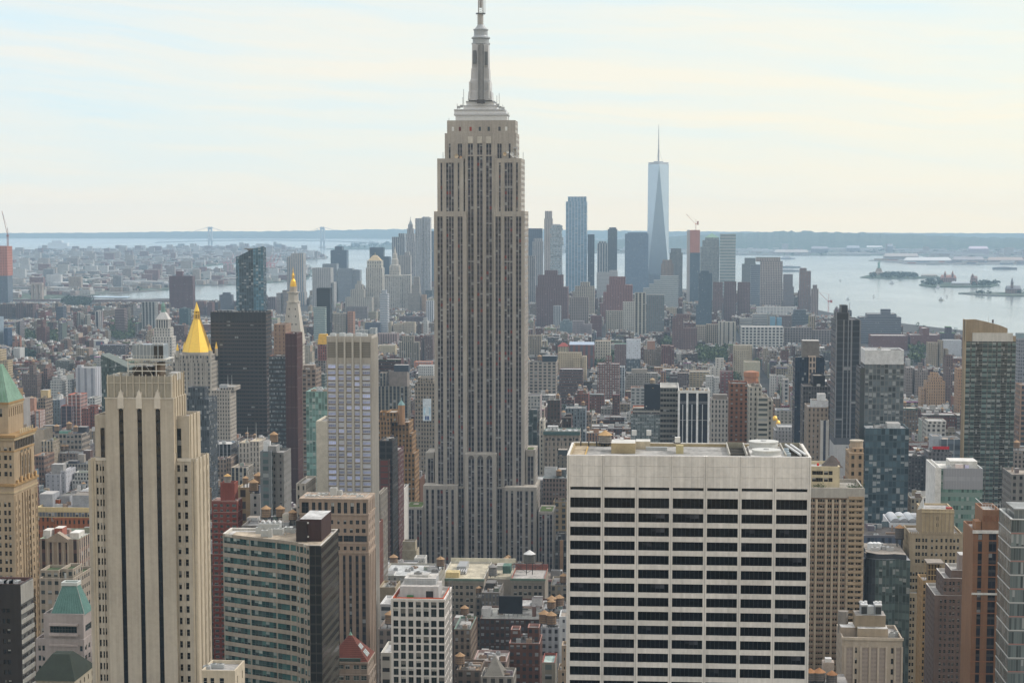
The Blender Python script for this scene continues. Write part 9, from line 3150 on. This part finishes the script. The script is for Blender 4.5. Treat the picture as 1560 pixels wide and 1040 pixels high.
for(i,col,cname,st,st2,rf) in info:
 x0,x1,y0,y1,h = keep[i]
 pa,pt = proj(x0,y0,h)
 pb,pbot = proj(x1,y0,2)
 ys,xs = np.nonzero(buf==i)
 cxp,cyp = (xs.mean()*2,ys.mean()*2)
 w_,hh = x1-x0,h-2.5
 if hh>42:kind,noun = 'apartment_tower','apartment tower'
 elif w_>28:kind,noun = 'warehouse_block','broad block'
 elif hh>24 and w_<13:kind,noun = 'narrow_tower_house','narrow tall house'
 elif hh>24:kind,noun = 'loft_house','loft house'
 elif w_<11:kind,noun = 'row_house','slim row house'
 else:kind,noun = 'walk_up_house','walk-up house'
 best = min(LMARK,key=lambda q:max(0,abs(cxp-q[0])-q[3])+1.3*max(0,abs(cyp-q[1])-q[4])+.1*math.hypot(cxp-q[0],cyp-q[1]))
 side = 'left of' if cxp<best[0]-best[3] else 'right of' if cxp>best[0]+best[3] else('above' if cyp<best[1]-best[4]*.6 else 'below' if cyp>best[1]+best[4]*.6 else 'in front of')
 rr = max(rf['wall'])
 rname = 'white-roofed' if rr>.4 else 'pale-roofed' if rr>.27 else 'grey-roofed' if rr>.155 else 'dark-roofed'
 pending.append([i,col,cname,st,st2,rf,kind,noun,best,side,rname,math.hypot(cxp-best[0],cyp-best[1])])
groups = {}
for q in pending:
 groups.setdefault((q[2],q[7],q[8][2],q[9],q[10]),[]).append(q)
ORD = ['nearest','second nearest','third nearest','fourth nearest','fifth nearest','sixth nearest','seventh nearest','eighth nearest','ninth nearest','tenth nearest']
for key,qs in groups.items():
 qs.sort(key=lambda q:q[11])
 for n,q in enumerate(qs):
  i,col,cname,st,st2,rf,kind,noun,best,side,rname,_ = q
  x0,x1,y0,y1,h = keep[i]
  lab = ('' if len(qs)==1 else ORD[min(n,9)]+' ')+f"{rname} {cname} {noun} {side} {best[2]}"
  cx = (x0+x1)/2
  r = root(kind,lab,'building',(cx,y0,0),0,'houses of the low city')
  r['lot'] = i
  a,b,d = x0-cx,x1-cx,y1-y0
  mb = MB()
  top = h
  setb = h>38 and CR.random()<.5 and b-a>14
  if setb:
   hb = h*CR.uniform(.72,.88)
   ins = (b-a)*CR.uniform(.1,.2)
   mb.box(a,b,0,d,2.5,hb,st,topst=rf)
   a2,b2,y2 = a+ins,b-ins*CR.random(),1.5
   mb.wallq((a2,y2),(b2,y2),hb-.2,h,st)
   mb.wallq((b2,y2),(b2,d-1),hb-.2,h,st2)
   mb.wallq((a2,d-1),(a2,y2),hb-.2,h,st2)
   mb.wallq((b2,d-1),(a2,d-1),hb-.2,h,st2)
  else:
   a2,b2,y2 = a,b,0
   mb.wallq((a,0),(b,0),2.5,h,st)
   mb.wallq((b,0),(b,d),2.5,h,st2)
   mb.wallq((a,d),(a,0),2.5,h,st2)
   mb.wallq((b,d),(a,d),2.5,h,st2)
  mb.build('wall',r)
  de = d-1 if setb else d
  ro = MB()
  cp = P(*[min(.62,c*1.15) for c in col])
  rdk(ro,a2,b2,y2,de,h,rf,cp,.9,.35)
  if CR.random()<.5 and not setb:
   ro.box(a-.3,b+.3,-.6,-.02,h-1.2,h+.1,P(*[c*CR.choice([.6,1.2]) for c in col]),PL)
  ro.build('roof',r)
  for _ in range(CR.choice([1,2,2,3])):
   w_,d_ = CR.uniform(2.2,max(2.4,min(7,(b2-a2)*.45))),CR.uniform(2.2,max(2.4,min(7,(de-y2)*.4)))
   x,y = CR.uniform(a2+.5,max(a2+.6,b2-w_-.5)),CR.uniform(y2+.8,max(y2+.9,de-d_-.5))
   c = CR.choice([col,(.42,.41,.4),(.2,.15,.12),(.55,.54,.53),(.30,.29,.28)])
   abp(r,'bulkhead',x,x+w_,y,y+d_,h-.9,h+CR.uniform(1.4,4.2),P(*c),topst=P(*CR.choice(RPAL)))
  if y0<3000 and CR.random()<.45:
   atk(r,CR.uniform(a2+2.2,max(a2+2.3,b2-2.2)),CR.uniform(y2+3,max(y2+3.1,de-3)),h-.9,CR.uniform(1.6,2.3),3.2,CR.uniform(1.5,3.5),WOOD_T if CR.random()<.7 else GALV)
  if y0<1900:
   for _ in range(2):
    aac(r,CR.uniform(a2+1.5,max(a2+1.6,b2-1.5)),CR.uniform(y2+2,max(y2+2.1,de-2)),h-.9,CR.uniform(1.6,3),1.6,1.4)
    # ---- trees ---------------------------------------------------------
def leaf_mass(mb,x,y,z,r_,hh,n,dark):
 for _ in range(n):
  while True:
   a,b,c = CR.uniform(-1,1),CR.uniform(-1,1),CR.uniform(-1,1)
   q = a*a+b*b+c*c
   if.2<q<1:break
  p = Vector((x+a*r_,y+b*r_,z+hh*.62+c*hh*.42))
  s = r_*CR.uniform(.22,.42)
  u = Vector((CR.uniform(-1,1),CR.uniform(-1,1),CR.uniform(-1,1))).normalized()
  v = u.cross(Vector((CR.uniform(-1,1),CR.uniform(-1,1),CR.uniform(-1,1)))).normalized()
  mb.poly([tuple(p+u*s),tuple(p+v*s),tuple(p-u*s*.8),tuple(p-v*s)],CR.choice(LG[dark]),LEAF)
LG = [[P(.055,.085,.035),P(.075,.105,.04),P(.045,.07,.03),P(.09,.12,.05)],[P(.03,.05,.03),P(.04,.062,.035),P(.025,.042,.026)]]
names = ['long wooded park left of the white lantern tower','dark wood by the river below the brown bridge','tree-filled square left of the white-topped glass hotel','line of trees right of the white-topped glass hotel','leafy park behind the tan balconied building','trees left of the brown block with a lit flank','trees right of the brown block with a lit flank','row of trees below the white tapering block','trees below the sunlit beige stepped house','trees right of the white-crowned glass tower','trees left of the orange round-topped tower']
for k,pp in enumerate(PARKP):
 mb = MB()
 xs,ys = [q[0] for q in pp],[q[1] for q in pp]
 area = (max(xs)-min(xs))*(max(ys)-min(ys))
 n = int(min(150,max(10,area/160)))
 for _ in range(n):
  for _t in range(30):
   x,y = CR.uniform(min(xs),max(xs)),CR.uniform(min(ys),max(ys))
   if inpoly(x,y,pp):break
  hgt = CR.uniform(10,19)
  leaf_mass(mb,x,y,2.5,hgt*CR.uniform(.32,.45),hgt,26,1 if k in(1,7) else 0)
  mb.frus(x,y,.4,.25,2.4,2.5+hgt*.4,5,P(.06,.05,.04),PL,False)
 o = mb.build('park_trees')
 tag(o,names[k],'trees',kind='stuff')
mb = MB()
for _ in range(520):
 px,py = CR.uniform(20,1540),CR.uniform(495,640)
 x,y = G(px,py,3)
 if((foot[:,0]<x+4)&(foot[:,1]>x-4)&(foot[:,2]<y+4)&(foot[:,3]>y-4)).any() or not inpoly(x,y,MANH):continue
 Yq = (y-640)%80
 y = y-Yq+71+CR.uniform(-3,3)
 hgt = CR.uniform(9,17)
 leaf_mass(mb,x,y,2.5,hgt*.4,hgt,20,CR.random()<.4)
 mb.frus(x,y,.35,.2,2.4,2.5+hgt*.4,5,P(.06,.05,.04),PL,False)
tag(mb.build('street_trees'),'scattered street and yard trees between the low houses','trees',kind='stuff')
# ---- the far shores ------------------------------------------------
def scatter(name,poly,n,pick,label,lim_px=None,trees=0):
 mb = MB()
 xs,ys = [q[0] for q in poly],[q[1] for q in poly]
 done = 0
 for _ in range(n*6):
  if done>=n:break
  x,y = CR.uniform(max(min(xs),-6500),min(max(xs),6500)),CR.uniform(min(ys),max(ys))
  if not inpoly(x,y,poly):continue
  px,_p = proj(x,y,5)
  if px<-150 or px>1720:continue
  w_,d_,h,c = pick(x,y)
  if not all(inpoly(x+sx*w_*.6,y+sy*d_*.6,poly) for sx in(-1,1) for sy in(-1,1)):continue
  st = ST(c,tuple(q*.4 for q in c),.2,w=.5,h=.5,bay=5,fh=4)
  mb.box(x-w_/2,x+w_/2,y-d_/2,y+d_/2,2.4,2.5+h,st,topst=P(*CR.choice(RPAL)))
  done += 1
 o = mb.build(name)
 tag(o,label,'city',kind='stuff')
 if trees:
  mt = MB()
  k = 0
  for _ in range(trees*6):
   if k>=trees:break
   x,y = CR.uniform(max(min(xs),-6500),min(max(xs),6500)),CR.uniform(min(ys),max(ys))
   if not inpoly(x,y,poly):continue
   px,_p = proj(x,y,5)
   if px<-150 or px>1720:continue
   for _q in range(CR.randrange(1,6)):
    leaf_mass(mt,x+CR.uniform(-30,30),y+CR.uniform(-20,20),2.4,CR.uniform(8,16),CR.uniform(9,16),9,1)
   k += 1
  tag(mt.build('far_trees'),label.replace('buildings','trees').replace('houses','trees').replace('sheds','trees'),'trees',kind='stuff')
def pick_bk(x,y):
 c = CR.choices([(.20,.10,.085),(.34,.28,.24),(.42,.39,.36),(.27,.22,.2),(.5,.49,.48),(.22,.22,.23)],(5,5,4,5,3,2))[0]
 q = CR.random()
 if q<.06:return CR.uniform(25,60),22,CR.uniform(28,52),c
 if q<.22:return CR.uniform(60,170),CR.uniform(40,90),CR.uniform(8,15),CR.choice([(.5,.5,.5),(.42,.4,.38),(.3,.29,.28)])
 return CR.uniform(12,50),CR.uniform(12,40),CR.uniform(8,20),c
scatter('far_shore_buildings',BK,3600,pick_bk,'pale scattered buildings of the low shore across the river',None,520)
def pick_si(x,y):
 c = CR.choice([(.42,.40,.38),(.5,.5,.49),(.33,.28,.26),(.4,.36,.36)])
 q = CR.random()
 if q<.12:return CR.uniform(120,330),80,CR.uniform(10,18),(.55,.55,.56)
 if q<.17:return CR.uniform(25,60),30,CR.uniform(35,70),c
 return CR.uniform(20,80),CR.uniform(20,60),CR.uniform(8,16),c
scatter('far_shore_buildings',SI,1500,pick_si,'tiny hazy buildings along the far harbour shore',None,500)
scatter('pier_sheds',PIERS,150,lambda x,y:(CR.uniform(14,90),CR.uniform(10,30),CR.uniform(4,11),CR.choice([(.45,.16,.1),(.5,.48,.44),(.3,.3,.33),(.55,.55,.54),(.2,.25,.33),(.4,.3,.2)])),'stacked containers and small sheds on the far pier')
for poly,lab,n in((LIB,'round dark trees covering the statue island',110),(ELL,'dark trees around the brick island hall',70),(TERM,'low trees on the quay at far right',30),(HOOK,'dark woods on the thin point under the bridge',150)):
 mt = MB()
 xs,ys = [q[0] for q in poly],[q[1] for q in poly]
 k = 0
 for _ in range(n*12):
  if k>=n:break
  x,y = CR.uniform(min(xs),max(xs)),CR.uniform(min(ys),max(ys))
  px,py = proj(x,y,3)
  if not inpoly(x,y,poly):continue
  if poly is LIB and(px<1326 or px>1398 or abs(px-1338)<4):continue
  if poly is ELL and(1434<px<1480 and py>428):continue
  big = 2.2 if poly is HOOK else 1
  leaf_mass(mt,x,y,2.4,CR.uniform(6,10)*big,CR.uniform(9,15)*big,24,1)
  k += 1
 tag(mt.build('island_trees'),lab,'trees',kind='stuff')
mb,mt = MB(),MB()
for _ in range(700):
 px = CR.uniform(900,1600)
 py = CR.uniform(357,386)
 if CR.random()<.35:continue
 Y = 15300+CR.random()*1600
 z = U(px,py,Y)[1]
 x = U(px,py,Y)[0]
 if z>70 or z<0:continue
 w_ = CR.uniform(20,70)
 mb.box(x-w_/2,x+w_/2,Y,Y+20,-1,8+CR.random()*10,P(*CR.choice([(.42,.41,.4),(.5,.49,.48),(.36,.32,.3)])),PL)
tag(mb.build('hillside_houses'),'pale specks of houses at the foot of the right-hand hills','houses',kind='stuff')
# ------------------------------------------------------------------ air
hz = MB()
hz.box(-15000,15000,-1500,27600,-1.2,452,P(1,1,1),PL,bottom=True)
ho = hz.build('haze')
hm = bpy.data.materials.new("haze")
hm.use_nodes = True
t = NT(hm.node_tree)
pv = t.n('ShaderNodeVolumePrincipled')
pv.inputs['Color'].default_value = (.54,.77,1.0,1)
pv.inputs['Density'].default_value = HAZE_D
pv.inputs['Anisotropy'].default_value = 0.0
mo = t.n('ShaderNodeOutputMaterial')
t.link(pv.outputs[0],mo.inputs['Volume'])
ho.data.materials.clear()
ho.data.materials.append(hm)
tag(ho,'pale blue summer haze lying over the whole city and harbour','haze',kind='stuff')
